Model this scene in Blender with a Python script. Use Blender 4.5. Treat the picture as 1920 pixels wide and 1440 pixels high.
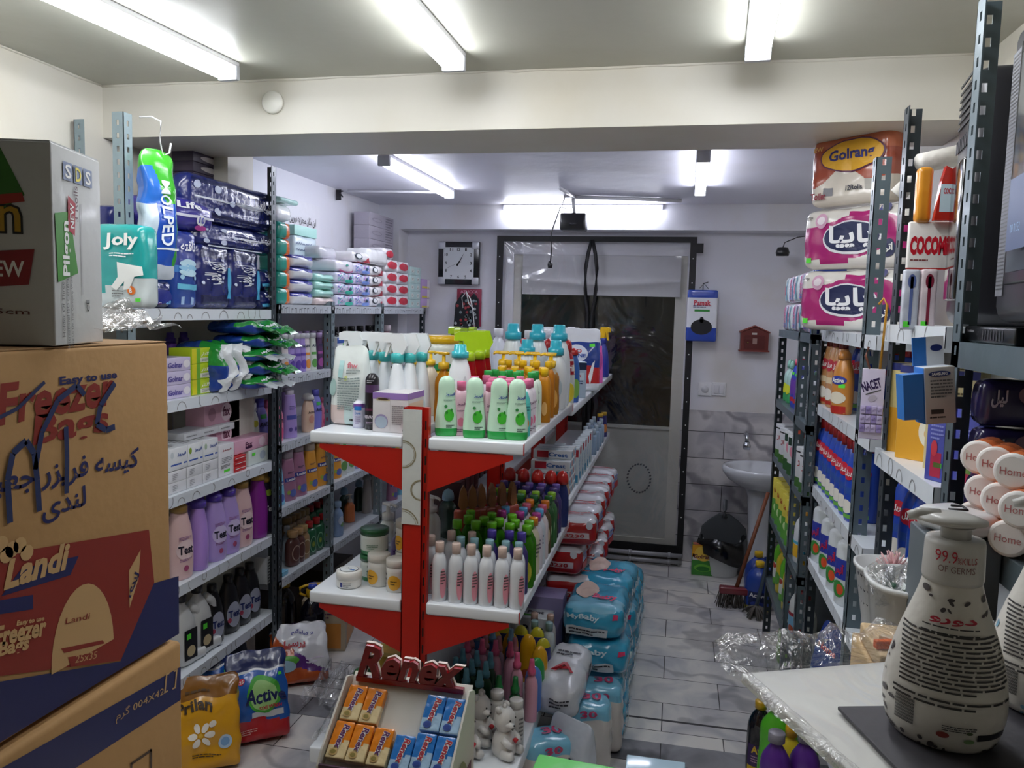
import bpy, math, random
from mathutils import Vector, Matrix, noise
for o in list(bpy.data.objects): bpy.data.objects.remove(o)
SC = bpy.context.scene; COL = SC.collection
rnd = random.Random(7); R = math.radians; PI = math.pi

# ---------------------------------------------------------------- camera
FPX = 1490.0                      # focal length in pixels of a 1920 px wide frame
_y = Vector((315, 130, -FPX)).normalized()
_x = Vector((7260, -325, FPX)); _x = (_x - _y * _x.dot(_y)).normalized()
_z = _x.cross(_y)
W2C = Matrix((( _x.x, _y.x, _z.x), (_x.y, _y.y, _z.y), (_x.z, _y.z, _z.z)))
C2W = W2C.transposed()
CAMZ = 1.6
cd = bpy.data.cameras.new('camera'); cam = bpy.data.objects.new('camera', cd); COL.objects.link(cam)
cd.sensor_width = 36.0; cd.lens = 36.0 * FPX / 1920.0; cd.clip_start = .05
cam.matrix_world = Matrix.Translation((0, 0, CAMZ)) @ C2W.to_4x4()
SC.camera = cam
def ray(px, py): return C2W @ Vector(((px - 960) / FPX, (720 - py) / FPX, -1))
def PZ(px, py, z): d = ray(px, py); k = (z - CAMZ) / d.z; return d.x * k, d.y * k
def PY(px, py, Y): d = ray(px, py); k = Y / d.y; return d.x * k, CAMZ + d.z * k
def PX(px, py, X): d = ray(px, py); k = X / d.x; return d.y * k, CAMZ + d.z * k
def YX(px, X, z):                 # depth of the point of the line (X, ., z) seen in column px
    a = (px - 960) / FPX; r0, r2 = W2C[0], W2C[2]
    b0 = r0[0] * X + r0[2] * (z - CAMZ); b2 = r2[0] * X + r2[2] * (z - CAMZ)
    return -(b0 + a * b2) / (r0[1] + a * r2[1])

# ---------------------------------------------------------------- render look and world
vs = SC.view_settings; vs.view_transform = 'Standard'; vs.look = 'None'; vs.gamma = 1; vs.use_curve_mapping = False
vs.exposure = 0.75
SC.render.engine = 'CYCLES'
SC.cycles.use_denoising = True; SC.cycles.max_bounces = 7; SC.cycles.diffuse_bounces = 4; SC.cycles.glossy_bounces = 3
SC.cycles.transparent_max_bounces = 10; SC.cycles.sample_clamp_indirect = 4; SC.cycles.caustics_reflective = False; SC.cycles.caustics_refractive = False
wd = bpy.data.worlds.new('night'); SC.world = wd; wd.use_nodes = True
wd.node_tree.nodes['Background'].inputs[0].default_value = (.012, .014, .02, 1)
wd.node_tree.nodes['Background'].inputs[1].default_value = .5
TUBE_FRONT, TUBE_BACK = 17.0, 17.0         # emission of the fluorescent diffusers

# ---------------------------------------------------------------- materials
def lin(h):
    h = h.lstrip('#'); c = [int(h[i:i + 2], 16) / 255 for i in (0, 2, 4)]
    return tuple([(v / 12.92 if v <= .04045 else ((v + .055) / 1.055) ** 2.4) for v in c] + [1])
MC = {}
def M(h, rough=.4, metal=0, bump=0, bs=30, coat=0, var=.04, spec=.5, emit=0, trans=0, name=None):
    k = (h, rough, metal, bump, bs, coat, var, spec, emit, trans)
    if k in MC: return MC[k]
    m = bpy.data.materials.new(name or 'surface_' + h.strip('#')); m.use_nodes = True; MC[k] = m
    nt = m.node_tree; N = nt.nodes; L = nt.links; b = N['Principled BSDF']
    c = lin(h); b.inputs['Base Color'].default_value = c; b.inputs['Roughness'].default_value = rough
    b.inputs['Metallic'].default_value = metal; b.inputs['Specular IOR Level'].default_value = spec
    if coat: b.inputs['Coat Weight'].default_value = coat; b.inputs['Coat Roughness'].default_value = .12
    if trans: b.inputs['Transmission Weight'].default_value = trans; b.inputs['IOR'].default_value = 1.3
    if emit: b.inputs['Emission Color'].default_value = c; b.inputs['Emission Strength'].default_value = emit
    if var or bump:
        tc = N.new('ShaderNodeTexCoord'); nz = N.new('ShaderNodeTexNoise'); nz.inputs['Scale'].default_value = bs; nz.inputs['Detail'].default_value = 2
        L.new(tc.outputs['Object'], nz.inputs['Vector'])
        if var:
            mx = N.new('ShaderNodeMix'); mx.data_type = 'RGBA'
            mx.inputs['A'].default_value = tuple([v * (1 - var) for v in c[:3]] + [1]); mx.inputs['B'].default_value = tuple([min(1, v * (1 + var)) for v in c[:3]] + [1])
            L.new(nz.outputs['Fac'], mx.inputs['Factor']); L.new(mx.outputs['Result'], b.inputs['Base Color'])
        if bump:
            bp = N.new('ShaderNodeBump'); bp.inputs['Strength'].default_value = bump; bp.inputs['Distance'].default_value = .02
            L.new(nz.outputs['Fac'], bp.inputs['Height']); L.new(bp.outputs['Normal'], b.inputs['Normal'])
    return m
def foil(h, bump=.35, bs=14): return M(h, .22, 0, bump, bs, .5, .05)      # printed plastic film
def card(h): return M(h, .5, 0, .03, 60, .15, .03)                          # printed card
def plas(h, rough=.28): return M(h, rough, 0, 0, 20, .25, .03)
def ink(h): return M(h, .4, 0, 0, 20, 0, 0)
WHT = ink('f2f2f0'); BLK = ink('17171c'); NAVY = ink('1c2a78'); GRN = ink('3fae3a'); RED = ink('c2182b'); GREY = ink('8a8a8c'); TAG = ink('5be23c')

def film(name='clear_plastic_film', gl=.14, bs=9, tint='ffffff', mixb=.0):
    if name in MC: return MC[name]
    m = bpy.data.materials.new(name); m.use_nodes = True; MC[name] = m; nt = m.node_tree; N = nt.nodes; L = nt.links
    N.remove(N['Principled BSDF']); out = N['Material Output']
    tr = N.new('ShaderNodeBsdfTransparent'); tr.inputs[0].default_value = lin(tint); g = N.new('ShaderNodeBsdfGlossy'); g.inputs['Roughness'].default_value = .12
    df = N.new('ShaderNodeBsdfDiffuse'); df.inputs[0].default_value = (.8, .82, .84, 1)
    tc = N.new('ShaderNodeTexCoord'); nz = N.new('ShaderNodeTexNoise'); nz.inputs['Scale'].default_value = bs; nz.inputs['Detail'].default_value = 3; nz.inputs['Distortion'].default_value = 1.5
    L.new(tc.outputs['Object'], nz.inputs['Vector']); bp = N.new('ShaderNodeBump'); bp.inputs['Strength'].default_value = .9; bp.inputs['Distance'].default_value = .03
    L.new(nz.outputs['Fac'], bp.inputs['Height']); L.new(bp.outputs['Normal'], g.inputs['Normal'])
    lw = N.new('ShaderNodeLayerWeight'); lw.inputs[0].default_value = .25; L.new(bp.outputs['Normal'], lw.inputs['Normal'])
    ma = N.new('ShaderNodeMath'); ma.operation = 'MULTIPLY_ADD'; L.new(lw.outputs['Facing'], ma.inputs[0]); ma.inputs[1].default_value = .35; ma.inputs[2].default_value = gl; ma.use_clamp = True
    m1 = N.new('ShaderNodeMixShader'); L.new(ma.outputs[0], m1.inputs[0]); L.new(tr.outputs[0], m1.inputs[1]); L.new(g.outputs[0], m1.inputs[2])
    m2 = N.new('ShaderNodeMixShader'); m2.inputs[0].default_value = mixb; L.new(m1.outputs[0], m2.inputs[1]); L.new(df.outputs[0], m2.inputs[2])
    L.new(m2.outputs[0], out.inputs[0]); return m

# ---------------------------------------------------------------- text (Latin and joined Arabic-script)
AR = {}
for ch, b, n in (('ا', 0xFE8D, 2), ('ب', 0xFE8F, 4), ('ت', 0xFE95, 4), ('ج', 0xFE9D, 4), ('د', 0xFEA9, 2), ('ر', 0xFEAD, 2), ('ز', 0xFEAF, 2), ('س', 0xFEB1, 4), ('ش', 0xFEB5, 4), ('ص', 0xFEB9, 4), ('ع', 0xFEC9, 4),
                 ('ف', 0xFED1, 4), ('ق', 0xFED5, 4), ('ل', 0xFEDD, 4), ('م', 0xFEE1, 4), ('ن', 0xFEE5, 4), ('ه', 0xFEE9, 4), ('و', 0xFEED, 2), ('پ', 0xFB56, 4), ('چ', 0xFB7A, 4), ('ک', 0xFB8E, 4), ('گ', 0xFB92, 4), ('ی', 0xFBFC, 4)):
    AR[ch] = (b, n)
def shape_ar(s):
    if not any(c in AR for c in s): return s
    out = []
    for w in s.split(' '):
        r = []
        for i, c in enumerate(w):
            if c not in AR: r.append(c); continue
            b, n = AR[c]; pj = i > 0 and w[i - 1] in AR and AR[w[i - 1]][1] == 4; nj = n == 4 and i < len(w) - 1 and w[i + 1] in AR
            r.append(chr(b + (3 if pj and nj else 2 if nj else 1 if pj else 0)))
        out.append(''.join(reversed(r)))
    return ' '.join(reversed(out))
TC = {}
def text2d(s, bold=.02, shear=0):
    k = (s, bold, shear)
    if k in TC: return TC[k]
    c = bpy.data.curves.new('lettering', 'FONT'); c.body = shape_ar(s); c.resolution_u = 2; c.offset = bold; c.shear = shear
    o = bpy.data.objects.new('lettering', c); COL.objects.link(o); bpy.context.view_layer.update()
    me = bpy.data.meshes.new_from_object(o.evaluated_get(bpy.context.evaluated_depsgraph_get()))
    v = [(p.co.x, p.co.y) for p in me.vertices]; f = [tuple(p.vertices) for p in me.polygons]
    bpy.data.objects.remove(o); bpy.data.curves.remove(c); bpy.data.meshes.remove(me)
    if v:
        x0 = min(p[0] for p in v); x1 = max(p[0] for p in v); y0 = min(p[1] for p in v); y1 = max(p[1] for p in v)
        v = [((p[0] - x0) / (x1 - x0 or 1) - .5, (p[1] - y0) / (y1 - y0 or 1) - .5) for p in v]
    TC[k] = (v, f); return TC[k]

# ---------------------------------------------------------------- mesh gathering
class G:
    def __init__(s): s.V = []; s.F = []; s.I = []; s.S = []; s.mats = []; s.D = None; s.T = None
    def mi(s, m):
        if m not in s.mats: s.mats.append(m)
        return s.mats.index(m)
    def add(s, vs, fs, m, sm=False):
        b = len(s.V)
        for p in vs:
            if s.D: p = s.D(*p)
            if s.T: p = s.T @ Vector(p)
            s.V.append(tuple(p))
        if callable(m):
            for f in fs:
                c = [sum(vs[i][k] for i in f) / len(f) for k in range(3)]; s.F.append([b + i for i in f]); s.I.append(s.mi(m(*c))); s.S.append(sm)
        else:
            k = s.mi(m)
            for f in fs: s.F.append([b + i for i in f]); s.I.append(k); s.S.append(sm)
        return s
    def box(s, x0, x1, y0, y1, z0, z1, m):
        return s.add([(x0, y0, z0), (x1, y0, z0), (x1, y1, z0), (x0, y1, z0), (x0, y0, z1), (x1, y0, z1), (x1, y1, z1), (x0, y1, z1)],
                     [(0, 3, 2, 1), (4, 5, 6, 7), (0, 1, 5, 4), (1, 2, 6, 5), (2, 3, 7, 6), (3, 0, 4, 7)], m)
    def rbox(s, w, d, h, r, m, n=1, c=(0, 0), z=0):
        r = min(r, w / 2.01, d / 2.01, h / 2.01); H = (w / 2, d / 2, h / 2)
        def ax(a):
            t = [-a, -a + .45 * r, -a + r]; k = n
            t += [-a + r + (2 * a - 2 * r) * (i + 1) / k for i in range(k - 1)]
            return t + [a - r, a - .45 * r, a]
        A = [ax(v) for v in H]; idx = {}; vs = []; fs = []
        def P(x, y, q):
            k = (round(x, 6), round(y, 6), round(q, 6))
            if k not in idx:
                p = Vector((x, y, q)); cc = Vector([max(-H[i] + r, min(H[i] - r, p[i])) for i in range(3)]); dd = p - cc
                p = cc + dd.normalized() * r if dd.length > 1e-9 else p
                idx[k] = len(vs); vs.append((p.x + c[0], p.y + c[1], p.z + h / 2 + z))
            return idx[k]
        for k in range(3):
            u, v = (k + 1) % 3, (k + 2) % 3
            for sg in (-1, 1):
                for i in range(len(A[u]) - 1):
                    for j in range(len(A[v]) - 1):
                        q = []
                        for a, b in ((i, j), (i + 1, j), (i + 1, j + 1), (i, j + 1)):
                            p = [0, 0, 0]; p[k] = sg * H[k]; p[u] = A[u][a]; p[v] = A[v][b]; q.append(P(*p))
                        fs.append(q if sg > 0 else q[::-1])
        return s.add(vs, fs, m, True)
    def lathe(s, prof, m, sx=1, sy=1, n=20, e=2.0, c=(0, 0), z=0, cap=True, sm=True):
        vs = []; fs = []
        for r, h in prof:
            for i in range(n):
                a = 2 * PI * i / n; ca, sa = math.cos(a), math.sin(a)
                x = math.copysign(abs(ca) ** (2 / e), ca) * r * sx; y = math.copysign(abs(sa) ** (2 / e), sa) * r * sy
                vs.append((x + c[0], y + c[1], h + z))
        for k in range(len(prof) - 1):
            for i in range(n):
                j = (i + 1) % n; fs.append((k * n + i, k * n + j, (k + 1) * n + j, (k + 1) * n + i))
        if cap: fs.append(tuple(range(n))[::-1]); fs.append(tuple((len(prof) - 1) * n + i for i in range(n)))
        return s.add(vs, fs, m, sm)
    def tube(s, pts, r, m, n=8, sm=True):
        pts = [Vector(p) for p in pts]; vs = []; fs = []
        for i, p in enumerate(pts):
            t = (pts[min(i + 1, len(pts) - 1)] - pts[max(i - 1, 0)]).normalized()
            a = t.cross(Vector((0, 0, 1))); a = a.normalized() if a.length > .05 else Vector((1, 0, 0)); b = t.cross(a)
            rr = r[i] if isinstance(r, (list, tuple)) else r
            for k in range(n): q = p + a * math.cos(2 * PI * k / n) * rr + b * math.sin(2 * PI * k / n) * rr; vs.append(tuple(q))
        for i in range(len(pts) - 1):
            for k in range(n): j = (k + 1) % n; fs.append((i * n + k, i * n + j, (i + 1) * n + j, (i + 1) * n + k))
        fs.append(tuple(range(n))[::-1]); fs.append(tuple((len(pts) - 1) * n + k for k in range(n)))
        return s.add(vs, fs, m, sm)
    def ext(s, o2, y0, y1, m, ax='y'):            # prism of an outline in (x, z) pushed along y (or (y, z) along x)
        n = len(o2)
        f = (lambda a, b, q: (a, q, b)) if ax == 'y' else ((lambda a, b, q: (q, a, b)) if ax == 'x' else (lambda a, b, q: (a, b, q)))
        vs = [f(a, b, y0) for a, b in o2] + [f(a, b, y1) for a, b in o2]
        return s.add(vs, [tuple(range(n)), tuple(range(n, 2 * n))[::-1]] + [(i, i + n, (i + 1) % n + n, (i + 1) % n) for i in range(n)], m)
    # prints: shapes laid on a surface frame (o, ux, uz)
    def grid(s, fr, u0, u1, v0, v1, m, nu=6, nv=4, slant=0):
        o, ux, uz = fr; vs = []; fs = []
        for j in range(nv + 1):
            for i in range(nu + 1):
                v = v0 + (v1 - v0) * j / nv; u = u0 + (u1 - u0) * i / nu + slant * (v - v0); vs.append(tuple(o + ux * u + uz * v))
        for j in range(nv):
            for i in range(nu): a = j * (nu + 1) + i; fs.append((a, a + 1, a + nu + 2, a + nu + 1))
        return s.add(vs, fs, m)
    def ell(s, fr, u, v, w, h, m, n=24, rings=4, rot=0):
        o, ux, uz = fr; vs = [tuple(o + ux * u + uz * v)]; fs = []; cr, sr = math.cos(rot), math.sin(rot)
        for k in range(1, rings + 1):
            for i in range(n):
                a = 2 * PI * i / n; p, q = math.cos(a) * w / 2 * k / rings, math.sin(a) * h / 2 * k / rings
                vs.append(tuple(o + ux * (u + p * cr - q * sr) + uz * (v + p * sr + q * cr)))
        for i in range(n): fs.append((0, 1 + i, 1 + (i + 1) % n))
        for k in range(rings - 1):
            for i in range(n): a = 1 + k * n; fs.append((a + i, a + n + i, a + n + (i + 1) % n, a + (i + 1) % n))
        return s.add(vs, fs, m)
    def poly(s, fr, pts, m): o, ux, uz = fr; return s.add([tuple(o + ux * a + uz * b) for a, b in pts], [tuple(range(len(pts)))], m)
    def text(s, fr, t, u, v, w, h, m, bold=.02, shear=0, rot=0):
        o, ux, uz = fr; V2, F2 = text2d(t, bold, shear); cr, sr = math.cos(rot), math.sin(rot)
        return s.add([tuple(o + ux * (u + a * w * cr - b * h * sr) + uz * (v + a * w * sr + b * h * cr)) for a, b in V2], F2, m)
    def lines(s, fr, u, v, w, h, n, m, ar=False, fill=.45):          # small print: rows of broken dashes
        rr = random.Random(n * 7 + 1); dh = h / n
        for k in range(n):
            x = u - w / 2; y = v + h / 2 - (k + .5) * dh; end = u + w / 2 * (1 if k < n - 1 else .4)
            while x < end - w * .05:
                l = min(w * rr.uniform(.08, .2), end - x); s.grid(fr, x, x + l, y - dh * fill / 2, y + dh * fill / 2, m, 2, 1); x += l + w * .02
        return s
    def obj(s, name, parent=None, loc=None):
        me = bpy.data.meshes.new(name); me.from_pydata(s.V, [], s.F)
        for m in s.mats: me.materials.append(m)
        me.polygons.foreach_set('material_index', s.I); me.polygons.foreach_set('use_smooth', s.S); me.update()
        o = bpy.data.objects.new(name, me); COL.objects.link(o)
        if parent: o.parent = parent
        if loc: o.location = loc
        return o
V3 = Vector
def FR(w, d, h, e=.0006):
    return dict(F=(V3((0, -d / 2 - e, h / 2)), V3((1, 0, 0)), V3((0, 0, 1))), B=(V3((0, d / 2 + e, h / 2)), V3((-1, 0, 0)), V3((0, 0, 1))),
                R=(V3((w / 2 + e, 0, h / 2)), V3((0, 1, 0)), V3((0, 0, 1))), L=(V3((-w / 2 - e, 0, h / 2)), V3((0, -1, 0)), V3((0, 0, 1))),
                T=(V3((0, 0, h + e)), V3((1, 0, 0)), V3((0, 1, 0))))
# prints: list of (face, kind, u, v, w, h, colour[, extra]) with u, v, w, h as fractions of that face
def do_prints(g, fr, dims, prints):
    for p in prints:
        fc, kd, u, v, w, h, col = p[:7]; ex = p[7] if len(p) > 7 else None
        fw, fh = dims[fc]; m = col if not isinstance(col, str) else ink(col); F = fr[fc]
        if p[-1] == 'up' : F = (F[0] + (F[1].cross(F[2])) * .0006, F[1], F[2])
        lift = {'t': 1.6, 'e': .5, 'r': 0, 'l': 1, 'p': .5, 'c': .8}[kd[0]] * .0006 * getattr(g, 'lift', 1)
        F = (F[0] + F[1].cross(F[2]) * lift, F[1], F[2])
        if kd == 'r': g.grid(F, (u - w / 2) * fw, (u + w / 2) * fw, (v - h / 2) * fh, (v + h / 2) * fh, m)
        elif kd == 'e': g.ell(F, u * fw, v * fh, w * fw, h * fh, m, rot=ex if isinstance(ex, (int, float)) else 0)
        elif kd == 'e2': F = (F[0] + F[1].cross(F[2]) * .0003 * getattr(g, 'lift', 1), F[1], F[2]); g.ell(F, u * fw, v * fh, w * fw, h * fh, m)
        elif kd == 'l': g.lines(F, u * fw, v * fh, w * fw, h * fh, int(ex or 4), m)
        elif kd[0] == 't':
            rot = {'t': 0, 'tv': PI / 2, 'td': -PI / 2, 'ts': .15, 'tn': 0}[kd]
            if kd in ('tv', 'td'): g.text(F, ex, u * fw, v * fh, h * fh, w * fw, m, rot=rot)
            else: g.text(F, ex, u * fw, v * fh, w * fw, h * fh, m, bold=.0 if kd == 'tn' else .03, rot=rot)
        elif kd == 'p': g.poly(F, [((u + a * w) * fw, (v + b * h) * fh) for a, b in ex], m)

# ---------------------------------------------------------------- things
def tag(o, label=None, cat=None, group=None, kind=None):
    if label: o['label'] = label
    if cat: o['category'] = cat
    if group: o['group'] = group
    if kind: o['kind'] = kind
    return o
def thing(name, label, cat, loc=(0, 0, 0), rz=0, group=None):
    o = bpy.data.objects.new(name, None); o.empty_display_size = .05; COL.objects.link(o); o.location = loc; o.rotation_euler = (0, 0, rz); return tag(o, label, cat, group)
def kids(o): return [c for c in KID.get(o.name, [])]
KID = {}
def reg(parent, *ch): KID.setdefault(parent.name, []).extend(ch); return parent
def dup(o, parent=None):
    c = o.copy(); COL.objects.link(c); c.parent = parent
    for k in KID.get(o.name, []): KID.setdefault(c.name, []).append(dup(k, c))
    return c
ORD = 'first second third fourth fifth sixth seventh eighth ninth tenth eleventh twelfth thirteenth fourteenth fifteenth sixteenth seventeenth eighteenth nineteenth twentieth'.split()
PROTO = {}
def use(key, x, y, z, rz, label, group=None, cat=None, tilt=None, s=None):
    mk = PROTO[key]
    if not mk.get('o'): o = mk['o'] = mk['f'](); first = True
    else: first = False; o = mk['o']
    if not first: o = dup(o)
    o.location = (x, y, z); o.rotation_euler = (tilt[0] if tilt else 0, tilt[1] if tilt else 0, rz)
    if s: o.scale = (s, s, s) if isinstance(s, (int, float)) else s
    o['label'] = label; o['category'] = cat or mk['cat']
    if group: o['group'] = group
    elif 'group' in o: del o['group']
    return o
def proto(key, cat, f): PROTO[key] = dict(cat=cat, f=f)
def series(key, pts, z, rz, base, where, group, jit=.0, frm='near end', cat=None, s=None):
    """pts in order; each gets its ordinal"""
    n = len(pts)
    for i, p in enumerate(pts):
        od = 'only' if n == 1 else (ORD[i] if i < 20 else 'last')
        lab = base + ' ' + where if n == 1 else '%s, %s from %s %s' % (base, od, frm, where)
        use(key, p[0] + rnd.uniform(-jit, jit), p[1] + rnd.uniform(-jit, jit), p[2] if len(p) > 2 else z, rz + rnd.uniform(-.06, .06) * (jit > 0), lab, group, cat, s=s)

# bottle factory --------------------------------------------------------------------------------
PR = dict(
 straight=[(.9, 0), (1, .02), (1, .78), (.93, .88), (.6, .96), (.42, 1)],
 baby=[(.92, 0), (1, .03), (1, .25), (.9, .42), (.84, .55), (.92, .7), (.9, .82), (.7, .94), (.35, 1)],
 taper=[(.95, 0), (1, .02), (.97, .3), (.85, .65), (.72, .9), (.66, 1)],
 slim=[(.9, 0), (1, .02), (1, .85), (.85, .93), (.45, .97), (.42, 1)],
 soft=[(.86, 0), (.95, .03), (1, .3), (1, .55), (.9, .78), (.66, .93), (.5, 1)],
 soap=[(.9, 0), (1, .03), (.98, .3), (.9, .5), (.95, .68), (.88, .8), (.5, .92), (.34, .96), (.34, 1)],
 spray=[(.85, 0), (1, .03), (1, .3), (.84, .6), (.66, .8), (.4, .93), (.36, 1)],
 round=[(.9, 0), (1, .03), (1, .7), (.95, .8), (.75, .9), (.45, .97), (.42, 1)],
 jug=[(.92, 0), (1, .04), (1, .62), (.9, .78), (.55, .92), (.34, .97), (.34, 1)],
 tube=[(1, 0), (.99, .05), (.95, .35), (.85, .7), (.72, .93), (.7, 1)],
 cone=[(.86, 0), (1, .06), (1, .22), (.85, .55), (.6, .82), (.5, .92), (.48, 1)],
)
def smoothp(pr, k=2):
    for _ in range(k):
        o = [pr[0]]
        for a, b in zip(pr, pr[1:]): o += [(a[0] * .75 + b[0] * .25, a[1] * .75 + b[1] * .25), (a[0] * .25 + b[0] * .75, a[1] * .25 + b[1] * .75)]
        pr = o + [pr[-1]]
    return pr
def bottle(name, W, D, H, prof, body, cap, prints=(), bands=(), e=2.3, handle=None, capname='cap', n=22):
    """cap = (kind, colour, r, h).  Body height H without the cap.  Front is -Y."""
    def mk():
        pr = smoothp(PR[prof] if isinstance(prof, str) else prof, 1); root = thing(name, 'x', 'bottle')
        g = G()
        bm_ = plas(body) if isinstance(body, str) else body
        def mf(x, y, z):
            for z0, z1, m in bands:
                if z0 * H <= z <= z1 * H: return m if not isinstance(m, str) else plas(m)
            return bm_
        ex = sorted(set([b[0] for b in bands] + [b[1] for b in bands])); P2 = []
        for a, b in zip(pr, pr[1:]):
            P2.append(a)
            for q in ex:
                if a[1] < q < b[1]: t = (q - a[1]) / (b[1] - a[1]); P2.append((a[0] + (b[0] - a[0]) * t, q))
        P2.append(pr[-1])
        g.lathe([(r, h * H) for r, h in P2], mf if bands else bm_, W / 2, D / 2, n, e)
        def rad(z):
            t = z / H
            for a, b in zip(P2, P2[1:]):
                if a[1] <= t <= b[1]: return a[0] + (b[0] - a[0]) * ((t - a[1]) / ((b[1] - a[1]) or 1))
            return P2[-1][0]
        def DD(x, y, z):
            k = rad(max(0, min(H, z))); lim = W / 2 * k * .985; x = max(-lim, min(lim, x)); q = min(.999, abs(x) / (W / 2 * k + 1e-6)); off = -(y + D / 2)
            return (x, -(D / 2 * k) * (1 - q ** e) ** (1 / e) - max(off, .0004) - .0004, z)
        if prints:
            g.D = DD; g.lift = 2; do_prints(g, FR(W, D, H), dict(F=(W, H)), prints); g.D = None
        if handle:
            hm = bm_; x = W * .42; g.tube([(x * .55, 0, H * .93), (x * 1.0, 0, H * .95), (x * 1.35, 0, H * .84), (x * 1.35, 0, H * .6), (x * 1.1, 0, H * .45)], W * .1, hm, 8)
        kb = g.obj('body', root); ch = [kb]
        k, col, r, h = cap[:4]; m = plas(col) if isinstance(col, str) else col; c = G()
        if k == 'cyl': c.lathe([(r, 0), (r, h * .92), (r * .9, h)], m, n=16, z=H - .001)
        elif k == 'flat': c.lathe([(1, 0), (1, h * .9), (.93, h)], m, r, r * .75, n=18, e=2.3, z=H - .001)
        elif k == 'dome': c.lathe([(r, 0), (r, h * .35), (r * .9, h * .65), (r * .6, h * .9), (r * .15, h)], m, n=16, z=H - .001)
        elif k == 'step': c.lathe([(r, 0), (r, h * .45), (r * .76, h * .5), (r * .7, h * .95), (r * .6, h)], m, n=16, z=H - .001)
        elif k == 'pump':
            c.lathe([(r, 0), (r, h * .35), (r * .35, h * .42), (r * .33, h * .8)], m, n=14, z=H - .001)
            c.rbox(r * 2.0, r * 1.1, h * .16, h * .07, m, c=(0, 0), z=H + h * .8); c.tube([(r * .5, 0, H + h * .88), (-r * 1.6, 0, H + h * .9), (-r * 2.1, 0, H + h * .82)], r * .22, m, 6)
        elif k == 'trig':                       # trigger sprayer, nozzle towards -X
            c.lathe([(r, 0), (r, h * .3), (r * .7, h * .36)], m, n=14, z=H - .001)
            m2 = plas(cap[4]) if len(cap) > 4 else m
            c.ext([(-r * 2.3, H + h * .72), (-r * 2.3, H + h * .98), (-r * 1.6, H + h * 1.05), (r * .9, H + h * 1.05), (r * 1.5, H + h * .6), (r * .9, H + h * .3), (-r * .5, H + h * .3), (-r * .9, H + h * .72)], -r * .6, r * .6, m2)
            tg = G(); tg.ext([(-r * .9, H + h * .72), (-r * 1.5, H + h * .72), (-r * 1.9, H + h * .2), (-r * 1.7, H + h * .18), (-r * 1.2, H + h * .5)], -r * .35, r * .35, plas(cap[5]) if len(cap) > 5 else m2)
        elif k == 'mist':
            c.lathe([(r, 0), (r, h * .3), (r * .75, h * .35), (r * .6, h * .8), (r * .55, h)], m, n=14, z=H - .001)
        if k != 'none': ch.append(c.obj({'pump': 'pump', 'trig': 'spray_head', 'mist': 'mist_nozzle'}.get(k, capname), root))
        if k == 'trig': reg(ch[-1], tg.obj('trigger', ch[-1]))
        reg(root, *ch); return root
    return mk

# boxed goods -------------------------------------------------------------------------------------
def carton(name, w, d, h, mat, prints=(), faces=None, r=.0015):
    def mk():
        g = G(); root = None
        m0 = card(mat) if isinstance(mat, str) else mat
        if faces:
            fm = {k: (card(v) if isinstance(v, str) else v) for k, v in faces.items()}
            def mf(x, y, z):
                a = [('F', (-y) / (d / 2)), ('B', y / (d / 2)), ('R', x / (w / 2)), ('L', -x / (w / 2)), ('T', (z - h / 2) / (h / 2))]; k = max(a, key=lambda q: q[1])[0]; return fm.get(k, m0)
            g.rbox(w, d, h, r, mf)
        else: g.rbox(w, d, h, r, m0)
        do_prints(g, FR(w, d, h), dict(F=(w, h), B=(w, h), R=(d, h), L=(d, h), T=(w, d)), prints)
        return g.obj(name)
    return mk
def softpack(name, w, d, h, mf, prints=(), r=.03, bulge=.1, wr=.004, seed=1, n=9, tails=None):
    """plump film pack; mf: material or f(u,v,w in -1..1)->material"""
    def mk():
        g = G(); g.lift = 4; r2 = min(r, w * .45, d * .45, h * .45)
        def DD(x, y, z):
            u, v, t = x / (w / 2), y / (d / 2), (z - h / 2) / (h / 2); c = lambda q: max(0, 1 - q * q)
            nz = noise.noise_vector(V3((x * 22 + seed, y * 22, z * 22))) * wr
            return (x * (1 + bulge * .5 * c(v) * c(t)) + nz.x, y * (1 + bulge * c(u) * c(t)) + nz.y, h / 2 + (z - h / 2) * (1 + bulge * .4 * c(u) * c(v) * (1 if z > h / 2 else 0)) + nz.z * (1 if z > .02 else 0))
        g.D = DD
        g.rbox(w, d, h, r2, (lambda x, y, z: mf(x / (w / 2), y / (d / 2), (z - h / 2) / (h / 2))) if callable(mf) else mf, n)
        do_prints(g, FR(w, d, h, .0015), dict(F=(w, h), B=(w, h), R=(d, h), L=(d, h), T=(w, d)), prints)
        g.D = None
        if tails: g.ext([(-w * .35, h * .98), (w * .35, h * .98), (w * .45, h * 1.16), (-w * .42, h * 1.14)], -.002, .002, tails)
        return g.obj(name)
    return mk
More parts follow.
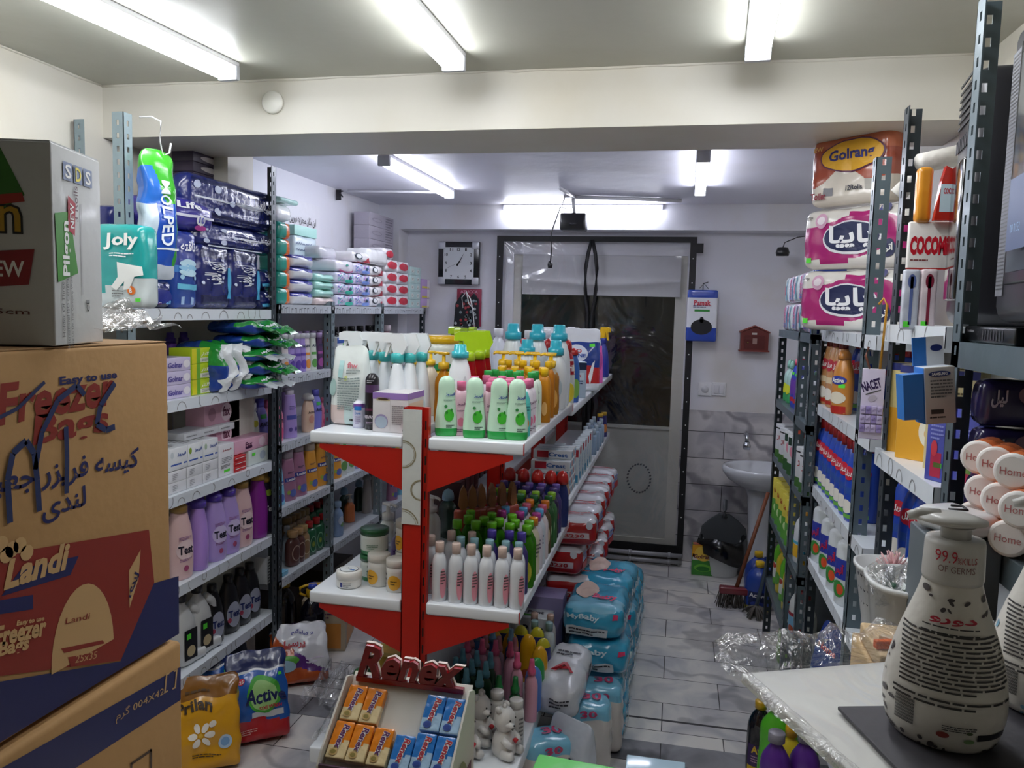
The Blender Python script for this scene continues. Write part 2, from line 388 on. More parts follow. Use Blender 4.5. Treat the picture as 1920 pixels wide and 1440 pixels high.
def pouch(name, w, d, h, mf, prints=(), both=False, wr=.005, seed=3, r=.02, n=10, seam=None):
    """stand-up bag: full at the base, flat sealed top (and bottom when both)"""
    def mk():
        g = G(); g.lift = 4
        def th(t):
            k = max(0.0, 1 - max(0, (t - .35) / .65) ** 1.6)
            if both: k = (max(0.0, 1 - abs(2 * t - 1) ** 3))
            return .03 + .97 * k
        def DD(x, y, z):
            t = z / h; nz = noise.noise_vector(V3((x * 17 + seed, y * 17, z * 17))) * wr
            yb = max(-d / 2, min(d / 2, y))
            return (x * (1 - .06 * (1 - th(t))) + nz.x, yb * th(t) + (y - yb) + nz.y * min(1, th(t) + .3), z + (nz.z if t > .05 else 0))
        g.D = DD
        g.rbox(w, d, h, min(r, d * .4), (lambda x, y, z: mf(x / (w / 2), y / (d / 2), z / h)) if callable(mf) else mf, n)
        do_prints(g, FR(w, d, h, .0015), dict(F=(w, h), B=(w, h), R=(d, h), L=(d, h), T=(w, d)), prints)
        g.D = None; return g.obj(name)
    return mk

# ================================================================ THE ROOM
XL, XR, YB, YN = -1.97, .79, 5.2, -1.3
ZF, ZB = 2.33, 2.27
def struct(g, name, parent=None):
    o = g.obj(name, parent)
    if not parent: o['kind'] = 'structure'
    return o
def wallmat(name, h, stain='cdbfa0', sx=.5):
    m = bpy.data.materials.new(name); m.use_nodes = True; nt = m.node_tree; N = nt.nodes; L = nt.links; b = N['Principled BSDF']; b.inputs['Roughness'].default_value = .42
    tc = N.new('ShaderNodeTexCoord'); n1 = N.new('ShaderNodeTexNoise'); n1.inputs['Scale'].default_value = 1.7; n1.inputs['Detail'].default_value = 6
    L.new(tc.outputs['Object'], n1.inputs['Vector']); cr = N.new('ShaderNodeValToRGB'); cr.color_ramp.elements[0].position = .5; cr.color_ramp.elements[0].color = lin(h); cr.color_ramp.elements[1].position = .78; cr.color_ramp.elements[1].color = lin(stain)
    L.new(n1.outputs['Fac'], cr.inputs['Fac']); L.new(cr.outputs['Color'], b.inputs['Base Color'])
    n2 = N.new('ShaderNodeTexNoise'); n2.inputs['Scale'].default_value = 5; n2.inputs['Detail'].default_value = 4; L.new(tc.outputs['Object'], n2.inputs['Vector'])
    bp = N.new('ShaderNodeBump'); bp.inputs['Strength'].default_value = .25; bp.inputs['Distance'].default_value = .02; L.new(n2.outputs['Fac'], bp.inputs['Height']); L.new(bp.outputs['Normal'], b.inputs['Normal'])
    return m
def marble(name, base, vein, joint, tw, th, swap=False, rough=.3):
    m = bpy.data.materials.new(name); m.use_nodes = True; nt = m.node_tree; N = nt.nodes; L = nt.links; b = N['Principled BSDF']; b.inputs['Roughness'].default_value = rough
    tc = N.new('ShaderNodeTexCoord'); mp = N.new('ShaderNodeMapping')
    if swap == 'wall': mp.inputs['Rotation'].default_value = (R(-90), 0, 0)
    if swap == 'y': mp.inputs['Rotation'].default_value = (0, 0, R(90))
    L.new(tc.outputs['Object'], mp.inputs['Vector'])
    br = N.new('ShaderNodeTexBrick'); br.inputs['Scale'].default_value = 1; br.inputs['Brick Width'].default_value = tw; br.inputs['Row Height'].default_value = th
    br.inputs['Mortar Size'].default_value = .0022; br.inputs['Mortar Smooth'].default_value = .25; br.offset = .5; br.inputs['Bias'].default_value = -.1
    br.inputs['Color1'].default_value = (1, 1, 1, 1); br.inputs['Color2'].default_value = (.82, .82, .84, 1); br.inputs['Mortar'].default_value = (.02, .02, .02, 1)
    L.new(mp.outputs['Vector'], br.inputs['Vector'])
    nz = N.new('ShaderNodeTexNoise'); nz.inputs['Scale'].default_value = 4; nz.inputs['Detail'].default_value = 8; nz.inputs['Distortion'].default_value = 1.2; L.new(mp.outputs['Vector'], nz.inputs['Vector'])
    cr = N.new('ShaderNodeValToRGB'); e = cr.color_ramp.elements; e[0].position = .3; e[0].color = lin(vein); e[1].position = .6; e[1].color = lin(base); L.new(nz.outputs['Fac'], cr.inputs['Fac'])
    wv = N.new('ShaderNodeTexWave'); wv.inputs['Scale'].default_value = .9; wv.inputs['Distortion'].default_value = 14; wv.inputs['Detail'].default_value = 4; wv.inputs['Detail Scale'].default_value = 1.4; wv.bands_direction = 'DIAGONAL'; L.new(mp.outputs['Vector'], wv.inputs['Vector'])
    c2 = N.new('ShaderNodeValToRGB'); c2.color_ramp.elements[0].position = .0; c2.color_ramp.elements[0].color = lin(vein); c2.color_ramp.elements[1].position = .09; c2.color_ramp.elements[1].color = (1, 1, 1, 1); L.new(wv.outputs['Fac'], c2.inputs['Fac'])
    def mul(a, c, f=1.0):
        x = N.new('ShaderNodeMix'); x.data_type = 'RGBA'; x.blend_type = 'MULTIPLY'; x.inputs['Factor'].default_value = f; L.new(a, x.inputs['A']); L.new(c, x.inputs['B']); return x.outputs['Result']
    o = mul(mul(cr.outputs['Color'], c2.outputs['Color'], .7), br.outputs['Color'])
    L.new(o, b.inputs['Base Color']); return m
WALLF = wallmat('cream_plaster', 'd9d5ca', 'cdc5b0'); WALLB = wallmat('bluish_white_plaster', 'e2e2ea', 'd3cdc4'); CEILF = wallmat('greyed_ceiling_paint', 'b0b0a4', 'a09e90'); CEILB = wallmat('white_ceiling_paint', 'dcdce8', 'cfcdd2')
FLOOR = marble('veined_floor_marble', 'e8e4de', 'bcbcc0', '444444', .46, .23)
TILE = marble('grey_wall_marble', 'd4d0d0', '9c9aa2', '2a2a2a', .62, .172, 'wall')
g = G(); g.box(XL - .1, XR + .1, YN, YB + .1, -.1, 0, FLOOR); struct(g, 'floor')
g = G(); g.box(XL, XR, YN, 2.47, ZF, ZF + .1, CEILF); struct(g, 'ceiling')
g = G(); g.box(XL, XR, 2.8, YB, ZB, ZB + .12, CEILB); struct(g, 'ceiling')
g = G(); g.box(XL - .1, XL, YN, 2.81, 0, ZF + .1, WALLF); g.box(XL - .1, XL, 2.81, YB + .1, 0, ZF + .1, WALLB); struct(g, 'wall_left')
g = G(); g.box(XR, XR + .1, YN, YB + .1, 0, ZF + .1, WALLF); struct(g, 'wall_right')
g = G(); g.box(XL - .1, XR + .1, YN - .1, YN, 0, ZF + .1, WALLF); struct(g, 'wall_front')
g = G(); g.box(XL, XR, 2.45, 2.81, 2.155, ZF + .1, WALLF); struct(g, 'ceiling_beam')
g = G(); g.box(XL, XL + .25, 2.815, 3.0, 0, ZB, WALLF); struct(g, 'pillar')
g = G(); g.box(XL, XR, 5.03, YB, 2.115, ZB, WALLB); struct(g, 'back_beam')
g = G(); g.box(XL, XL + .14, 5.02, YB, 0, 2.115, WALLB); struct(g, 'pillar')
DX0, DX1, DZ0, DZ1 = -1.09, .035, .055, 1.97    # door opening
g = G(); g.box(XL - .1, DX0, YB, YB + .1, 0, ZB, WALLB); g.box(DX0, DX1, YB, YB + .1, DZ1, ZB, WALLB); g.box(DX1, XR, YB, YB + .1, .995, ZB, WALLB)
g.box(DX1, XR, YB - .012, YB + .1, 0, .995, TILE); g.box(DX0, DX1, YB, YB + .1, 0, DZ0, M('6f6a62', .7, 0, .3, 20)); struct(g, 'wall_back')
g = G()                                           # ragged plaster seams along ceiling and beam
for (x0, x1, y, z) in ((XL, XR, 2.45, ZF),): g.tube([(x0 + (x1 - x0) * i / 40, y, z + rnd.uniform(-.003, .003)) for i in range(41)], .006, WALLF, 5)
g.tube([(XL, YN + (2.45 - YN) * i / 30, ZF + rnd.uniform(-.003, .003)) for i in range(31)], .006, WALLF, 5); struct(g, 'trim_1')

g = G(); g.box(XL, XR, 2.76, 2.90, 0, .0012, marble('dark_floor_marble', '96969a', '66666a', '3a3a3a', .7, .3)); g.box(XL, XR, 3.07, 3.082, 0, .001, M('3a3a3c', .6)); struct(g, 'trim_3')
# door: white metal leaves with dark panes, grey lower panels
DW = M('c9c7bf', .45, 0, .1, 12); DP = M('b4b5b0', .6, 0, .3, 9, 0, .12)
g = G(); y0, y1 = 5.22, 5.27
g.box(DX0, DX0 + .05, y0, y1, DZ0, DZ1, DW); g.box(DX1 - .07, DX1, y0, y1, DZ0, DZ1, DW); g.box(DX0 + .05, DX1 - .07, y0, y1, DZ1 - .13, DZ1, DW); g.box(DX0 + .05, DX1 - .07, y0, y1, DZ0, DZ0 + .07, DW)
g.box(DX0 + .05, DX1 - .07, y0, y1, .85, .87, DP)
door = struct(g, 'door_1')
g = G(); g.box(DX0 + .05, DX1 - .07, y0 + .012, y1 - .012, DZ0 + .07, .85, DP)
for i in range(26):
    a = i / 26 * 2 * PI; g.grid((V3((-.22, y0 + .010, .52)), V3((1, 0, 0)), V3((0, 0, 1))), math.cos(a) * .075 - .006, math.cos(a) * .075 + .006, math.sin(a) * .095 - .008, math.sin(a) * .095 + .004, M('55565a', .8), 1, 1, .4)
struct(g, 'door_panel', door)
g = G(); g.box(DX0 + .05, DX1 - .07, y0 + .02, y0 + .026, .87, DZ1 - .13, M('0c0d10', .06, 0, 0, 20, .0, 0)); struct(g, 'door_glass', door)
# rolled cloth blind sagging across the head of the door
g = G(); V = []; n = 30
for i in range(n + 1):
    u = i / n; x = DX0 + .06 + (DX1 - DX0 - .1) * u; sag = .035 * math.sin(PI * u)
    for z, y in ((DZ1 - .0, 5.205), (DZ1 - .14 - sag * .4, 5.195), (DZ1 - .155 - sag, 5.175), (DZ1 - .17 - sag, 5.19), (DZ1 - .26, 5.2)): V.append((x, y, z))
g.add(V, [(i * 5 + k, (i + 1) * 5 + k, (i + 1) * 5 + k + 1, i * 5 + k + 1) for i in range(n) for k in range(4)], M('c8c8cc', .8, 0, .2, 8), True)
tag(g.obj('roller_blind'), 'white cloth blind sagging across the top of the door', 'blind')
# clear plastic draught curtain with black tape border
cur = thing('plastic_curtain', 'clear plastic sheet with black taped border hung over the door', 'curtain', (0, 0, 0))
CX0, CX1, CZ0, CZ1, CY = -1.195, .085, .05, 2.085, 5.15
BT = M('101014', .5, 0, .1, 30); g = G()
V = []; nx, nz_ = 30, 24
for j in range(nz_ + 1):
    for i in range(nx + 1):
        x = CX0 + (CX1 - CX0) * i / nx; z = CZ0 + (CZ1 - CZ0) * j / nz_; q = noise.noise(V3((x * 5, z * 2.2, 3))) * .016 * math.sin(PI * i / nx); V.append((x, CY + .012 + q, z))
g.add(V, [(j * (nx + 1) + i, j * (nx + 1) + i + 1, (j + 1) * (nx + 1) + i + 1, (j + 1) * (nx + 1) + i) for j in range(nz_) for i in range(nx)], film('door_plastic', .08, 2.2), True); g.obj('sheet', cur)
g = G(); g.box(CX0, CX0 + .042, CY - .008, CY + .002, CZ0, CZ1, BT); g.box(CX1 - .04, CX1, CY - .008, CY + .002, CZ0, CZ1, BT); g.box(CX0, CX1, CY - .009, CY + .001, CZ1 - .035, CZ1, BT); g.box(CX0, CX1, CY - .009, CY + .001, CZ0 - .02, CZ0 + .06, BT)
g.box(CX1, CX1 + .04, CY - .009, CY + .001, CZ1 - .1, CZ1 - .04, BT)
for i in range(12): g.ell((V3((CX0 + .02, CY - .0095, 0)), V3((1, 0, 0)), V3((0, 0, 1))), 0, .3 + i * .15, .008, .008, WHT, 8, 1); g.ell((V3((CX1 - .02, CY - .0095, 0)), V3((1, 0, 0)), V3((0, 0, 1))), 0, .3 + i * .15, .008, .008, WHT, 8, 1)
g.obj('taped_border', cur)
g = G(); xm = -.57
for sgn in (-1, 1):
    g.tube([(xm + sgn * .002, CY - .012, 2.06), (xm + sgn * .022, CY - .014, 1.98), (xm + sgn * .036, CY - .014, 1.88), (xm + sgn * .034, CY - .014, 1.75), (xm + sgn * .018, CY - .012, 1.6), (xm + sgn * .014, CY - .01, 1.3), (xm + sgn * .014, CY - .01, .1)], .013, BT, 6)
g.obj('zip_strap', cur)
g = G(); g.box(DX0 - .02, DX1 + .02, 5.08, 5.2, 0, .05, M('5b564e', .85, 0, .4, 18)); struct(g, 'trim_2')
pp = M('a5a5aa', .35, .3, .05)
for z in (.03, .072):
    g = G(); g.tube([(-.5, 5.05, z), (.08, 5.05, z)], .014, pp, 10)
    for x in (-.25, 0.0): g.tube([(x - .01, 5.05, z), (x + .01, 5.05, z)], .018, pp, 10)
    tag(g.obj('floor_pipe'), ('lower' if z < .05 else 'upper') + ' of two grey water pipes along the door sill', 'pipe')

# fluorescent fittings
def tube_light(x0, y0, x1, y1, z, label, back=False, w=.062):
    L = math.hypot(x1 - x0, y1 - y0); t = thing('tube_light', label, 'ceiling light', ((x0 + x1) / 2, (y0 + y1) / 2, z), math.atan2(y1 - y0, x1 - x0), 'fluorescent tube lights')
    g = G(); g.rbox(L, w + .004, .016, .003, M('d8d8dc', .4), z=-.016); g.obj('mounting_tray', t)
    em = M('eef1fc' if back else 'f4f7fc', .4, emit=TUBE_BACK if back else TUBE_FRONT, var=0, name='lit_diffuser')
    g = G(); g.rbox(L - .03, w, .038, .016, em, z=-.052); g.obj('diffuser', t)
    for s in (-1, 1): g = G(); g.rbox(.02, w + .006, .045, .004, M('b8bac0', .4), c=(s * (L / 2 - .008), 0), z=-.054); g.obj('end_cap', t)
    return t
tube_light(-1.38, 2.277, -1.49, 1.08, ZF, 'long fluorescent light nearest the left wall in front of the beam')
tube_light(-.665, 2.27, -.68, 1.07, ZF, 'middle one of three fluorescent lights in front of the beam')
tube_light(.173, 2.28, .115, 1.08, ZF, 'fluorescent light nearest the right wall in front of the beam')
tube_light(-1.30, 3.36, -1.30, 4.39, ZB, 'fluorescent light on the back ceiling above the left shelves', True, .05)
tube_light(.065, 3.36, .075, 4.33, ZB, 'fluorescent light on the back ceiling toward the right shelves', True, .05)
t = thing('tube_light', 'fluorescent light fixed sideways on the wall beam above the door', 'wall light', (-.63, 5.0, 2.235), 0, 'fluorescent tube lights')
g = G(); g.rbox(1.0, .03, .03, .004, M('d0d0d8', .4), c=(0, .015)); g.obj('mounting_tray', t)
g = G(); g.lathe([(.013, -.48), (.013, .48)], M('eef1fc', .4, emit=TUBE_BACK, var=0), n=12); o = g.obj('glowing_tube', t); o.rotation_euler = (0, R(90), 0); o.location = (0, -.022, -.008)

# things on ceiling and walls
g = G(); g.tube([(-1.9, 4.35, ZB - .012), (-1.3, 4.42, ZB - .012)], .008, plas('d9d9df'), 6); tag(g.obj('cable_conduit'), 'thin white conduit running from left wall to the ceiling light', 'conduit')
g = G(); g.tube([(-.62, 4.62, ZB - .012), (-.02, 4.78, ZB - .012)], .012, plas('d0d0d6'), 6); g.tube([(-.62, 4.62, ZB - .012), (-.66, 4.3, ZB - .01)], .01, plas('d0d0d6'), 6); tag(g.obj('cable_conduit'), 'white conduit crossing the back ceiling beside the camera bracket', 'conduit')
t = thing('security_camera', 'black security camera on a small ceiling bracket', 'security camera', (-.63, 4.68, 2.13))
g = G(); g.rbox(.15, .12, .1, .012, plas('15151a'), z=-.06); g.lathe([(.022, 0), (.022, .01)], plas('2c2c34'), n=12, c=(0, -.062), z=-.03); g.obj('housing', t)
g = G(); g.tube([(0, 0, .04), (-.01, 0, .14)], .01, plas('b9b9bd'), 8); g.box(-.06, .03, -.03, .03, .128, .14, plas('b9b9bd')); g.tube([(-.06, 0, .13), (-.075, 0, .08), (-.05, 0, .07)], .004, plas('b9b9bd'), 5); g.obj('bracket', t)
g = G(); g.tube([(-.70, 4.6, 2.2), (-.75, 4.6, 2.05), (-.745, 4.6, 1.95), (-.75, 4.6, 1.88)], .004, BLK, 5); g.lathe([(.012, 0), (.016, .02), (.01, .04)], BLK, n=8, c=(-.75, 4.6), z=1.85); tag(g.obj('power_cord'), 'black cord with a plug dangling in front of the door', 'power cord')
g = G(); g.lathe([(.036, 0), (.036, .012), (.03, .018)], plas('f2f0e8'), n=24); o = g.obj('junction_cover'); o.rotation_euler = (R(90), 0, 0); o.location = (-1.33, 2.45, 2.255); tag(o, 'round white junction cover on the front of the ceiling beam', 'cover plate')
g = G(); g.box(-.015, .015, -.003, .003, -.03, .03, BLK); 
for a in (-.5, .6): g.tube([(0, 0, .02), (.035, -.02, .03 * a)], .004, BLK, 5)
o = g.obj('wire_bracket'); o.location = (XL + .02, 4.34, 2.235); tag(o, 'small black wire bracket in the corner of wall and ceiling', 'bracket')

# clock
cx, cz = PY(862, 494, 5.19); t = thing('wall_clock', 'square black and silver wall clock reading five past one', 'clock', (cx, 5.19, cz)); s = .285
g = G(); g.rbox(s, .03, s, .006, plas('14141a', .15), c=(0, -.015), z=-s / 2)
for a in (-1, 1):
    for b in (-1, 1): g.rbox(.048, .012, .048, .004, M('c9ccd2', .3, .5, var=0), c=(a * (s / 2 - .026), -.03), z=b * (s / 2 - .026) - .024)
g.obj('frame', t)
g = G(); fr = (V3((0, -.0312, 0)), V3((1, 0, 0)), V3((0, 0, 1))); g.grid(fr, -.105, .105, -.105, .105, M('d9dde0', .35, var=0), 1, 1); fr = (V3((0, -.0318, 0)), V3((1, 0, 0)), V3((0, 0, 1)))
for n_, (u, v) in {12: (0, 1), 1: (.55, 1), 2: (.95, .62), 3: (.95, 0), 4: (.95, -.55), 5: (.55, -1), 6: (0, -1), 7: (-.55, -1), 8: (-.95, -.55), 9: (-.95, 0), 10: (-.95, .62), 11: (-.55, 1)}.items():
    g.text(fr, str(n_), u * .09, v * .09, .022 if n_ > 9 else .012, .02, BLK)
g.obj('dial', t)
g = G(); fr = (V3((0, -.034, 0)), V3((1, 0, 0)), V3((0, 0, 1)))
for a, L, w in ((32, .05, .006), (30, .085, .004)):
    a = R(90 - a); g.poly(fr, [(math.cos(a) * L, math.sin(a) * L), (-math.cos(a) * .02 - math.sin(a) * w, -math.sin(a) * .02 + math.cos(a) * w), (-math.cos(a) * .02 + math.sin(a) * w, -math.sin(a) * .02 - math.cos(a) * w)][::-1], BLK)
g.poly(fr, [(-.08, -.035), (-.08, -.033), (.02, .011), (.02, .009)][::-1], GREY); g.obj('clock_hands', t)
# bag hanging below the clock
x, z = PY(876, 578, 5.17); t = thing('drawstring_bag', 'dark dotted cloth bag in red card packaging hanging below the clock', 'bag', (x, 5.17, z))
g = G(); rr = random.Random(3); g.rbox(.17, .012, .25, .005, card('8e1d3f'), z=-.12, c=(.01, .01)); g.text((V3((.01, .0035, .11)), V3((1, 0, 0)), V3((0, 0, 1))), 'AZUCCA', 0, 0, .12, .02, ink('c98aa0')); g.obj('backing_card', t)
g = G(); g.ext([(-.085, -.13), (.085, -.13), (.08, .06), (.05, .1), (.02, .06), (-.03, .1), (-.075, .03)], -.028, -.002, M('161a20', .8)); fr = (V3((0, -.0285, 0)), V3((1, 0, 0)), V3((0, 0, 1)))
for i in range(34): g.ell(fr, rr.uniform(-.072, .072), rr.uniform(-.12, .05), .02, .02, ink(rr.choice(['aeb6b8', '8f9aa0', '7e8a8c', '9a3b40'])), 10, 1)
g.obj('cloth_body', t)
g = G(); g.tube([(-.02, -.03, .0), (-.03, -.032, .07), (0, -.03, .11), (.03, -.032, .06), (.05, -.035, -.02), (.06, -.03, -.13)], .004, plas('e8e8e8'), 5); g.tube([(.0, -.03, .11), (.02, -.034, .03), (.06, -.034, -.01)], .004, plas('e8e8e8'), 5); g.obj('cord', t)
# garbage bag pack
x, z = PY(1316, 592, 5.09); t = thing('garbage_bag_pack', 'white and blue pack of garbage bags hanging on a wall hook', 'bag pack', (x, 5.12, z))
g = G(); g.rbox(.185, .05, .32, .012, lambda x, y, z: foil('2b49a8', .2) if z < -.07 - abs(x) * .1 or z > .125 else foil('e6e8ee', .2), 8, z=-.16)
do_prints(g, dict(F=(V3((0, -.0256, 0)), V3((1, 0, 0)), V3((0, 0, 1)))), dict(F=(.185, .32)), [('F', 't', 0, .25, .55, .1, 'c42a40', 'Pamak'), ('F', 'r', 0, .1, .5, .04, '2f8f3a'), ('F', 'e', 0, -.22, .7, .3, '15161c'), ('F', 'e', 0, -.08, .14, .12, '15161c'), ('F', 'l', 0, .18, .6, .06, '444466', 2)]); g.obj('pack', t)
g = G(); g.tube([(0, 0, .16), (0, 0, .2), (.03, .03, .21)], .003, BLK, 5); g.tube([(-.02, 0, .17), (.005, 0, .2), (.035, .0, .165)], .002, BLK, 5); g.obj('hook', t)
# mail box
x, z = PY(1414, 634, 5.16); t = thing('suggestion_box', 'brown wooden house-shaped box with slot on the back wall', 'box', (x, 5.16, z)); w = .165
g = G(); g.ext([(-w / 2, -.075), (w / 2, -.075), (w / 2, .035), (0, .068), (-w / 2, .035)], -.04, .04, M('6b2a26', .45, 0, .1)); g.obj('case', t)
g = G(); g.box(-w / 2 - .008, w / 2 + .008, -.045, .04, -.083, -.075, M('7a332c', .45)); g.obj('base_board', t); g = G(); g.ext([(-w / 2 - .008, .033), (0, .072), (w / 2 + .008, .033), (w / 2 + .008, .041), (0, .08), (-w / 2 - .008, .041)][::-1], -.047, .04, M('7a332c', .45)); g.obj('roof_ridge', t)
g = G(); g.box(-.06, .06, -.043, -.039, -.065, .018, M('5b211f', .4)); g.box(-.018, .012, -.045, -.043, .022, .034, card('d8cfc8')); g.box(-.012, .014, -.046, -.043, -.035, .0, card('a08078')); fp_ = g.obj('front_panel', t); g = G(); g.lathe([(.004, 0), (.004, .006)], M('c8b070', .3, .8, var=0), n=10, c=(-.04, -.048), z=-.03); g.obj('knob', fp_)
# socket plates
for i, (px, nm, lb) in enumerate(((1322, 'wall_socket', 'white wall socket beside the light switch on the back wall'), (1348, 'light_switch', 'white double light switch beside the wall socket'))):
    x, z = PY(px, 730, 5.19); t = thing(nm, lb, 'switch' if i else 'socket', (x, 5.195, z)); g = G(); g.rbox(.085, .014, .085, .005, plas('e4e4e8'), z=-.042); g.obj('plate', t); g = G()
    if i:
        for a in (-1, 1): g.rbox(.03, .008, .055, .003, plas('d8d8de'), c=(a * .016, -.008), z=-.028)
        g.obj('rocker', t)
    else: g.lathe([(.024, 0), (.022, .006)], plas('c9c9cf'), n=20); o = g.obj('socket_face', t); o.rotation_euler = (R(90), 0, 0); o.location = (0, -.004, 0)
# wall notice
g = G(); g.grid((V3((XL + .004, 3.93, 1.97)), V3((0, 1, 0)), V3((0, 0, 1))), -.2, .2, -.17, .17, M('e4e4ea', .6), 1, 1); fr = (V3((XL + .005, 3.93, 1.97)), V3((0, 1, 0)), V3((0, 0, 1)))
g.text(fr, 'این مکان مجهز به دوربین', 0, .07, .3, .05, BLK); g.text(fr, 'مداربسته می باشد', 0, -.06, .3, .055, BLK); tag(g.obj('wall_notice'), 'white paper notice with two lines of black writing on left wall', 'notice')
# black round alarm on right of the back wall
g = G(); g.lathe([(.035, 0), (.04, .02), (.03, .05)], plas('121216'), n=18); g.tube([(0, 0, .05), (.01, 0, .08), (.08, 0, .11), (.2, 0, .13)], .003, BLK, 5); o = g.obj('round_bell'); x, z = PY(1467, 480, 5.0); o.location = (x, 5.0, z); tag(o, 'small black round bell hanging on a wire above the shelves', 'bell')

# ================================================================ SHELVING FRAMES
GM = M('87979d', .4, .4, .05, 25, .1, .08); GR = M('5c6a71', .42, .3, .05, 25, .1, .08); GD = M('3c444a', .42, .4, .05, 25, .1, .08)  # GR: darker copy of the grey for right frames, shade put into its colour
def angle_post(z1, mat, sx=1, sy=1, w=.038, z0=0.0, pitch=.038):
    """slotted angle: flanges along +x*sx and +y*sy from the corner, real slots"""
    g = G(); th = .0022; n = int((z1 - z0) / pitch)
    def fl(ax, sg):
        def bx(a0, a1, c0, c1):
            a0, a1 = sorted((a0 * sg, a1 * sg))
            if ax == 'x': g.box(a0, a1, 0 if sy > 0 else -th, th if sy > 0 else 0, c0, c1, mat)
            else: g.box(0 if sx > 0 else -th, th if sx > 0 else 0, a0, a1, c0, c1, mat)
        bx(0, w * .40, z0, z1); bx(w * .64, w, z0, z1)
        for i in range(n + 1):
            c = z0 + i * pitch; bx(w * .40, w * .64, c, min(z1, c + pitch * .58))
    fl('x', sx); fl('y', sy); return g
SWL = M('dde3ea', .35, 0, 0, 20, .2, .03); SWD = M('c3c9d0', .4, 0, 0, 20, .2, .04)
def plank(g, x0, x1, y0, y1, zt, lip, side, m, deco=0):
    """shelf board: thin tray, lips turned down all round. side = +1 front lip at x1, -1 at x0"""
    t = .0015; g.box(x0, x1, y0, y1, zt - t, zt, m); xf = x1 if side > 0 else x0
    g.box(min(xf, xf - side * t), max(xf, xf - side * t), y0, y1, zt - lip, zt - t, m); xb = x0 if side > 0 else x1
    g.box(min(xb, xb + side * t), max(xb, xb + side * t), y0, y1, zt - lip, zt - t, m); g.box(x0, x1, y0, y0 + t, zt - lip, zt - t, m); g.box(x0, x1, y1 - t, y1, zt - lip, zt - t, m)
    if not deco: return
    fr = (V3((xf + side * .0006, (y0 + y1) / 2, zt - lip / 2)), V3((0, side, 0)), V3((0, 0, 1))); L = y1 - y0; rr = random.Random(int(zt * 997 + y0 * 10))
    if deco == 1:
        q = -L / 2 + .05
        while q < L / 2 - .04:
            r = rr.uniform(.012, .028); v = rr.choice((-.014, .006, .0)); a0, a1 = (0, PI) if v < 0 else rr.choice(((-1.2, 1.4), (2, 4.2), (0, 2 * PI)))
            P = [(q + math.cos(a0 + (a1 - a0) * i / 14) * r, v + math.sin(a0 + (a1 - a0) * i / 14) * r) for i in range(15)]
            for a, b in zip(P, P[1:]):
                if abs(a[1]) < lip / 2 and abs(b[1]) < lip / 2: nx, ny = (b[1] - a[1]), -(b[0] - a[0]); l = math.hypot(nx, ny); nx *= .0016 / l; ny *= .0016 / l; g.poly(fr, [(a[0] - nx, a[1] - ny), (b[0] - nx, b[1] - ny), (b[0] + nx, b[1] + ny), (a[0] + nx, a[1] + ny)], GREY)
            q += rr.uniform(.06, .13)
    else:
        q = -L / 2 + .01; dk = ink('4a4e55')
        while q < L / 2 - .03:
            h = lip * rr.uniform(.45, .8); g.grid(fr, q, q + .0022, -lip / 2 + .003, -lip / 2 + h, dk, 1, 1)
            if rr.random() < .6: g.grid(fr, q, q + .016, -lip / 2 + h - .003, -lip / 2 + h, dk, 1, 1)
            q += rr.uniform(.014, .03)
LX = -1.62
def shelving(name, label, posts, bays, zs, lip, deco, m, x0=-1.955, x1=LX, side=1, pm=None):
    t = thing(name, label, 'shelving')
    for (x, y, z1, sx, sy, mt) in posts: o = angle_post(z1, mt, sx, sy).obj('post', t, (x, y, 0))
    for (a, b) in bays:
        for z in zs: g = G(); plank(g, x0, x1, a, b, z, lip, side, m, deco); g.obj('shelf', t)
    return t
ZN = [1.577, 1.275, .955, .64, .31]
shelving('shelving_unit', 'near left grey slotted-angle shelving with white ring-patterned shelf edges', [(LX, 2.1, 2.15, -1, 1, GM), (LX + .002, 3.0, 2.15, -1, -1, GD), (-1.95, 2.29, 2.18, 1, 1, GM), (-1.95, 3.0, 2.19, 1, -1, GD)], [(2.11, 2.995)], ZN, .038, 1, SWL)
shelving('shelving_unit', 'short white shelving bay behind the cardboard cartons', [(LX, 1.42, 1.9, -1, 1, GM), (-1.95, 1.42, 1.9, 1, 1, GM)], [(1.42, 2.095)], [1.577, 1.0, .3], .038, 0, SWL)
ZL = [1.60, 1.30, 1.015, .735, .425]
shelving('shelving_unit', 'long left shelving bank running to the back wall, black-dashed edges', [(LX, 3.53, 1.62, -1, 1, GM), (-1.95, 3.53, 1.6, 1, 1, GD), (LX, 4.18, 1.62, -1, 1, GM), (-1.95, 4.18, 1.6, 1, 1, GD), (LX, 4.96, 1.6, -1, -1, GD), (-1.95, 4.96, 1.6, 1, -1, GD), (LX, 3.01, 1.6, -1, 1, GD)], [(3.01, 3.53), (3.535, 4.18), (4.185, 4.96)], ZL, .038, 2, SWD)

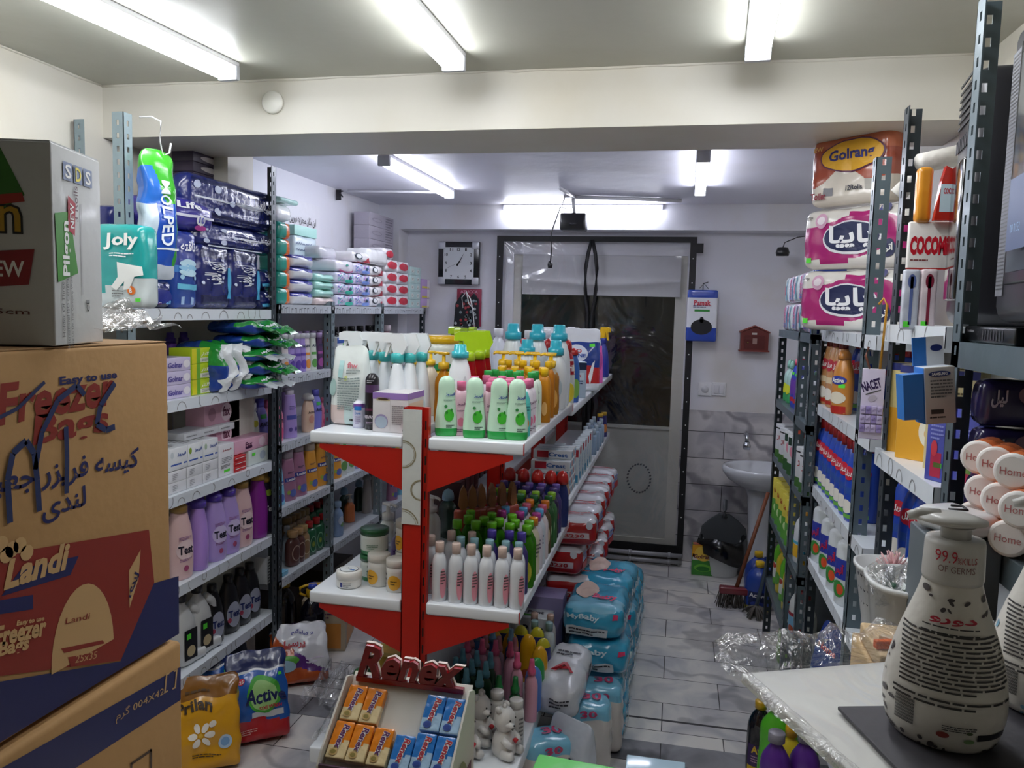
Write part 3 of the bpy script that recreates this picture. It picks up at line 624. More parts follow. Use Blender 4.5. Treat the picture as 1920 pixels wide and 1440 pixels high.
# gondola --------------------------------------------------------------------
GY0, GXL, GXR = 2.1, -1.03, -.40; GT, GMZ, GB = 1.24, .765, .285
REDM = M('b3180f', .35, 0, 0, 20, .2, .04)
gon = thing('gondola_shelving', 'double-sided gondola with red uprights and white shelves in the middle', 'shelving')
for k, y in enumerate((2.1, 3.12, 4.12, 5.0)):
    g = G(); h = 1.322 if k == 0 else 1.15; x0, x1 = -.745, -.675
    g.box(x0, x0 + .055, y, y + .0025, 0, h, REDM); g.box(x0, x0 + .0025, y, y + .03, 0, h, REDM); g.box(x0 + .055, x1, y + .012, y + .03, 0, h, REDM); g.box(x0, x1, y + .03, y + .0325, 0, h, REDM)
    for i in range(int(h / .05)): g.box(x0 + .06, x0 + .064, y + .0112, y + .012, i * .05 + .01, i * .05 + .035, BLK)
    g.obj('upright', gon)
    if k == 0:
        g = G(); g.box(x0 - .001, x0 + .054, y - .003, y - .0005, .99, h - .005, card('ccd0cc')); fr = (V3((x0 + .027, y - .0035, 0)), V3((1, 0, 0)), V3((0, 0, 1)))
        for (cx_, cz_, r) in ((-.027, 1.19, .04), (.027, 1.09, .03), (-.027, .985, .05)):
            for i in range(16):
                a, b = PI * i / 16 - PI / 2, PI * (i + 1) / 16 - PI / 2; sg = 1 if cx_ < 0 else -1
                if cz_ + math.sin(a) * r < .992 or cz_ + math.sin(b) * r < .992: continue
                for q, wd_ in ((r, .0035), (r * .86, .0012)): g.add([(x0 + .027 + cx_ + sg * math.cos(t_) * q_, y - .0036, cz_ + math.sin(t_) * q_) for t_, q_ in ((a, q), (b, q), (b, q - wd_), (a, q - wd_))], [(0, 1, 2, 3)], ink('8c8468'))
        g.obj('printed_cover_strip', gon)
WS = M('e6ebf0', .25, 0, 0, 20, .3, .02)
def gshelf(x0, x1, y0, y1, zt, lip=.034, m=WS):
    g = G(); g.rbox(x1 - x0, y1 - y0, lip, .006, m, c=((x0 + x1) / 2, (y0 + y1) / 2), z=zt - lip); g.obj('shelf', gon)
for i, (a, b, zz) in enumerate(((2.1, 3.12, (GT, GMZ, GB)), (3.13, 4.12, (1.22, .85, .26)), (4.13, 5.0, (1.22, .85, .26)))):
    for z in zz:
        gshelf(GXL, -.748, a, b, z, .034 if z > .5 else .05); gshelf(-.672, GXR, a, b, z, .034 if z > .5 else .05)
for y in (2.104, 3.124, 4.126):
    for z, dz in ((GT - .036, .12), (GMZ - .036 if y < 3 else .85 - .036, .12)):
        for s, xe, xi in ((-1, GXL + .03, -.746), (1, GXR - .03, -.674)):
            g = G(); g.ext([(xi, z), (xe, z), (xe, z - .012), (xi, z - dz)][::(1 if s < 0 else -1)], y, y + .003, REDM); g.obj('bracket', gon)
for y in (2.1, 3.12, 4.12):
    for z in (GT, GMZ): g = G(); g.box(GXR - .001, GXR + .0012, y + .001, y + .006, z - .034, z - .002, REDM); g.obj('edge_clip', gon)
g = G(); g.box(-.715, -.705, 2.14, 5.0, .29, .62, M('c9cdd2', .4)); g.obj('back_panel', gon)

# right shelving --------------------------------------------------------------
RX = .48; xb = .775
shelving('shelving_unit', 'near right grey slotted-angle shelving holding the television', [(RX, 1.56, 2.15, 1, -1, GR), (xb - .01, 1.56, 2.1, -1, -1, GR)], [(.75, 1.56)], [1.565, 1.262], .045, 0, GR, RX, xb, -1)
shelving('shelving_unit', 'right shelving with white ring-patterned edges beside the television', [(RX + .012, 2.05, 2.09, 1, -1, GD)], [(1.6, 2.06)], [1.59, 1.29, .99, .80], .04, 1, SWL, RX, xb, -1)
shelving('shelving_unit', 'right shelving holding the toilet paper packs and blue cleaner bottles', [(RX, 2.25, 2.02, 1, 1, GR), (RX, 2.93, 1.55, 1, -1, GD), (xb, 2.25, 2.0, -1, 1, GR), (xb, 2.93, 1.9, -1, -1, GD)], [(2.12, 2.93)], [1.56, 1.305, 1.02, .76, .34], .036, 1, SWL, RX, xb, -1)
shelving('shelving_unit', 'farthest right grey shelving beside the washbasin', [(RX, 3.1, 1.62, 1, 1, GR), (RX, 3.4, 1.56, 1, 1, GR), (RX, 4.1, 1.5, 1, -1, GD), (xb, 4.1, 1.5, -1, -1, GD)], [(3.1, 4.1)], [1.54, 1.2, .93, .62, .3], .034, 0, GR, RX, xb, -1)

# ================================================================ LEFT SHELVES
def cdepth(x, y, z): return -(W2C[2][0] * x + W2C[2][1] * y + W2C[2][2] * (z - CAMZ))
def left_box(key, cat, label, px0, px1, ytop, z, D, mk, X=-1.648, n=1, group=None, where=None, h=None, cols=1, gap=.002, rz=R(90)):
    """goods on a left shelf whose front (facing the aisle) spans columns px0..px1; n stacked"""
    y0, y1 = YX(px0, X, z + .05), YX(px1, X, z + .05); w = (y1 - y0) / cols - gap
    if h is None: h = (PX((px0 + px1) / 2, ytop, X)[1] - z) / n - .001
    proto(key, cat, mk(w, D, h)); names = []
    for c in range(cols):
        for k in range(n):
            pos = ''
            if n > 1: pos = {0: 'bottom', n - 1: 'top'}.get(k, 'bottom but ' + ('one' if k == 1 else 'two' if k == 2 else 'three')) + (' one' if k in (0, n - 1) else '')
            cc = '' if cols == 1 else (' of the nearest stack' if c == 0 else ' of the farthest stack' if c == cols - 1 else ' of the middle stack')
            lab = label if n == 1 and cols == 1 else '%s, %s%s%s' % (label, pos, cc or (' of its stack'), (', ' + where) if where else '')
            if n == 1 and cols > 1: lab = '%s, %s one%s' % (label, 'nearest' if c == 0 else 'farthest' if c == cols - 1 else 'middle', ' ' + where if where else '')
            use(key, X - D / 2, y0 + (c + .5) * (w + gap), z + k * (h + .001), rz, lab, group)
    return y0, y1, h
def row_left(key, pxs, z, base, where, group, X=-1.64, D=.06, frm='near end'):
    pts = [(X - D / 2, YX(p, X, z + .08)) for p in pxs]
    series(key, pts, z, R(90), base, where, group, 0, frm)

def navy(name, prints, seed=1, hi=.5):
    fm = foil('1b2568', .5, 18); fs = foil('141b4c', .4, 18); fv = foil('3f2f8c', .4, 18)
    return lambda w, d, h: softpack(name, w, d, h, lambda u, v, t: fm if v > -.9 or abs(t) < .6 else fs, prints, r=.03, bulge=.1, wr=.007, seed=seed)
# --- top shelf of the near unit
x, z = PY(262, 500, 2.0)
proto('teal', 'diaper pack', softpack('diaper_pack', .22, .08, .235, lambda u, v, t: foil('1f9c9a', .3) if t > -.55 + .25 * u else foil('c9d2d2', .3), [
    ('F', 't', .22, .30, .5, .2, 'f6f6f2', 'Joly'), ('F', 'l', .22, .14, .34, .06, 'e0ecec', 2), ('F', 'p', .25, -.12, .5, .5, 'eef0ec', [(-.2, .35), (.1, .3), (.5, .25), (.55, .05), (.3, 0), (.2, -.2), (.1, -.3), (-.05, -.32), (.0, -.12), (-.25, -.35), (-.4, -.25), (-.2, 0)][::-1]),
    ('F', 'e', .34, -.28, .12, .11, 'e87a2a'), ('F', 't', .34, -.28, .04, .07, WHT, '8'), ('F', 'r', .42, -.4, .08, .04, TAG), ('F', 'l', .15, -.33, .16, .1, '777777', 3)], r=.02, bulge=.12, seed=5))
use('teal', x - .105, 2.045, 1.578, 0, 'teal diaper pack with white lettering standing beside the front post')
EML = [('F', 'e', .0, -.1, .8, .5, '1d2c8c'), ('F', 'r', -.28, -.3, .16, .12, 'e8e8f0'), ('F', 'r', .0, -.3, .16, .12, 'd23a90'), ('F', 'r', .28, -.3, .16, .12, '6fb4e4'), ('F', 't', -.28, -.3, .06, .06, 'c02050', 'E'), ('F', 't', 0, -.3, .06, .06, WHT, 'M'), ('F', 't', .28, -.3, .05, .06, NAVY, 'L')]
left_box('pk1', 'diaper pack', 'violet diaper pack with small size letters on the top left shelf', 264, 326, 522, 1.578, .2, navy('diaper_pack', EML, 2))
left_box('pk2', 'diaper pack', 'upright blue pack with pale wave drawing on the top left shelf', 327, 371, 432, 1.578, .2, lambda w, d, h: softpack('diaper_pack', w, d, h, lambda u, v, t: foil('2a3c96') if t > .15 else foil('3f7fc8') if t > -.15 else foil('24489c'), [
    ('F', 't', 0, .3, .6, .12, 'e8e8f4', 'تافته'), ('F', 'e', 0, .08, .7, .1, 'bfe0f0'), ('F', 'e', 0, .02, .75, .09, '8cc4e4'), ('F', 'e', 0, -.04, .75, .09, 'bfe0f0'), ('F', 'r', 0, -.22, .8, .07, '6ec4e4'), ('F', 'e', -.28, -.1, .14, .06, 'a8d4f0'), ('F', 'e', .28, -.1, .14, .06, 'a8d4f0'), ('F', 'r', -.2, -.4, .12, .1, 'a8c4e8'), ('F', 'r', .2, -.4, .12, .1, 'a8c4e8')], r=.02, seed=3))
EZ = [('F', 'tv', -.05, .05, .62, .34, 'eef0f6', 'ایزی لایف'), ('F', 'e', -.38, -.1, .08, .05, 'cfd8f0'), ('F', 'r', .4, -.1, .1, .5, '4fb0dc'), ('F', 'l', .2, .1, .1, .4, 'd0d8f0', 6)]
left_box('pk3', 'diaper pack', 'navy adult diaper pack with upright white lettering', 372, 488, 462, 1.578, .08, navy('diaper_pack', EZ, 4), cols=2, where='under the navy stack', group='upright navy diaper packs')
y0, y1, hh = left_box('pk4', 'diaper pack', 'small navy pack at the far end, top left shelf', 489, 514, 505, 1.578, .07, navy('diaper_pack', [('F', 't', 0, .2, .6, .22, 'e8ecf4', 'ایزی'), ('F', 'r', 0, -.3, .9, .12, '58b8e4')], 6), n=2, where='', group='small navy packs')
ICON = [('F', 'e', -.42, .25, .07, .18, 'b9c2dc'), ('F', 'e', -.42, -.25, .07, .18, 'b9c2dc'), ('F', 'e', -.22, .25, .07, .18, 'b9c2dc'), ('F', 'e', -.22, -.25, .07, .18, 'b9c2dc'), ('F', 'e', -.06, 0, .06, .15, 'b9c2dc'), ('F', 'td', .14, 0, .6, .08, 'e8ecf6', 'EasyLife'), ('F', 't', .34, .1, .2, .3, 'eef0f8', 'ایزی لایف')]
zt = 1.578 + 2 * hh + .006
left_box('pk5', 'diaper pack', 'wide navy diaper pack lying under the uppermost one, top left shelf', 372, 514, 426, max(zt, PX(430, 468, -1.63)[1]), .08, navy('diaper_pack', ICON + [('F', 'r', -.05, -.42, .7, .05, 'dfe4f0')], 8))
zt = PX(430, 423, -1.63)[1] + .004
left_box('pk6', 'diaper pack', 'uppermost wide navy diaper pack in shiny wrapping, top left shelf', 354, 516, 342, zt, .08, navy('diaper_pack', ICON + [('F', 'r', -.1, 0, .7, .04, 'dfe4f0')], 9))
left_box('pk7', 'diaper pack', 'purple diaper pack lying across the upright blue pack', 318, 402, 372, PX(350, 430, -1.63)[1], .2, lambda w, d, h: softpack('diaper_pack', w, d, h, foil('3a3494', .5), [('F', 't', -.15, .25, .5, .2, 'f0f0f6', 'Life'), ('F', 'r', 0, -.05, .9, .08, 'e0e0f0'), ('F', 'e', .1, -.15, .2, .34, 'f0f0f4'), ('F', 't', .1, -.15, .12, .2, '4a4ab0', '10'), ('F', 'e', .12, -.38, .26, .16, 'b23a94')], r=.03, bulge=.16, seed=12))
left_box('pk8', 'diaper pack', 'navy diaper pack with round icons behind the front post', 215, 262, 388, 1.69, .16, navy('diaper_pack', ICON, 14), X=-1.72)
left_box('pk9', 'diaper pack', 'navy diaper pack lowest behind the teal one', 205, 262, 470, 1.578, .16, navy('diaper_pack', [], 15), X=-1.70)
left_box('foilbox', 'box', 'brown and navy carton of foil rolls', 362, 447, 296, PX(400, 350, -1.78)[1], .09, lambda w, d, h: carton('roll_carton', w, d, h, '3d3248', [('F', 'e', -.1, 0, .5, .55, 'c9c2c0'), ('F', 't', .25, 0, .3, .3, 'd8d0c8', 'Roll')]), X=-1.78, n=3, where='beside the pillar', group='foil roll cartons on the navy packs')
# pack hanging from the post
hy, hz = PX(290, 400, -1.585); t = thing('hanging_diaper_pack', 'blue and green pad pack hanging from a wire hook on the post', 'diaper pack', (-1.575, hy, 0), R(62)); zb, ztop = PX(295, 524, -1.585)[1], PX(285, 282, -1.585)[1]; h = ztop - zb
def bl(u, v, t):
    if t > .86: return foil('3fae2c', .5)
    if t < .1: return foil('c8d0dc', .5)
    if t > .6: return foil('2a6cc8', .5) if u < .3 - (t - .6) * 3 else foil('3aa42c', .5)
    if u < -.25 and t > .33: return foil('c6d4e0', .5)
    return foil('1d4fb4', .5) if u < .75 else foil('2f9a34', .5)
body = pouch('pack', .105, .06, h, bl, [('F', 'td', .12, .02, .3, .5, 'e4ecf4', 'MOLPED'), ('F', 'r', .1, -.25, .9, .015, 'e8f0f0')], both=True, wr=.012, n=30)(); body.parent = t; body.location = (0, 0, zb)
g = G(); g.tube([(-.03, .045, ztop + .1), (.0, .03, ztop + .105), (.015, 0, ztop + .09), (.01, 0, ztop + .03), (.02, 0, ztop - .01), (.04, 0, ztop + .0), (.045, 0, ztop + .03)], .003, plas('e0e0e0'), 6); g.obj('wire_hook', t)

# --- second shelf of the near unit
zz = 1.276
def soap(name, base, txt, tc, extra=()): return lambda w, d, h: carton(name, w, d, h, base, [('F', 't', -.1, -.05, .55, .42, tc, txt), ('F', 'e', .34, .0, .26, .6, 'e9e4ea'), ('T', 'l', 0, 0, .6, .5, 'aaa0b8', 3)] + list(extra))
left_box('golnar', 'soap box', 'lilac soap carton with flower print', 308, 358, 670, zz, .09, soap('soap_carton', 'c9bfdc', 'Golnar', '5a4f9c'), n=3, where='beside the cardboard box', group='lilac soap cartons')
left_box('lemon', 'soap box', 'yellow and green soap carton', 360, 396, 652, zz, .09, lambda w, d, h: carton('soap_carton', w, d, h, 'b9d21e', [('F', 'r', -.38, 0, .24, .98, 'd8d020'), ('F', 'r', -.18, 0, .2, .98, '6cae2a'), ('F', 't', .2, .1, .5, .3, 'f4f6e4', 'گلنار'), ('F', 'r', .2, -.28, .55, .3, 'dfe0cc'), ('F', 'l', .2, -.28, .4, .2, '777777', 3)]), n=3, where='on the second left shelf', group='yellow and green soap cartons')
left_box('wsoap', 'soap box', 'small white and blue soap carton beside the yellow-green ones', 398, 420, 722, zz, .09, lambda w, d, h: carton('soap_carton', w, d, h, 'd5dde4', [('F', 'e', 0, 0, .6, .7, '9fc0dc'), ('F', 'l', 0, 0, .6, .6, '7090b0', 3)]))
bb = foil('1c3f94', .6, 20); bg = foil('1f8a34', .6, 20); bw = foil('dfe3e8', .6, 20)
def padbag(w, d, h, seed, white=True):
    return softpack('pad_bag', w, d, h, lambda u, v, t: bw if (v < -.8 and abs(t) < .35 and white) else (bg if (v < -.2 and t > .1) else bb), [('F', 't', -.2, .3, .4, .2, 'e8eef4', 'MyBaby')] if not white else [], r=.02, bulge=.3, wr=.014, seed=seed, n=10)
def mk_up(seed):
    def mk():
        g0 = padbag(.05, .17, .17, seed, False)(); r0 = thing('pad_bag', 'x', 'pad bag'); g0.name = 'bag_body'; g0.parent = r0
        g = G(); rr = random.Random(seed); a = [( .0 + rr.uniform(-.02, .02), -.09 - .028 * math.sin(PI * i / 8) - rr.uniform(0, .012), .0 + i * .0215) for i in range(9)]; V = []
        for p in a: V += [(p[0] - .002, -.08, p[2]), p, (p[0] + .02, p[1] - .01, p[2] + .004)]
        g.add(V, [(i * 3 + k, i * 3 + k + 1, i * 3 + k + 4, i * 3 + k + 3) for i in range(8) for k in range(2)], bw, True); c = g.obj('crimped_end', r0); reg(r0, g0, c); return r0
    return mk
proto('upbag', 'pad pack', mk_up(4))
for i, p in enumerate((412, 432, 448)):
    use('upbag', -1.70, YX(p, -1.62, zz + .08), zz + .002, R(92), 'blue pad bag standing upright with crimped white end, %s from the soap cartons' % ORD[i], 'upright pad bags')
def mk_flat(seed):
    def mk():
        g0 = padbag(.19, .20, .045, seed, False)(); r0 = thing('pad_bag', 'x', 'pad bag'); g0.name = 'bag_body'; g0.parent = r0
        g = G(); rr = random.Random(seed); V = []; n = 10
        for i in range(n + 1):
            u = -.09 + .18 * i / n; V += [(u, -.095, .025), (u * 1.05, -.125, .022 + rr.uniform(-.012, .012)), (u * 1.1, -.155 - rr.uniform(0, .02), .008 + rr.uniform(-.012, .01))]
        g.add(V, [(i * 3 + k, i * 3 + k + 1, i * 3 + k + 4, i * 3 + k + 3) for i in range(n) for k in range(2)], bg if seed % 2 else bw, True); c = g.obj('crimped_end', r0); reg(r0, g0, c); return r0
    return mk
proto('flatg', 'pad pack', mk_flat(5)); proto('flatw', 'pad pack', mk_flat(6))
for k in range(5):
    use('flatg' if k in (1, 3, 4) else 'flatw', -1.64 + .008 * (k % 2), 2.80 + (.02 if k % 2 else 0), zz + .002 + k * .052, R(88 + 5 * (k % 2)), 'blue and green pad bag lying flat, %s from the bottom of the loose stack' % ORD[k], 'pad bags lying in a stack')
proto('softener', 'bottle', bottle('softener_bottle', .09, .07, .17, 'soft', '7a63ae', ('step', '4a2f8c', .02, .04), bands=[(.55, 1, '6a3f9c')]))
use('softener', -1.86, YX(320, -1.86, zz + .1), zz, R(90), 'purple bottle at the back of the second left shelf')
use('softener', -1.86, YX(345, -1.86, zz + .1), zz, R(90), 'second purple bottle behind the lilac soap cartons')

# --- third shelf of the near unit
zz = .956
fz = lambda txt, ac: (lambda w, d, h: carton('soap_box', w, d, h, 'e9ebee', [('F', 't', .15, .18, .5, .2, '2a4fa0', txt), ('F', 'r', 0, -.25, .9, .07, '3a5cb0'), ('F', 'e', .2, -.25, .14, .2, 'f0f2f4'), ('F', 'e2', -.38, .2, .18, .3, ac), ('T', 'l', 0, 0, .7, .6, '9a9a9a', 4)]))
left_box('fz1', 'soap box', 'white soap box with blue ribbon print', 318, 352, 878, zz + .078, .12, fz('فیروز', 'cfd6da'), X=-1.64, h=.075)
left_box('fz2', 'soap box', 'white soap box with green mark on the blue ribbon row', 353, 381, 868, zz + .078, .12, fz('فیروز', '8fae3a'), X=-1.64, h=.075)
left_box('fz3', 'soap box', 'white soap box with ribbon print beside the red lettered one', 382, 409, 858, zz + .078, .12, fz('فیروز', 'b4c8b0'), X=-1.64, h=.075)
left_box('fz4', 'soap box', 'taller white soap box with red lettering and green price tag', 411, 439, 832, zz, .12, lambda w, d, h: carton('soap_box', w, d, h, 'e6e6ea', [('F', 't', 0, .32, .6, .08, 'b0303c', 'فیروز'), ('F', 'l', 0, .0, .7, .2, '8a8a90', 4), ('F', 'r', 0, -.35, .4, .08, TAG), ('F', 'l', -.1, -.2, .6, .12, '555555', 3), ('T', 'l', 0, 0, .6, .6, '999999', 3)]), X=-1.64)
left_box('wb', 'soap box', 'plain white carton', 318, 409, 0, zz, .12, lambda w, d, h: carton('plain_carton', w, d, h, 'e2e2e6', [('F', 'l', -.2, 0, .3, .6, '9a9aa0', 4), ('F', 'r', .47, 0, .01, 1, '8a8a8c')]), X=-1.64, n=2, cols=3, h=.037, where='third shelf', group='low plain white cartons')
left_box('wb2', 'soap box', 'flat white carton laid on the soap boxes', 345, 440, 812, zz + .155, .1, lambda w, d, h: carton('plain_carton', w, d, h, 'cfd0d4', [('F', 'l', 0, 0, .8, .4, '8c8c90', 1)]), X=-1.69, h=.025, cols=3, where='third shelf', group='flat white cartons')
left_box('pinkb', 'tissue box', 'pink flowered tissue box', 384, 450, 752, zz, .08, lambda w, d, h: carton('tissue_box', w, d, h, 'd9a9bc', [('F', 'e', .1, 0, .3, .8, 'ecd6de'), ('F', 't', .1, .05, .2, .45, '6a2f4a', 'fax'), ('F', 'e', -.3, 0, .2, .6, 'b98a9c')]), X=-1.72, n=3, where='back of third left shelf', group='pink tissue boxes at the back')
left_box('faxp', 'tissue box', 'pink tissue box lying on the pale green carton', 440, 503, 820, zz + .062, .08, lambda w, d, h: carton('tissue_box', w, d, h, 'e3aec4', [('F', 't', -.1, .05, .2, .4, '5a2a4a', 'Fax'), ('F', 'r', -.1, -.2, .2, .2, '4a2048'), ('F', 'e', .3, 0, .2, .7, 'ecd0dc')]), X=-1.65)
left_box('grc', 'tissue box', 'pale green and white carton with a green price tag', 466, 503, 0, zz, .08, lambda w, d, h: carton('plain_carton', w, d, h, 'dbe4de', [('F', 'r', -.25, .2, .16, .2, TAG), ('F', 'e', .2, 0, .3, .6, 'b4c0cc')]), X=-1.65, h=.06)
left_box('redb', 'box', 'small red carton with white stripe', 440, 462, 0, zz, .05, lambda w, d, h: carton('soap_carton', w, d, h, 'c01f24', [('F', 'r', 0, .1, .9, .12, 'f0f0f0')]), X=-1.635, n=3, h=.019, where='third left shelf', group='little red cartons')

# --- fourth shelf of the near unit: softeners
zz = .641
LT = lambda c: [('F', 't', .0, -.05, .6, .13, '14142a', 'Test'), ('F', 'e', .0, -.05, .72, .3, c), ('F', 'e', 0, -.33, .2, .09, 'b0507a'), ('F', 'l', 0, .12, .5, .06, '9a6a9a', 3), ('F', 'l', 0, -.2, .5, .05, '9a6a9a', 2)]
tp = [(.86, 0), (.95, .03), (1, .25), (1, .5), (.88, .75), (.66, .93), (.6, 1)]
proto('tlav', 'bottle', bottle('softener_bottle', .095, .07, .225, tp, 'b89fe0', ('step', '5a3fae', .029, .05), [p for p in LT('d2c4ea')]))
proto('tlav2', 'bottle', bottle('softener_bottle', .095, .07, .225, tp, 'b48fe0', ('step', '5a3fae', .029, .05)))
proto('tpink', 'bottle', bottle('softener_bottle', .1, .07, .235, tp, 'e6c2c0', ('step', 'a88440', .029, .05), LT('e9cfd0')))
proto('tmag', 'bottle', bottle('softener_bottle', .085, .07, .24, tp, '8a2a94', ('step', 'b08a3c', .027, .05)))
proto('tblk', 'bottle', bottle('softener_bottle', .085, .06, .22, tp, '2a2238', ('step', 'b08a3c', .022, .045), [('F', 't', 0, 0, .6, .12, 'e8e8ee', 'Test'), ('F', 'e', 0, .3, .5, .12, '8fae3a')]))
for key, p, lab in (('tpink', 336, 'cream softener bottle half hidden by the cardboard box'), ('tlav', 350, 'pale purple softener bottle set back behind the cream one'), ('tlav2', 372, 'plain lilac softener bottle with purple cap on the fourth left shelf'), ('tlav', 402, 'lilac softener bottle with violet cap, third in its row'), ('tlav', 428, 'lilac softener bottle with violet cap beside the cream bottles'),
                    ('tpink', 452, 'cream softener bottle with flower wreath and gold cap'), ('tpink', 464, 'cream softener bottle hidden behind another cream bottle'), ('tmag', 483, 'magenta softener bottle with gold cap by the dark post'), ('tblk', 496, 'dark softener bottle with gold cap behind the post')):
    X = -1.67 if p not in (350, 464) else -1.74; use(key, X, YX(p, X, zz + .1), zz, R(74 if p not in (372,) else 120), lab)
# --- fifth shelf: jugs and black bottles
zz = .311
def jug():
    t = thing('detergent_jug', 'x', 'jug'); w = plas('d6d8d8', .35); g = G()
    o = [(-.075, 0), (.075, 0), (.08, .05), (.078, .13), (.06, .19), (.03, .215), (.012, .225), (-.03, .225), (-.055, .19), (-.07, .12)]
    outer = o; inner = [(.03, .06), (.05, .08), (.052, .13), (.036, .165), (.018, .15), (.012, .1)]
    # ring-shaped handle side and body
    for (yy0, yy1) in ((-.03, .03),):
        g.tube([(.02, 0, .20), (.05, 0, .175), (.068, 0, .13), (.066, 0, .07), (.045, 0, .03)], .016, w, 10)
    g.lathe([(.8, 0), (1, .01), (1, .1), (.85, .16), (.5, .2), (.28, .215), (.26, .23)], w, .055, .045, 18, 2.4, c=(-.02, 0)); g.rbox(.11, .08, .04, .015, w, c=(.015, 0))
    a = g.obj('body', t); g = G(); g.lathe([(.02, 0), (.02, .03), (.016, .034)], plas('1b1b20'), n=14, c=(-.02, 0), z=.228); b = g.obj('cap', t)
    g = G(); do = V3((-.02, -.0465, .085)); fr = (do, V3((1, 0, 0)), V3((0, 0, 1))); g.grid(fr, -.03, .03, -.06, .05, BLK, 1, 1); fr = (do + V3((0, -.0006, 0)), fr[1], fr[2]); g.grid(fr, -.02, 0, .015, .035, TAG, 1, 1); g.ell(fr, 0, -.03, .04, .04, ink('c9b890')); c = g.obj('printed_label', t)
    reg(t, a, b, c); return t
proto('jug', 'jug', jug)
use('jug', -1.69, YX(352, -1.68, .4), zz, R(80), 'white handled jug with dark label beside the cardboard box'); use('jug', -1.69, YX(382, -1.68, .4), zz, R(80), 'white handled jug next to the black detergent bottles')
proto('tb', 'bottle', bottle('detergent_bottle', .095, .07, .2, [(.8, 0), (1, .04), (1, .45), (.8, .8), (.5, .95), (.45, 1)], '121217', ('cyl', '0d0d12', .018, .03), [('F', 'e', 0, -.12, .7, .5, 'aeb2c4'), ('F', 't', 0, -.1, .6, .14, '1a2a6a', 'Test'), ('F', 'e', -.24, -.22, .16, .1, 'b0405a')]))
for p, lab in ((402, 'black detergent bottle with white round label, nearest'), (432, 'black detergent bottle with white round label, second along'), (454, 'black detergent bottle with white round label, third along'), (472, 'black detergent bottle farthest along the fifth left shelf')): use('tb', -1.69, YX(p, -1.68, .4), zz, R(75), lab)

# ================================================================ FAR LEFT BANK
Z1 = 1.601
left_box('orteal', 'tissue pack', 'small teal and orange wet wipe pack', 524, 545, 0, Z1, .1, lambda w, d, h: softpack('wipe_pack', w, d, h, lambda u, v, t: foil('2fa090') if u < .1 else foil('e8741e'), [], r=.015, seed=2), h=.068, n=5, where='', group='teal and orange wipe packs')
left_box('navw', 'tissue pack', 'white tissue pack with navy top band', 547, 588, 478, Z1, .14, lambda w, d, h: softpack('tissue_pack', w, d, h, lambda u, v, t: foil('dfe2e8', .3) if t < .3 else foil('2c3494', .4), [], r=.018, seed=3, bulge=.14), n=4, where='', group='white and navy tissue packs')
left_box('chev', 'tissue pack', 'tall pale pack with dark chevron pattern', 552, 594, 443, Z1 + .005, .1, lambda w, d, h: softpack('tissue_pack', w, d, h, foil('c4d4dc', .2), [('F', 'p', -.45 + .1 * i, .36 - .09 * j, .09, .05, '5a6a8a', [(0, 0), (.5, .5), (1, 0), (1, .3), (.5, .8), (0, .3)]) for i in range(9) for j in range(8)], r=.015, bulge=.05), X=-1.80)
zq = PX(560, 440, -1.78)[1]
left_box('mintb', 'tissue pack', 'mint tissue box under the white paper rolls', 552, 594, 425, PX(570, 443, -1.80)[1], .1, lambda w, d, h: carton('tissue_box', w, d, h, 'a9d8cf'), X=-1.80)
proto('whiteroll', 'tissue pack', softpack('tissue_pack', .13, .1, .075, lambda u, v, t: foil('e6e8ea', .3) if abs(u) < .98 else foil('b5532c'), [], r=.03, seed=7))
zq = PX(570, 424, -1.80)[1] + .002
use('whiteroll', -1.85, 3.28, zq, R(80), 'white tissue bundle with brown side, nearer one on top'); use('whiteroll', -1.85, 3.42, zq, R(85), 'white tissue bundle, farther one on top beside the wall notice')
left_box('mintt', 'tissue pack', 'mint tissue pack uppermost behind the dark post', 526, 560, 372, zq + .08, .12, lambda w, d, h: softpack('tissue_pack', w, d, h, foil('b4dcd4', .3), [], r=.02), X=-1.78)
def mint(col): return lambda w, d, h: softpack('tissue_pack', w, d, h, foil(col, .2), [('F', 'e', .34, -.2, .16, .3, '4a5a58'), ('F', 'l', .34, -.2, .1, .2, 'c0d8d0', 2)], r=.018, seed=4, bulge=.1)
y0, y1, hh = left_box('mint0', 'tissue pack', 'pale pink tissue pack at the bottom of the mint stack', 592, 627, 558, Z1, .14, mint('e3cfcb'))
left_box('mint', 'tissue pack', 'plain mint tissue pack', 592, 627, 0, Z1 + hh + .002, .16, mint('a6dccf'), n=3, h=hh, where='', group='plain mint tissue packs')
def pat(c1, c2, c3):
    rr = random.Random(5); P = [('F', 'r', rr.uniform(-.44, .44), rr.uniform(-.42, .42), .05, .12, rr.choice([c1, c2, '8f86c8', '6a9ac0'])) for _ in range(46)] + [('F', 'e', .15, -.3, .5, .35, c3), ('F', 'e2', .2, .05, .18, .34, '2f4a6a')]
    return lambda w, d, h: softpack('tissue_pack', w, d, h, foil('d3d2e6', .15), P, r=.015, seed=6, bulge=.1)
y0, y1, hh = left_box('patt', 'tissue pack', 'tissue pack with mint and pink pattern', 631, 663, 510, Z1, .16, pat('c48ac0', '6ec4b4', '3cb8a0'), n=3, where='', group='mint and pink patterned tissue packs')
left_box('patb', 'tissue pack', 'tissue pack with lilac and blue pattern', 664, 693, 0, Z1, .16, pat('b07ac0', '8a9ad8', '7a98dc'), n=4, h=hh, where='', group='lilac and blue patterned tissue packs')
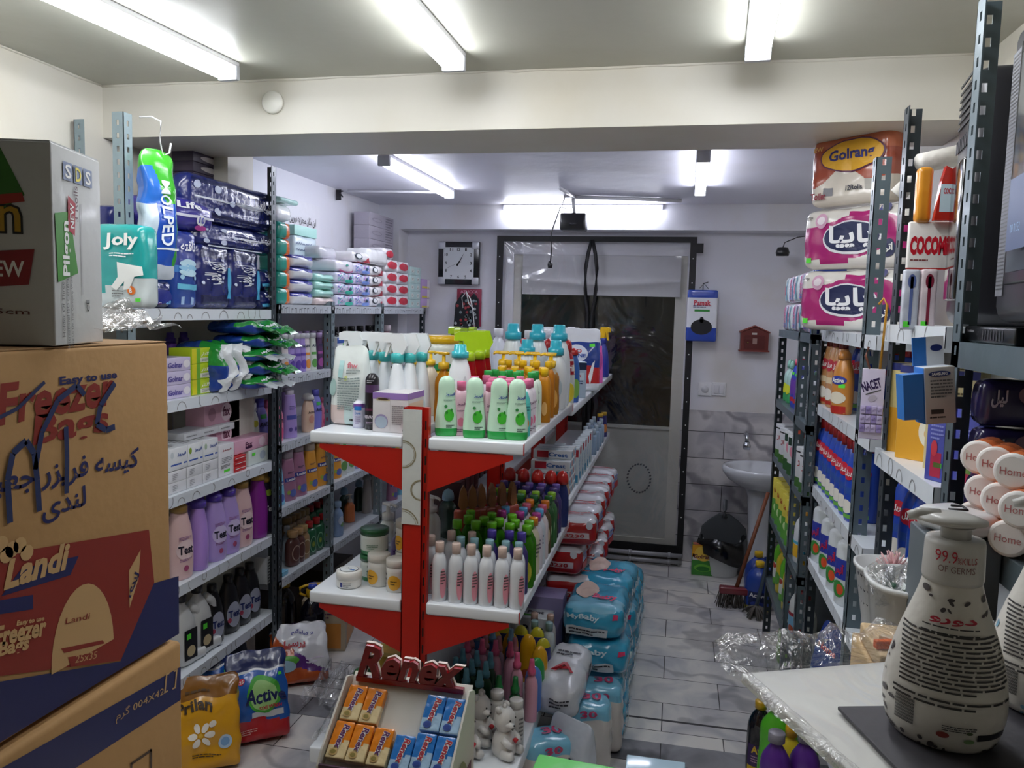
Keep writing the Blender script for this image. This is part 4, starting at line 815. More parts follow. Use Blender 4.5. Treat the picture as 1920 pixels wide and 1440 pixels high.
left_box('patw', 'tissue pack', 'white tissue pack with pink swoosh on the patterned stack', 631, 663, 0, Z1 + 3 * (hh + .001), .16, lambda w, d, h: softpack('tissue_pack', w, d, h, foil('e2dfe8', .15), [('F', 'e', 0, -.4, .8, .3, 'd0689c'), ('F', 'e2', 0, -.3, .66, .3, 'e2dfe8'), ('F', 'e', 0, .1, .16, .2, '3a8a7a')], r=.015), h=hh)
RW = lambda w, d, h: softpack('tissue_pack', w, d, h, lambda u, v, t: foil('e4e2e4', .2) if t > -.75 + .3 * u else foil('a02838', .3), [('F', 'e', -.25, .1, .36, .62, '1a2a3a'), ('F', 'e2', -.25, .1, .26, .44, 'dfe2e4'), ('F', 'p', 0, 0, 1, 1, 'a83444', [(.0, -.45), (.45, -.45), (.48, .1), (.3, .05), (.15, -.25)])], r=.018, seed=8, bulge=.1)
left_box('rw', 'tissue pack', 'white tissue pack with dark red corner', 695, 717, 0, Z1, .16, RW, n=4, h=hh, where='', group='white and dark red tissue packs')
left_box('rwt', 'tissue pack', 'white and dark red tissue pack lying on the patterned packs', 662, 694, 0, Z1 + 4 * (hh + .001) + .002, .16, RW, h=hh)
left_box('wp', 'tissue pack', 'plain white tissue bundle on the dark red cornered packs', 692, 728, 0, Z1 + 4 * (hh + .001) + .004, .14, lambda w, d, h: softpack('tissue_pack', w, d, h, foil('dfe0e2', .4), [], r=.02), h=.085, X=-1.64)
left_box('gw', 'tissue pack', 'plain grey-white tissue pack behind the pink swoosh pack', 600, 632, 0, Z1 + 4 * (hh + .001) + .004, .14, lambda w, d, h: softpack('tissue_pack', w, d, h, foil('c4c4cc', .3), [], r=.02), h=.06, X=-1.72)
left_box('leaf', 'tissue pack', 'white tissue pack with red leaf bowl print', 722, 765, 0, Z1, .16, lambda w, d, h: softpack('tissue_pack', w, d, h, foil('dcdade', .15), [('F', 'e', 0, .05, .8, .66, 'b8283c'), ('F', 'r', 0, .36, .84, .24, 'dcdade')] + [('F', 'p', -.3 + .12 * i, .1, .06, .3, 'c83a4c', [(-.5, -.5), (.5, -.5), (0, .8)]) for i in range(6)], r=.018, seed=9, bulge=.08), n=4, cols=2, h=.067, where='', group='red leaf tissue packs')
left_box('leaft', 'tissue pack', 'red leaf tissue pack alone on top of its stacks', 720, 738, 0, Z1 + 4 * .068 + .001, .16, lambda w, d, h: softpack('tissue_pack', w, d, h, foil('dcdade', .15), [('F', 'e', 0, -.05, .8, .66, 'b8283c')], r=.018), h=.062)
left_box('grbx', 'tissue box', 'grey tissue carton high against the wall', 692, 737, 0, Z1 + .25, .1, lambda w, d, h: carton('tissue_box', w, d, h, 'a9a4b0', [('F', 'e', -.2, 0, .4, .3, '8a8592'), ('F', 'e2', -.2, 0, .34, .22, 'a9a4b0'), ('F', 'l', .3, 0, .3, .8, '77727e', 4)]), X=-1.84, n=4, h=.078, group='grey tissue cartons against the wall')
left_box('grb0', 'tissue box', 'large plain carton under the grey tissue cartons', 692, 737, 0, Z1, .1, lambda w, d, h: carton('plain_carton', w, d, h, '9d98a2'), X=-1.84, h=.249)
left_box('mbx', 'medicine box', 'small mint soap carton', 768, 788, 0, Z1, .08, lambda w, d, h: carton('soap_carton', w, d, h, 'b7d2cf', [('F', 'e', 0, 0, .5, .5, 'd9dcd8'), ('F', 'l', 0, 0, .3, .3, '557766', 2)]), n=5, cols=2, h=.05, where='', group='mint soap cartons')
left_box('lbx', 'medicine box', 'lilac and yellow soap carton', 790, 805, 0, Z1, .08, lambda w, d, h: carton('soap_carton', w, d, h, 'b99ccc', [('F', 'r', 0, -.35, .9, .2, 'c8b83a'), ('F', 'r', .35, 0, .3, .9, 'd9d2da')]), n=3, h=.062, where='at the far end', group='lilac and yellow soap cartons')

# second level: tubes and boxes
zz = 1.301
def ave(c, b, cap='cfd0d6', H=.15, W=.052): return bottle('body_wash_bottle', W, .032, H, 'tube', c, ('flat', cap, W * .36, .022), [('F', 't', 0, .26, .6, .09, '22304a', 'AVE'), ('F', 'r', 0, .02, .7, .08, b), ('F', 'e', 0, -.28, .7, .28, b)])
proto('avp', 'bottle', ave('9a86c8', '5a3f9c')); proto('avo', 'bottle', ave('d8cfd0', 'd88a3a')); proto('avg', 'bottle', ave('cfd8cc', '5a9a4a')); proto('acp', 'bottle', ave('4a2a58', '9a4a90', 'a98fc0')); proto('acb', 'bottle', ave('7a3f20', 'c07a3a', 'c0b4a8'))
for key, p, lab in (('avo', 538, 'pale body wash tube with orange print by the pad bags'), ('avp', 550, 'purple body wash tube nearest the pad bags'), ('avp', 561, 'purple body wash tube between two others'), ('avp', 571, 'purple body wash tube beside the orange printed one'), ('avo', 579, 'white body wash tube with orange print'), ('avg', 591, 'white body wash tube with green print'), ('acp', 603, 'dark purple body wash bottle'), ('acb', 616, 'brown body wash bottle')):
    use(key, -1.665, YX(p, -1.65, zz + .08), zz, R(78), lab)
row_left('acp', [532, 545, 558, 571, 584, 597, 610], zz, 'dark body wash bottle', 'in the back row, second far left shelf', 'back row of dark body wash bottles', X=-1.78)
bxp = lambda c, top: (lambda w, d, h: carton('dye_carton', w, d, h, c, [('F', 't', 0, .1, .7, .12, 'e4e4ea', 'LANO'), ('F', 'r', 0, .4, 1, .2, top), ('F', 'r', .2, .25, .2, .08, TAG), ('F', 'l', 0, -.2, .6, .3, '9a9aa4', 4)]))
for i, (a, b, c, tp_, lab) in enumerate(((632, 650, 'd4dae0', '3a5cb0', 'white hair dye carton'), (651, 667, '16161c', 'd07a3a', 'black hair dye carton with orange top'), (668, 690, '16161c', 'a03a8c', 'black hair dye carton with purple top'), (691, 702, '14141a', '14141a', 'all black hair dye carton'), (703, 714, '16161e', '16161e', 'black hair dye carton at the far end'))):
    left_box('dye%d' % i, 'box', lab, a, b, 632, zz, .09, bxp(c, tp_))
proto('blkb', 'bottle', bottle('hair_spray_can', .05, .05, .16, 'slim', '17141c', ('cyl', '0f0f14', .02, .03)))
row_left('blkb', [636, 652, 668, 684, 700, 712], zz, 'black hair spray can', 'behind the hair dye cartons', 'cans behind the hair dye cartons', X=-1.76)
proto('pinkbt', 'bottle', bottle('lotion_bottle', .07, .05, .16, 'round', 'd8a9b8', ('cyl', 'd9c9d0', .024, .035), [('F', 'e', 0, -.2, .6, .3, 'b04a60')]))
use('pinkbt', -1.68, YX(731, -1.66, 1.4), zz, R(60), 'pink lotion bottle with pale cap on the second far left shelf')
proto('greyj', 'bottle', bottle('cream_jar', .07, .07, .07, 'round', '6c7684', ('cyl', '8a96a6', .03, .03))); row_left('greyj', [750, 765, 780], zz, 'grey cream jar', 'beside the pink lotion bottle', 'grey jars')
# third level
zz = 1.016
proto('pinkw', 'bottle', bottle('body_wash_bottle', .07, .045, .15, 'soft', 'e07a9a', ('flat', 'd86a90', .018, .03), [('F', 't', 0, .1, .6, .1, '3a2040', 'AVE'), ('F', 'e', 0, -.25, .7, .35, 'c8507a')]))
proto('purw', 'bottle', bottle('body_wash_bottle', .08, .045, .19, 'tube', 'a68fd0', ('flat', 'cfc8d8', .02, .02), [('F', 'r', 0, -.02, .8, .1, '4a4fa0'), ('F', 'l', 0, .2, .5, .1, '4a4080', 3), ('F', 'e', -.2, -.3, .24, .1, '5a4a90'), ('F', 'e', .2, -.3, .24, .1, '5a4a90')]))
proto('blw', 'bottle', bottle('body_wash_bottle', .07, .045, .16, 'soft', '7a78c8', ('flat', '5a58b8', .018, .03), [('F', 't', 0, .1, .6, .1, '26264a', 'AVE'), ('F', 'r', 0, .28, .4, .1, '3a9a4a')]))
proto('wtlem', 'bottle', bottle('body_wash_bottle', .06, .04, .15, 'soft', 'dadccf', ('flat', 'dedede', .018, .03), [('F', 'e', 0, .2, .5, .16, 'c8c030'), ('F', 'e', 0, -.3, .7, .4, 'd8b040')]))
proto('peach', 'bottle', bottle('body_wash_bottle', .07, .045, .15, 'soft', 'd8b8a0', ('dome', 'b8b4b4', .028, .03), [('F', 't', 0, .12, .6, .08, '4a3a3a', 'Active'), ('F', 'e', 0, -.1, .5, .25, 'c89080')]))
for key, p, lab, X, s_ in (('wtlem', 472, 'white bottle with lemon print behind the dark post', -1.8, 1.2), ('blw', 487, 'violet blue body wash bottle behind the dark post', -1.8, 1.2), ('pinkw', 503, 'rose body wash bottle behind the dark post', -1.8, 1.2)):
    use(key, X, YX(p, X, 1.1), .956, R(75), lab, s=s_)
for key, p, lab in (('pinkw', 524, 'pink body wash bottle nearest on the third far left shelf'), ('purw', 549, 'tall lilac body wash bottle with blue band'), ('purw', 566, 'lilac body wash bottle standing behind the tall one'), ('peach', 583, 'peach body wash bottle with clear cap'), ('blw', 597, 'blue body wash bottle with green tag'), ('pinkw', 612, 'pink bottle by the far post'), ('wtlem', 607, 'white and green bottle by the far post')):
    use(key, -1.665 - (.06 if p in (566, 607) else 0), YX(p, -1.65, zz + .08), zz, R(75), lab, s=.8 if p > 600 else 1)
# fourth level: shampoos
zz = .736
def sham(c, cap='b9bcc2', lab='2a3a90'): return bottle('shampoo_bottle', .085, .05, .19, [(1, 0), (1, .03), (.96, .3), (.84, .7), (.66, 1)], c, ('flat', cap, .028, .04), [('F', 'r', 0, .0, .75, .09, lab), ('F', 't', 0, .0, .6, .055, WHT, 'Latifeh'), ('F', 'l', 0, .16, .4, .05, '333355', 2), ('F', 'e', .1, -.33, .5, .18, '5a6ab0'), ('F', 'e', -.2, -.3, .2, .1, '9ab04a')])
for k_, c, cp in (('sbl', '7cc0dc', 'b9d4e0'), ('smv', 'a3708c', 'b0a0aa'), ('sor', 'dc9a3c', 'c9b9a4')): proto(k_, 'bottle', sham(c, cp))
proto('swg', 'bottle', bottle('shampoo_bottle', .08, .05, .2, 'slim', 'dfe3de', ('flat', 'd9dcd8', .026, .02), [('F', 'r', 0, .15, .6, .08, '2a4a90'), ('F', 'e', 0, -.25, .6, .25, '6a9a5a'), ('F', 'r', 0, .3, .3, .06, '3aae4a')]))
proto('slv', 'bottle', bottle('shampoo_bottle', .075, .05, .17, 'slim', 'a098d0', ('flat', 'b0a8d8', .026, .02), [('F', 'l', 0, 0, .7, .6, '4a4080', 6)])); proto('smg', 'bottle', bottle('shampoo_bottle', .06, .05, .14, 'slim', 'c06aa0', ('flat', 'c890b8', .02, .02), [('F', 'l', 0, 0, .7, .6, '6a2050', 5)]))
for key, p, lab in (('sbl', 512, 'light blue shampoo bottle half behind the dark post'), ('sbl', 526, 'light blue shampoo bottle in full view'), ('smv', 548, 'mauve shampoo bottle, nearer one'), ('smv', 567, 'taller mauve shampoo bottle, farther one'), ('sor', 589, 'orange shampoo bottle, nearer one'), ('sor', 609, 'orange shampoo bottle with green tag by the thin post'),
                    ('sor', 634, 'orange shampoo bottle just past the thin post'), ('swg', 646, 'white shampoo bottle with green coconut print, nearer one'), ('swg', 660, 'white shampoo bottle with green coconut print, farther one'), ('slv', 674, 'lavender bottle with blue print'), ('smg', 684, 'small magenta printed bottle on the fourth far left shelf'), ('wtlem', 697, 'pale bottle with olive print')):
    use(key, -1.67, YX(p, -1.65, zz + .08), zz, R(72), lab, tilt=(0, 0) if p > 630 else (0, R(-2)), s=1.08 if p in (567, 609) else 1)
# third level continues in the middle bay is hidden; fifth level
zz = .426
left_box('gcart', 'box', 'light grey carton printed with rows of small diagrams', 500, 528, 1038, zz, .16, lambda w, d, h: carton('printed_carton', w, d, h, 'c9ced2', [('F', 'l', -.25, 0, .4, .9, '3a3e44', 8, ), ('F', 'l', .25, 0, .4, .9, '3a3e44', 8)]))
left_box('bcart', 'box', 'small light blue carton with a pump bottle behind it', 530, 541, 1070, zz, .04, lambda w, d, h: carton('small_carton', w, d, h, '7ab4d0'), X=-1.63)
proto('pale', 'bottle', bottle('lotion_bottle', .05, .04, .14, 'soap', 'b9c4cc', ('cyl', 'cfd4d8', .014, .025), [('F', 'e', 0, -.1, .6, .3, '8a9aac')])); use('pale', -1.72, YX(538, -1.72, .5), zz, R(90), 'pale grey bottle behind the small light blue carton')
proto('brn', 'bottle', bottle('shampoo_bottle', .075, .05, .13, 'round', '5a3530', ('cyl', 'b89060', .024, .03), [('F', 'e', 0, -.05, .7, .55, 'b9a090'), ('F', 'e2', 0, -.05, .6, .48, '5a3530')])); proto('gld', 'bottle', bottle('shampoo_bottle', .075, .05, .13, 'round', 'a08058', ('cyl', 'c0a068', .024, .03), [('F', 'e', 0, -.05, .7, .55, 'd8c8a8'), ('F', 'e2', 0, -.05, .6, .48, '8a6a48')]))
proto('grnb', 'bottle', bottle('shampoo_bottle', .07, .05, .13, [(1, 0), (1, .8), (.9, .92), (.4, .97), (.36, 1)], '1f5f3c', ('cyl', 'b01c20', .018, .03), [('F', 'e', 0, -.1, .6, .6, '8ab89a'), ('F', 'e2', 0, -.1, .52, .52, '1f5f3c'), ('F', 'e2', 0, -.1, .25, .2, '9aa83a')], e=3.2))
proto('whp', 'bottle', bottle('pump_bottle', .06, .05, .14, 'round', 'b4b4b8', ('pump', 'c8c8cc', .014, .045)))
for key, p, lab in (('brn', 556, 'dark brown shampoo bottle with gold cap, nearest'), ('brn', 566, 'dark brown shampoo bottle with gold cap beside the tan one'), ('gld', 575, 'tan shampoo bottle with gold cap'), ('grnb', 587, 'green bottle with red cap, nearest of three'), ('grnb', 600, 'green bottle with red cap, middle of three'), ('grnb', 612, 'green bottle with red cap, farthest of three')): use(key, -1.67, YX(p, -1.65, zz + .08), zz, R(75), lab)
row_left('gld', [548, 557, 566, 574, 582], zz, 'gold-capped shampoo bottle', 'in the back row, fifth far left shelf', 'gold-capped bottles in the back row', X=-1.77)
row_left('grnb', [592, 604, 615], zz, 'red-capped green bottle', 'in its back row', 'red-capped green bottles in the back row', X=-1.77)
row_left('whp', [600, 613], zz, 'clear pump bottle', 'at the back near the thin post', 'pump bottles at the back', X=-1.87)
proto('bluish', 'bottle', bottle('lotion_bottle', .065, .05, .15, 'soap', '8aa4c8', ('cyl', '9ab4d0', .018, .03), [('F', 'e', 0, .05, .6, .3, 'c0ccdc'), ('F', 'e', .1, -.1, .4, .15, '7aa06a')]))
proto('oranp', 'bottle', bottle('pump_bottle', .06, .05, .11, 'round', 'c8703a', ('pump', 'c4b8a8', .014, .045)))
use('bluish', -1.67, YX(640, -1.65, .5), zz, R(75), 'blue-grey lotion bottle just past the thin post'); use('oranp', -1.72, YX(662, -1.7, .5), zz, R(60), 'orange pump bottle beside the blue-grey one')
proto('dkg', 'bottle', bottle('shampoo_bottle', .08, .05, .14, 'round', '1d3a2c', ('dome', '8ab0c8', .022, .04)))
row_left('dkg', [655, 682], zz, 'dark green bottle with pale blue top', 'on the fifth far shelf', 'dark green bottles with pale blue tops', X=-1.74)
proto('greyp', 'bottle', bottle('lotion_bottle', .07, .05, .19, 'tube', '9a9490', ('dome', 'a8a4a4', .024, .03))); row_left('greyp', [697, 708], zz, 'tall grey lotion bottle', 'beside the next post', 'grey bottles beside the next post', X=-1.68)
# far bay of the fourth and fifth levels: pump bottles
zz = .736
for nm, c, cc in (('pp1', 'd8d4d0', '8a9aa0'), ('pp2', 'c03a6a', 'd0c0c8'), ('pp3', 'd8c83a', '3a3a3a'), ('pp4', '2a5aa8', 'd8d8dc'), ('pp5', '3a9a94', '4a4a50')): proto(nm, 'bottle', bottle('pump_bottle', .07, .05, .13, 'round', c, ('pump', cc, .016, .05), [('F', 'e', 0, -.1, .5, .3, 'c05a6a')]))
for key, p, lab in (('pp1', 721, 'white pump bottle nearest in the far bay'), ('pp2', 730, 'crimson and white pump bottle'), ('pp5', 738, 'teal pump bottle behind the yellow one'), ('pp3', 746, 'yellow pump bottle with ladybird print'), ('pp4', 757, 'blue pump bottle behind the red upright')): use(key, -1.68, YX(p, -1.66, .8), zz, R(65), lab)
for z_, x_ in ((1.016, -1.66), (.426, -1.68)):
    for key, p, lab in (('slv', 655, 'lavender bottle'), ('smg', 672, 'magenta bottle'), ('swg', 690, 'white bottle'), ('sor', 708, 'amber shampoo bottle'), ('smv', 735, 'mauve bottle'), ('sbl', 752, 'light blue bottle')):
        if z_ < .6 and p < 720: continue
        use(key, x_, YX(p, x_, z_ + .08), z_, R(70), lab + (' on the third far left shelf beyond the thin post' if z_ > .9 else ' on the lowest far left shelf, far bay'))

# ================================================================ GONDOLA GOODS
# ---- top shelf, right half
z = GT + .0005
FZ = [('F', 't', .18, .2, .4, .07, '20429a', 'فیروز'), ('F', 'l', .15, .1, .5, .03, '6a8a78', 2), ('F', 'e', .15, -.15, .42, .2, '43b832'), ('F', 'e2', .05, -.1, .1, .05, '2a8a2a'), ('F', 'e2', .25, -.06, .1, .05, '2a8a2a'), ('F', 'e', .0, -.0, .14, .05, '3a8a4a'), ('F', 'l', .2, -.33, .35, .06, '2a4a3a', 2)]
proto('baby', 'bottle', bottle('baby_shampoo_bottle', .064, .04, .17, [(.92, 0), (1, .04), (1, .22), (.93, .38), (.82, .54), (.74, .68), (.76, .80), (.72, .90), (.52, .97), (.2, 1)], 'c4e6cc', ('none', 0, 0, 0), FZ, bands=[(-.1, .13, '2aa04a')]))
for i, (px, py) in enumerate(((832, 818), (885, 822), (931, 824), (965, 826))):
    x, y = PZ(px, py, z); use('baby', x, y + .022, z, R(12), 'mint baby shampoo bottle with green base, %s from the red post' % ORD[i], 'mint green baby shampoo bottles in front')
def capb(name, body, cap, prints, W=.046, D=.036, H=.13, bands=()): return bottle(name, W, D, H, [(.95, 0), (1, .03), (1, .8), (.85, .93), (.55, 1)], body, ('cyl', cap, W * .28, .026), prints, bands=bands, e=2.8)
PK = [('F', 't', 0, .2, .5, .08, '6a2a5a', 'فیروز'), ('F', 'l', 0, .05, .5, .04, '7a4a6a', 2), ('F', 'e', 0, -.2, .4, .2, 'e07a98'), ('F', 'l', 0, -.38, .5, .08, '5a2a4a', 2)]
proto('pinkc', 'bottle', capb('pink_lotion_bottle', 'ecc4d4', 'e0709a', PK)); proto('pinkb2', 'bottle', capb('pink_lotion_bottle', 'e8e0e8', 'e0709a', PK, H=.135))
proto('greenc', 'bottle', capb('baby_oil_bottle', 'dcebdc', '2aa048', [('F', 't', 0, .2, .55, .09, '1a4a3a', 'فیروز'), ('F', 'e', -.1, -.12, .3, .22, '4ab83a'), ('F', 'e', .15, .02, .25, .12, '3a9a3a')], H=.145))
proto('yelc', 'bottle', capb('amber_oil_bottle', M('d08a28', .12, trans=.25, var=0), 'eebd1c', [('F', 'e', .1, -.2, .4, .3, 'e8b870')], H=.15)); proto('yelt', 'bottle', capb('amber_oil_bottle', M('d0842a', .12, trans=.25, var=0), 'eebd1c', [], H=.165))
cols = [-.645, -.592, -.54, -.488, -.437]
def rowx(key, xs, y, zz_, base, where, group, rz=0, jit=.004, s=None): series(key, [(x_, y) for x_ in xs], zz_, rz, base, where, group, jit, 'the left', s=s)
rowx('pinkc', [-.600, -.520, -.455], 2.185, z, 'pink-capped bottle', 'just behind the mint shampoos', 'pink bottles right behind the mint ones', R(20))
rowx('pinkb2', [-.585, -.53, -.475], 2.245, z, 'pale bottle with pink cap', 'in the second pink row', 'second row of pink caps')
proto('turq', 'bottle', bottle('turquoise_shampoo_bottle', .05, .035, .13, 'soft', '5cc8c0', ('none', 0, 0, 0), [('F', 'e', 0, -.2, .5, .25, 'd8a05a'), ('F', 'l', 0, .1, .5, .2, '2a7a78', 3)])); use('turq', -.428, 2.215, z, R(40), 'turquoise shampoo bottle at the shelf edge between pink bottles')
use('pinkb2', -.427, 2.262, z, R(60), 'pale pink-capped bottle at the shelf edge, nearer one'); use('pinkb2', -.427, 2.305, z, R(60), 'pale pink-capped bottle at the shelf edge, farther one')
rowx('pinkb2', [-.59, -.54, -.49], 2.305, z, 'pale bottle with pink cap', 'in the third pink row', 'third row of pink caps')
rowx('pinkb2', [-.57, -.52, -.47], 2.36, z, 'pale bottle with pink cap', 'in the rearmost pink row', 'rearmost row of pink caps')
rowx('greenc', [-.582, -.535, -.49, -.443], 2.415, z, 'white bottle with green cap', 'in the nearer green-capped row', 'nearer row of green caps', R(15))
rowx('greenc', [-.575, -.53, -.487, -.443], 2.475, z, 'white bottle with green cap', 'in the farther green-capped row', 'farther row of green caps', R(15))
rowx('yelc', [-.57, -.52, -.472, -.425], 2.54, z, 'amber bottle with yellow cap', 'in the nearest yellow-capped row', 'nearest row of yellow caps')
rowx('yelc', [-.575, -.53, -.485, -.44], 2.595, z, 'amber bottle with yellow cap', 'in the second yellow-capped row', 'second row of yellow caps')
rowx('yelt', [-.57, -.52, -.47, -.425], 2.66, z, 'taller amber bottle with yellow cap', 'in the third yellow-capped row', 'third row of yellow caps')
proto('pumpa', 'bottle', bottle('amber_handwash_bottle', .068, .045, .165, 'soap', M('c8862a', .1, trans=.3, var=0), ('pump', 'f0c01c', .018, .05), [('F', 'e', .1, -.15, .5, .4, 'dba24a')], bands=[(.86, 1.1, M('e8dcc0', .1, trans=.4, var=0))]))
rowx('pumpa', [-.60, -.545, -.49, -.435], 2.735, z, 'amber hand wash bottle with yellow pump', 'in the nearer pump row', 'nearer row of yellow pumps', R(30))
rowx('pumpa', [-.62, -.565, -.505, -.445], 2.81, z, 'amber hand wash bottle with yellow pump', 'in the farther pump row', 'farther row of yellow pumps', R(30))
proto('aqs', 'bottle', bottle('softener_bottle', .09, .06, .2, 'soft', 'dfe4e8', ('step', '35b4cc', .03, .055), [('F', 'e', .1, -.1, .5, .4, 'b9ccd8')])); proto('aql', 'bottle', bottle('softener_bottle', .095, .065, .25, 'soft', 'e3e7ea', ('step', '35b4cc', .032, .06), [('F', 'e', .1, -.1, .5, .4, 'c9b9a8')]))
rowx('aqs', [-.55, -.445], 2.90, z, 'white softener bottle with blue cap', 'in the shorter blue-capped row', 'shorter blue-capped bottles')
rowx('aql', [-.63, -.53, -.445], 3.02, z, 'tall white softener bottle', 'in the taller blue-capped row', 'taller blue-capped bottles')
z = 1.2205
proto('prilb', 'bottle', bottle('dish_soap_bottle', .075, .045, .22, 'soft', 'd8dcd8', ('dome', 'b02020', .02, .05), [('F', 'r', 0, .2, .9, .25, 'b01c28'), ('F', 't', 0, .2, .6, .12, WHT, 'Pril'), ('F', 'e', 0, -.25, .8, .35, 'e8d23a')], bands=[(.86, 1, 'b01c28')]))
use('prilb', -.44, 3.19, z, R(40), 'white and yellow dish soap bottle with red top at the shelf edge'); use('prilb', -.52, 3.2, z, R(30), 'dish soap bottle with red top behind the blue caps'); use('prilb', -.62, 3.2, z, R(30), 'dish soap bottle with red top, second behind the blue caps')
proto('bluw', 'bottle', bottle('dish_soap_bottle', .06, .045, .2, 'soft', '3a6ab8', ('dome', 'b02020', .02, .03), [('F', 'e', 0, -.2, .8, .4, '8ac05a')])); use('bluw', -.43, 3.32, z, R(40), 'blue and green dish soap bottle beside the yellow one')
proto('fin', 'box', carton('dishwasher_box', .1, .06, .16, 'b9cad8', [('F', 'r', 0, .38, 1, .2, '1a2a4a'), ('F', 'r', 0, .1, .8, .2, 'd8e4ec'), ('F', 't', 0, .12, .5, .1, 'c03a3a', 'Finish'), ('F', 'l', 0, -.1, .7, .2, '3a4a6a', 3), ('F', 'l', 0, -.38, .5, .15, '111111', 1), ('R', 'e', 0, 0, .7, .6, '9ab8d0')])); use('fin', -.45, 3.52, z, R(15), 'pale blue dishwasher box with dark top at the shelf edge')
proto('shine', 'bag', pouch('detergent_bag', .2, .09, .30, lambda u, v, t: foil('e2e4e8', .3) if t > .8 or t < .12 else (foil('c0282c', .3) if u * .35 + (t - .55) < -.12 + u * .3 else foil('1c3c8c', .3)), [('F', 'e', -.1, .1, .6, .28, 'e4e8f0'), ('F', 'e2', -.1, .1, .54, .22, 'dfe6f4'), ('F', 't', -.12, .14, .34, .06, 'c42a30', 'PRO'), ('F', 't', -.06, .07, .42, .06, '2a50a8', 'SHINE'), ('F', 'r', .3, .24, .14, .05, TAG), ('F', 'p', .3, -.2, .3, .5, 'f0f0f0', [(-.1, -.4), (.1, -.1), (.25, .4), (.05, .3), (-.2, -.1)])], n=30))
use('shine', -.47, 3.85, z, R(8), 'red and blue detergent bag with white crimped top'); use('shine', -.6, 3.95, z, R(8), 'detergent bag with white crimped top behind the red and blue one')
proto('pinkp', 'bottle', bottle('pink_cleaner_bottle', .08, .05, .2, 'tube', 'e05ab0', ('dome', 'c8d8e8', .02, .05), [('F', 'e', 0, .1, .6, .5, 'b0408c')])); use('pinkp', -.43, 4.3, z, R(40), 'bright pink cleaner bottle near the far shelf end'); use('pinkp', -.48, 4.38, z, R(40), 'second bright pink cleaner bottle near the far shelf end')
proto('blsp', 'bottle', bottle('blue_spray_bottle', .08, .06, .2, 'spray', '22308c', ('trig', '22308c', .018, .09, 'e8b81c', 'e8b81c'), [('F', 'e', 0, -.25, .7, .3, '7ac04a')])); use('blsp', -.435, 4.72, z, R(150), 'dark blue spray bottle with yellow trigger at the far end')
proto('wjug', 'bottle', bottle('white_cleaner_bottle', .1, .07, .26, 'jug', 'dfe3ea', ('cyl', 'e4e4ea', .022, .035)))
for i, (x_, y_) in enumerate(((-.64, 3.42), (-.6, 3.6), (-.63, 3.8), (-.55, 4.3), (-.6, 4.5))): use('wjug', x_, y_, z, R(20 * i), 'plain white cleaner bottle behind the spray bottles, %s going back' % ORD[i], 'plain white cleaner bottles')
proto('dgr', 'bottle', bottle('green_topped_bottle', .07, .05, .22, 'soft', 'dfe3ea', ('dome', '17683a', .028, .045))); use('dgr', -.66, 3.32, z, 0, 'white bottle with rounded dark green cap')
# red window cleaners
z = GT + .0005
proto('redsp', 'bottle', bottle('red_spray_bottle', .075, .055, .2, [(.95, 0), (1, .03), (1, .28), (.84, .33), (.82, .5), (.8, .62), (.68, .8), (.55, .95), (.5, 1)], M('a8141c', .1, trans=.25, var=0), ('trig', 'a8c81e', .02, .085, 'a8cc20', 'a8cc20')))
for i, (x_, y_, rz) in enumerate(((-.640, 2.40, R(20)), (-.632, 2.50, R(15)), (-.64, 2.60, R(10)), (-.80, 2.90, R(80)), (-.80, 3.06, R(95)), (-.88, 3.08, R(85)))):
    use('redsp', x_, y_, GT + .0005 if y_ < 3.12 else z, rz, 'red spray bottle with lime green trigger, %s from the right along the gondola' % ORD[i], 'red spray bottles with lime triggers')
# ---- top shelf, left half
proto('refill', 'bag', pouch('refill_bag', .125, .06, .24, lambda u, v, t: foil('dfe6e4', .25) if t > .22 else (foil('d8c4c0', .25) if u < -.2 else foil('c8dcda', .25)), [('F', 'r', -.2, .2, .12, .22, 'b4dcdc'), ('F', 't', .12, .26, .3, .07, 'c8707c', 'fiw'), ('F', 'l', .15, .18, .4, .05, '5a6a6a', 3), ('F', 'l', .05, -.1, .6, .42, '7a8a8a', 14), ('F', 'e', -.05, .1, .08, .07, 'c8d08a'), ('F', 'e', -.38, -.02, .18, .2, '9ab8b4'), ('F', 'l', .25, -.42, .3, .06, '222222', 1)], wr=.006))
x, y = PZ(640, 802, z); use('refill', x, y + .075, z, R(-8), 'white refill bag with small print at the left end of the top gondola shelf')
proto('dove', 'bottle', bottle('deodorant_can', .036, .036, .082, 'slim', 'd8d8ea', ('none', 0, 0, 0), [('F', 'r', 0, .22, .6, .14, '2a7ac8'), ('F', 't', 0, .05, .5, .1, '2a6ab8', 'Dove'), ('F', 'l', 0, -.2, .5, .3, '8a7aa8', 4)], bands=[(.88, 1, 'e8e8f0'), (.74, .88, '7a4a9c'), (0, .06, 'c8c8e0')], e=2)); x, y = PZ(668, 803, z); use('dove', x, y + .02, z, R(10), 'small white and purple deodorant can in front of the refill bag')
proto('nirv', 'bottle', bottle('body_spray_can', .042, .042, .165, [(1, 0), (1, .86), (.9, .92), (.6, .98), (.3, 1)], '17131c', ('none', 0, 0, 0), [('F', 't', 0, -.27, .9, .06, 'd8d0dc', 'NIRVANA'), ('F', 'l', 0, -.38, .6, .06, '9a8aa0', 2), ('F', 'l', 0, .36, .5, .06, 'c8c8d0', 2)], bands=[(.66, .8, '4a2f58'), (.34, .38, '5a2040')], e=2)); x, y = PZ(692, 806, z); use('nirv', x, y + .022, z, R(5), 'tall black body spray can beside the small deodorant can')
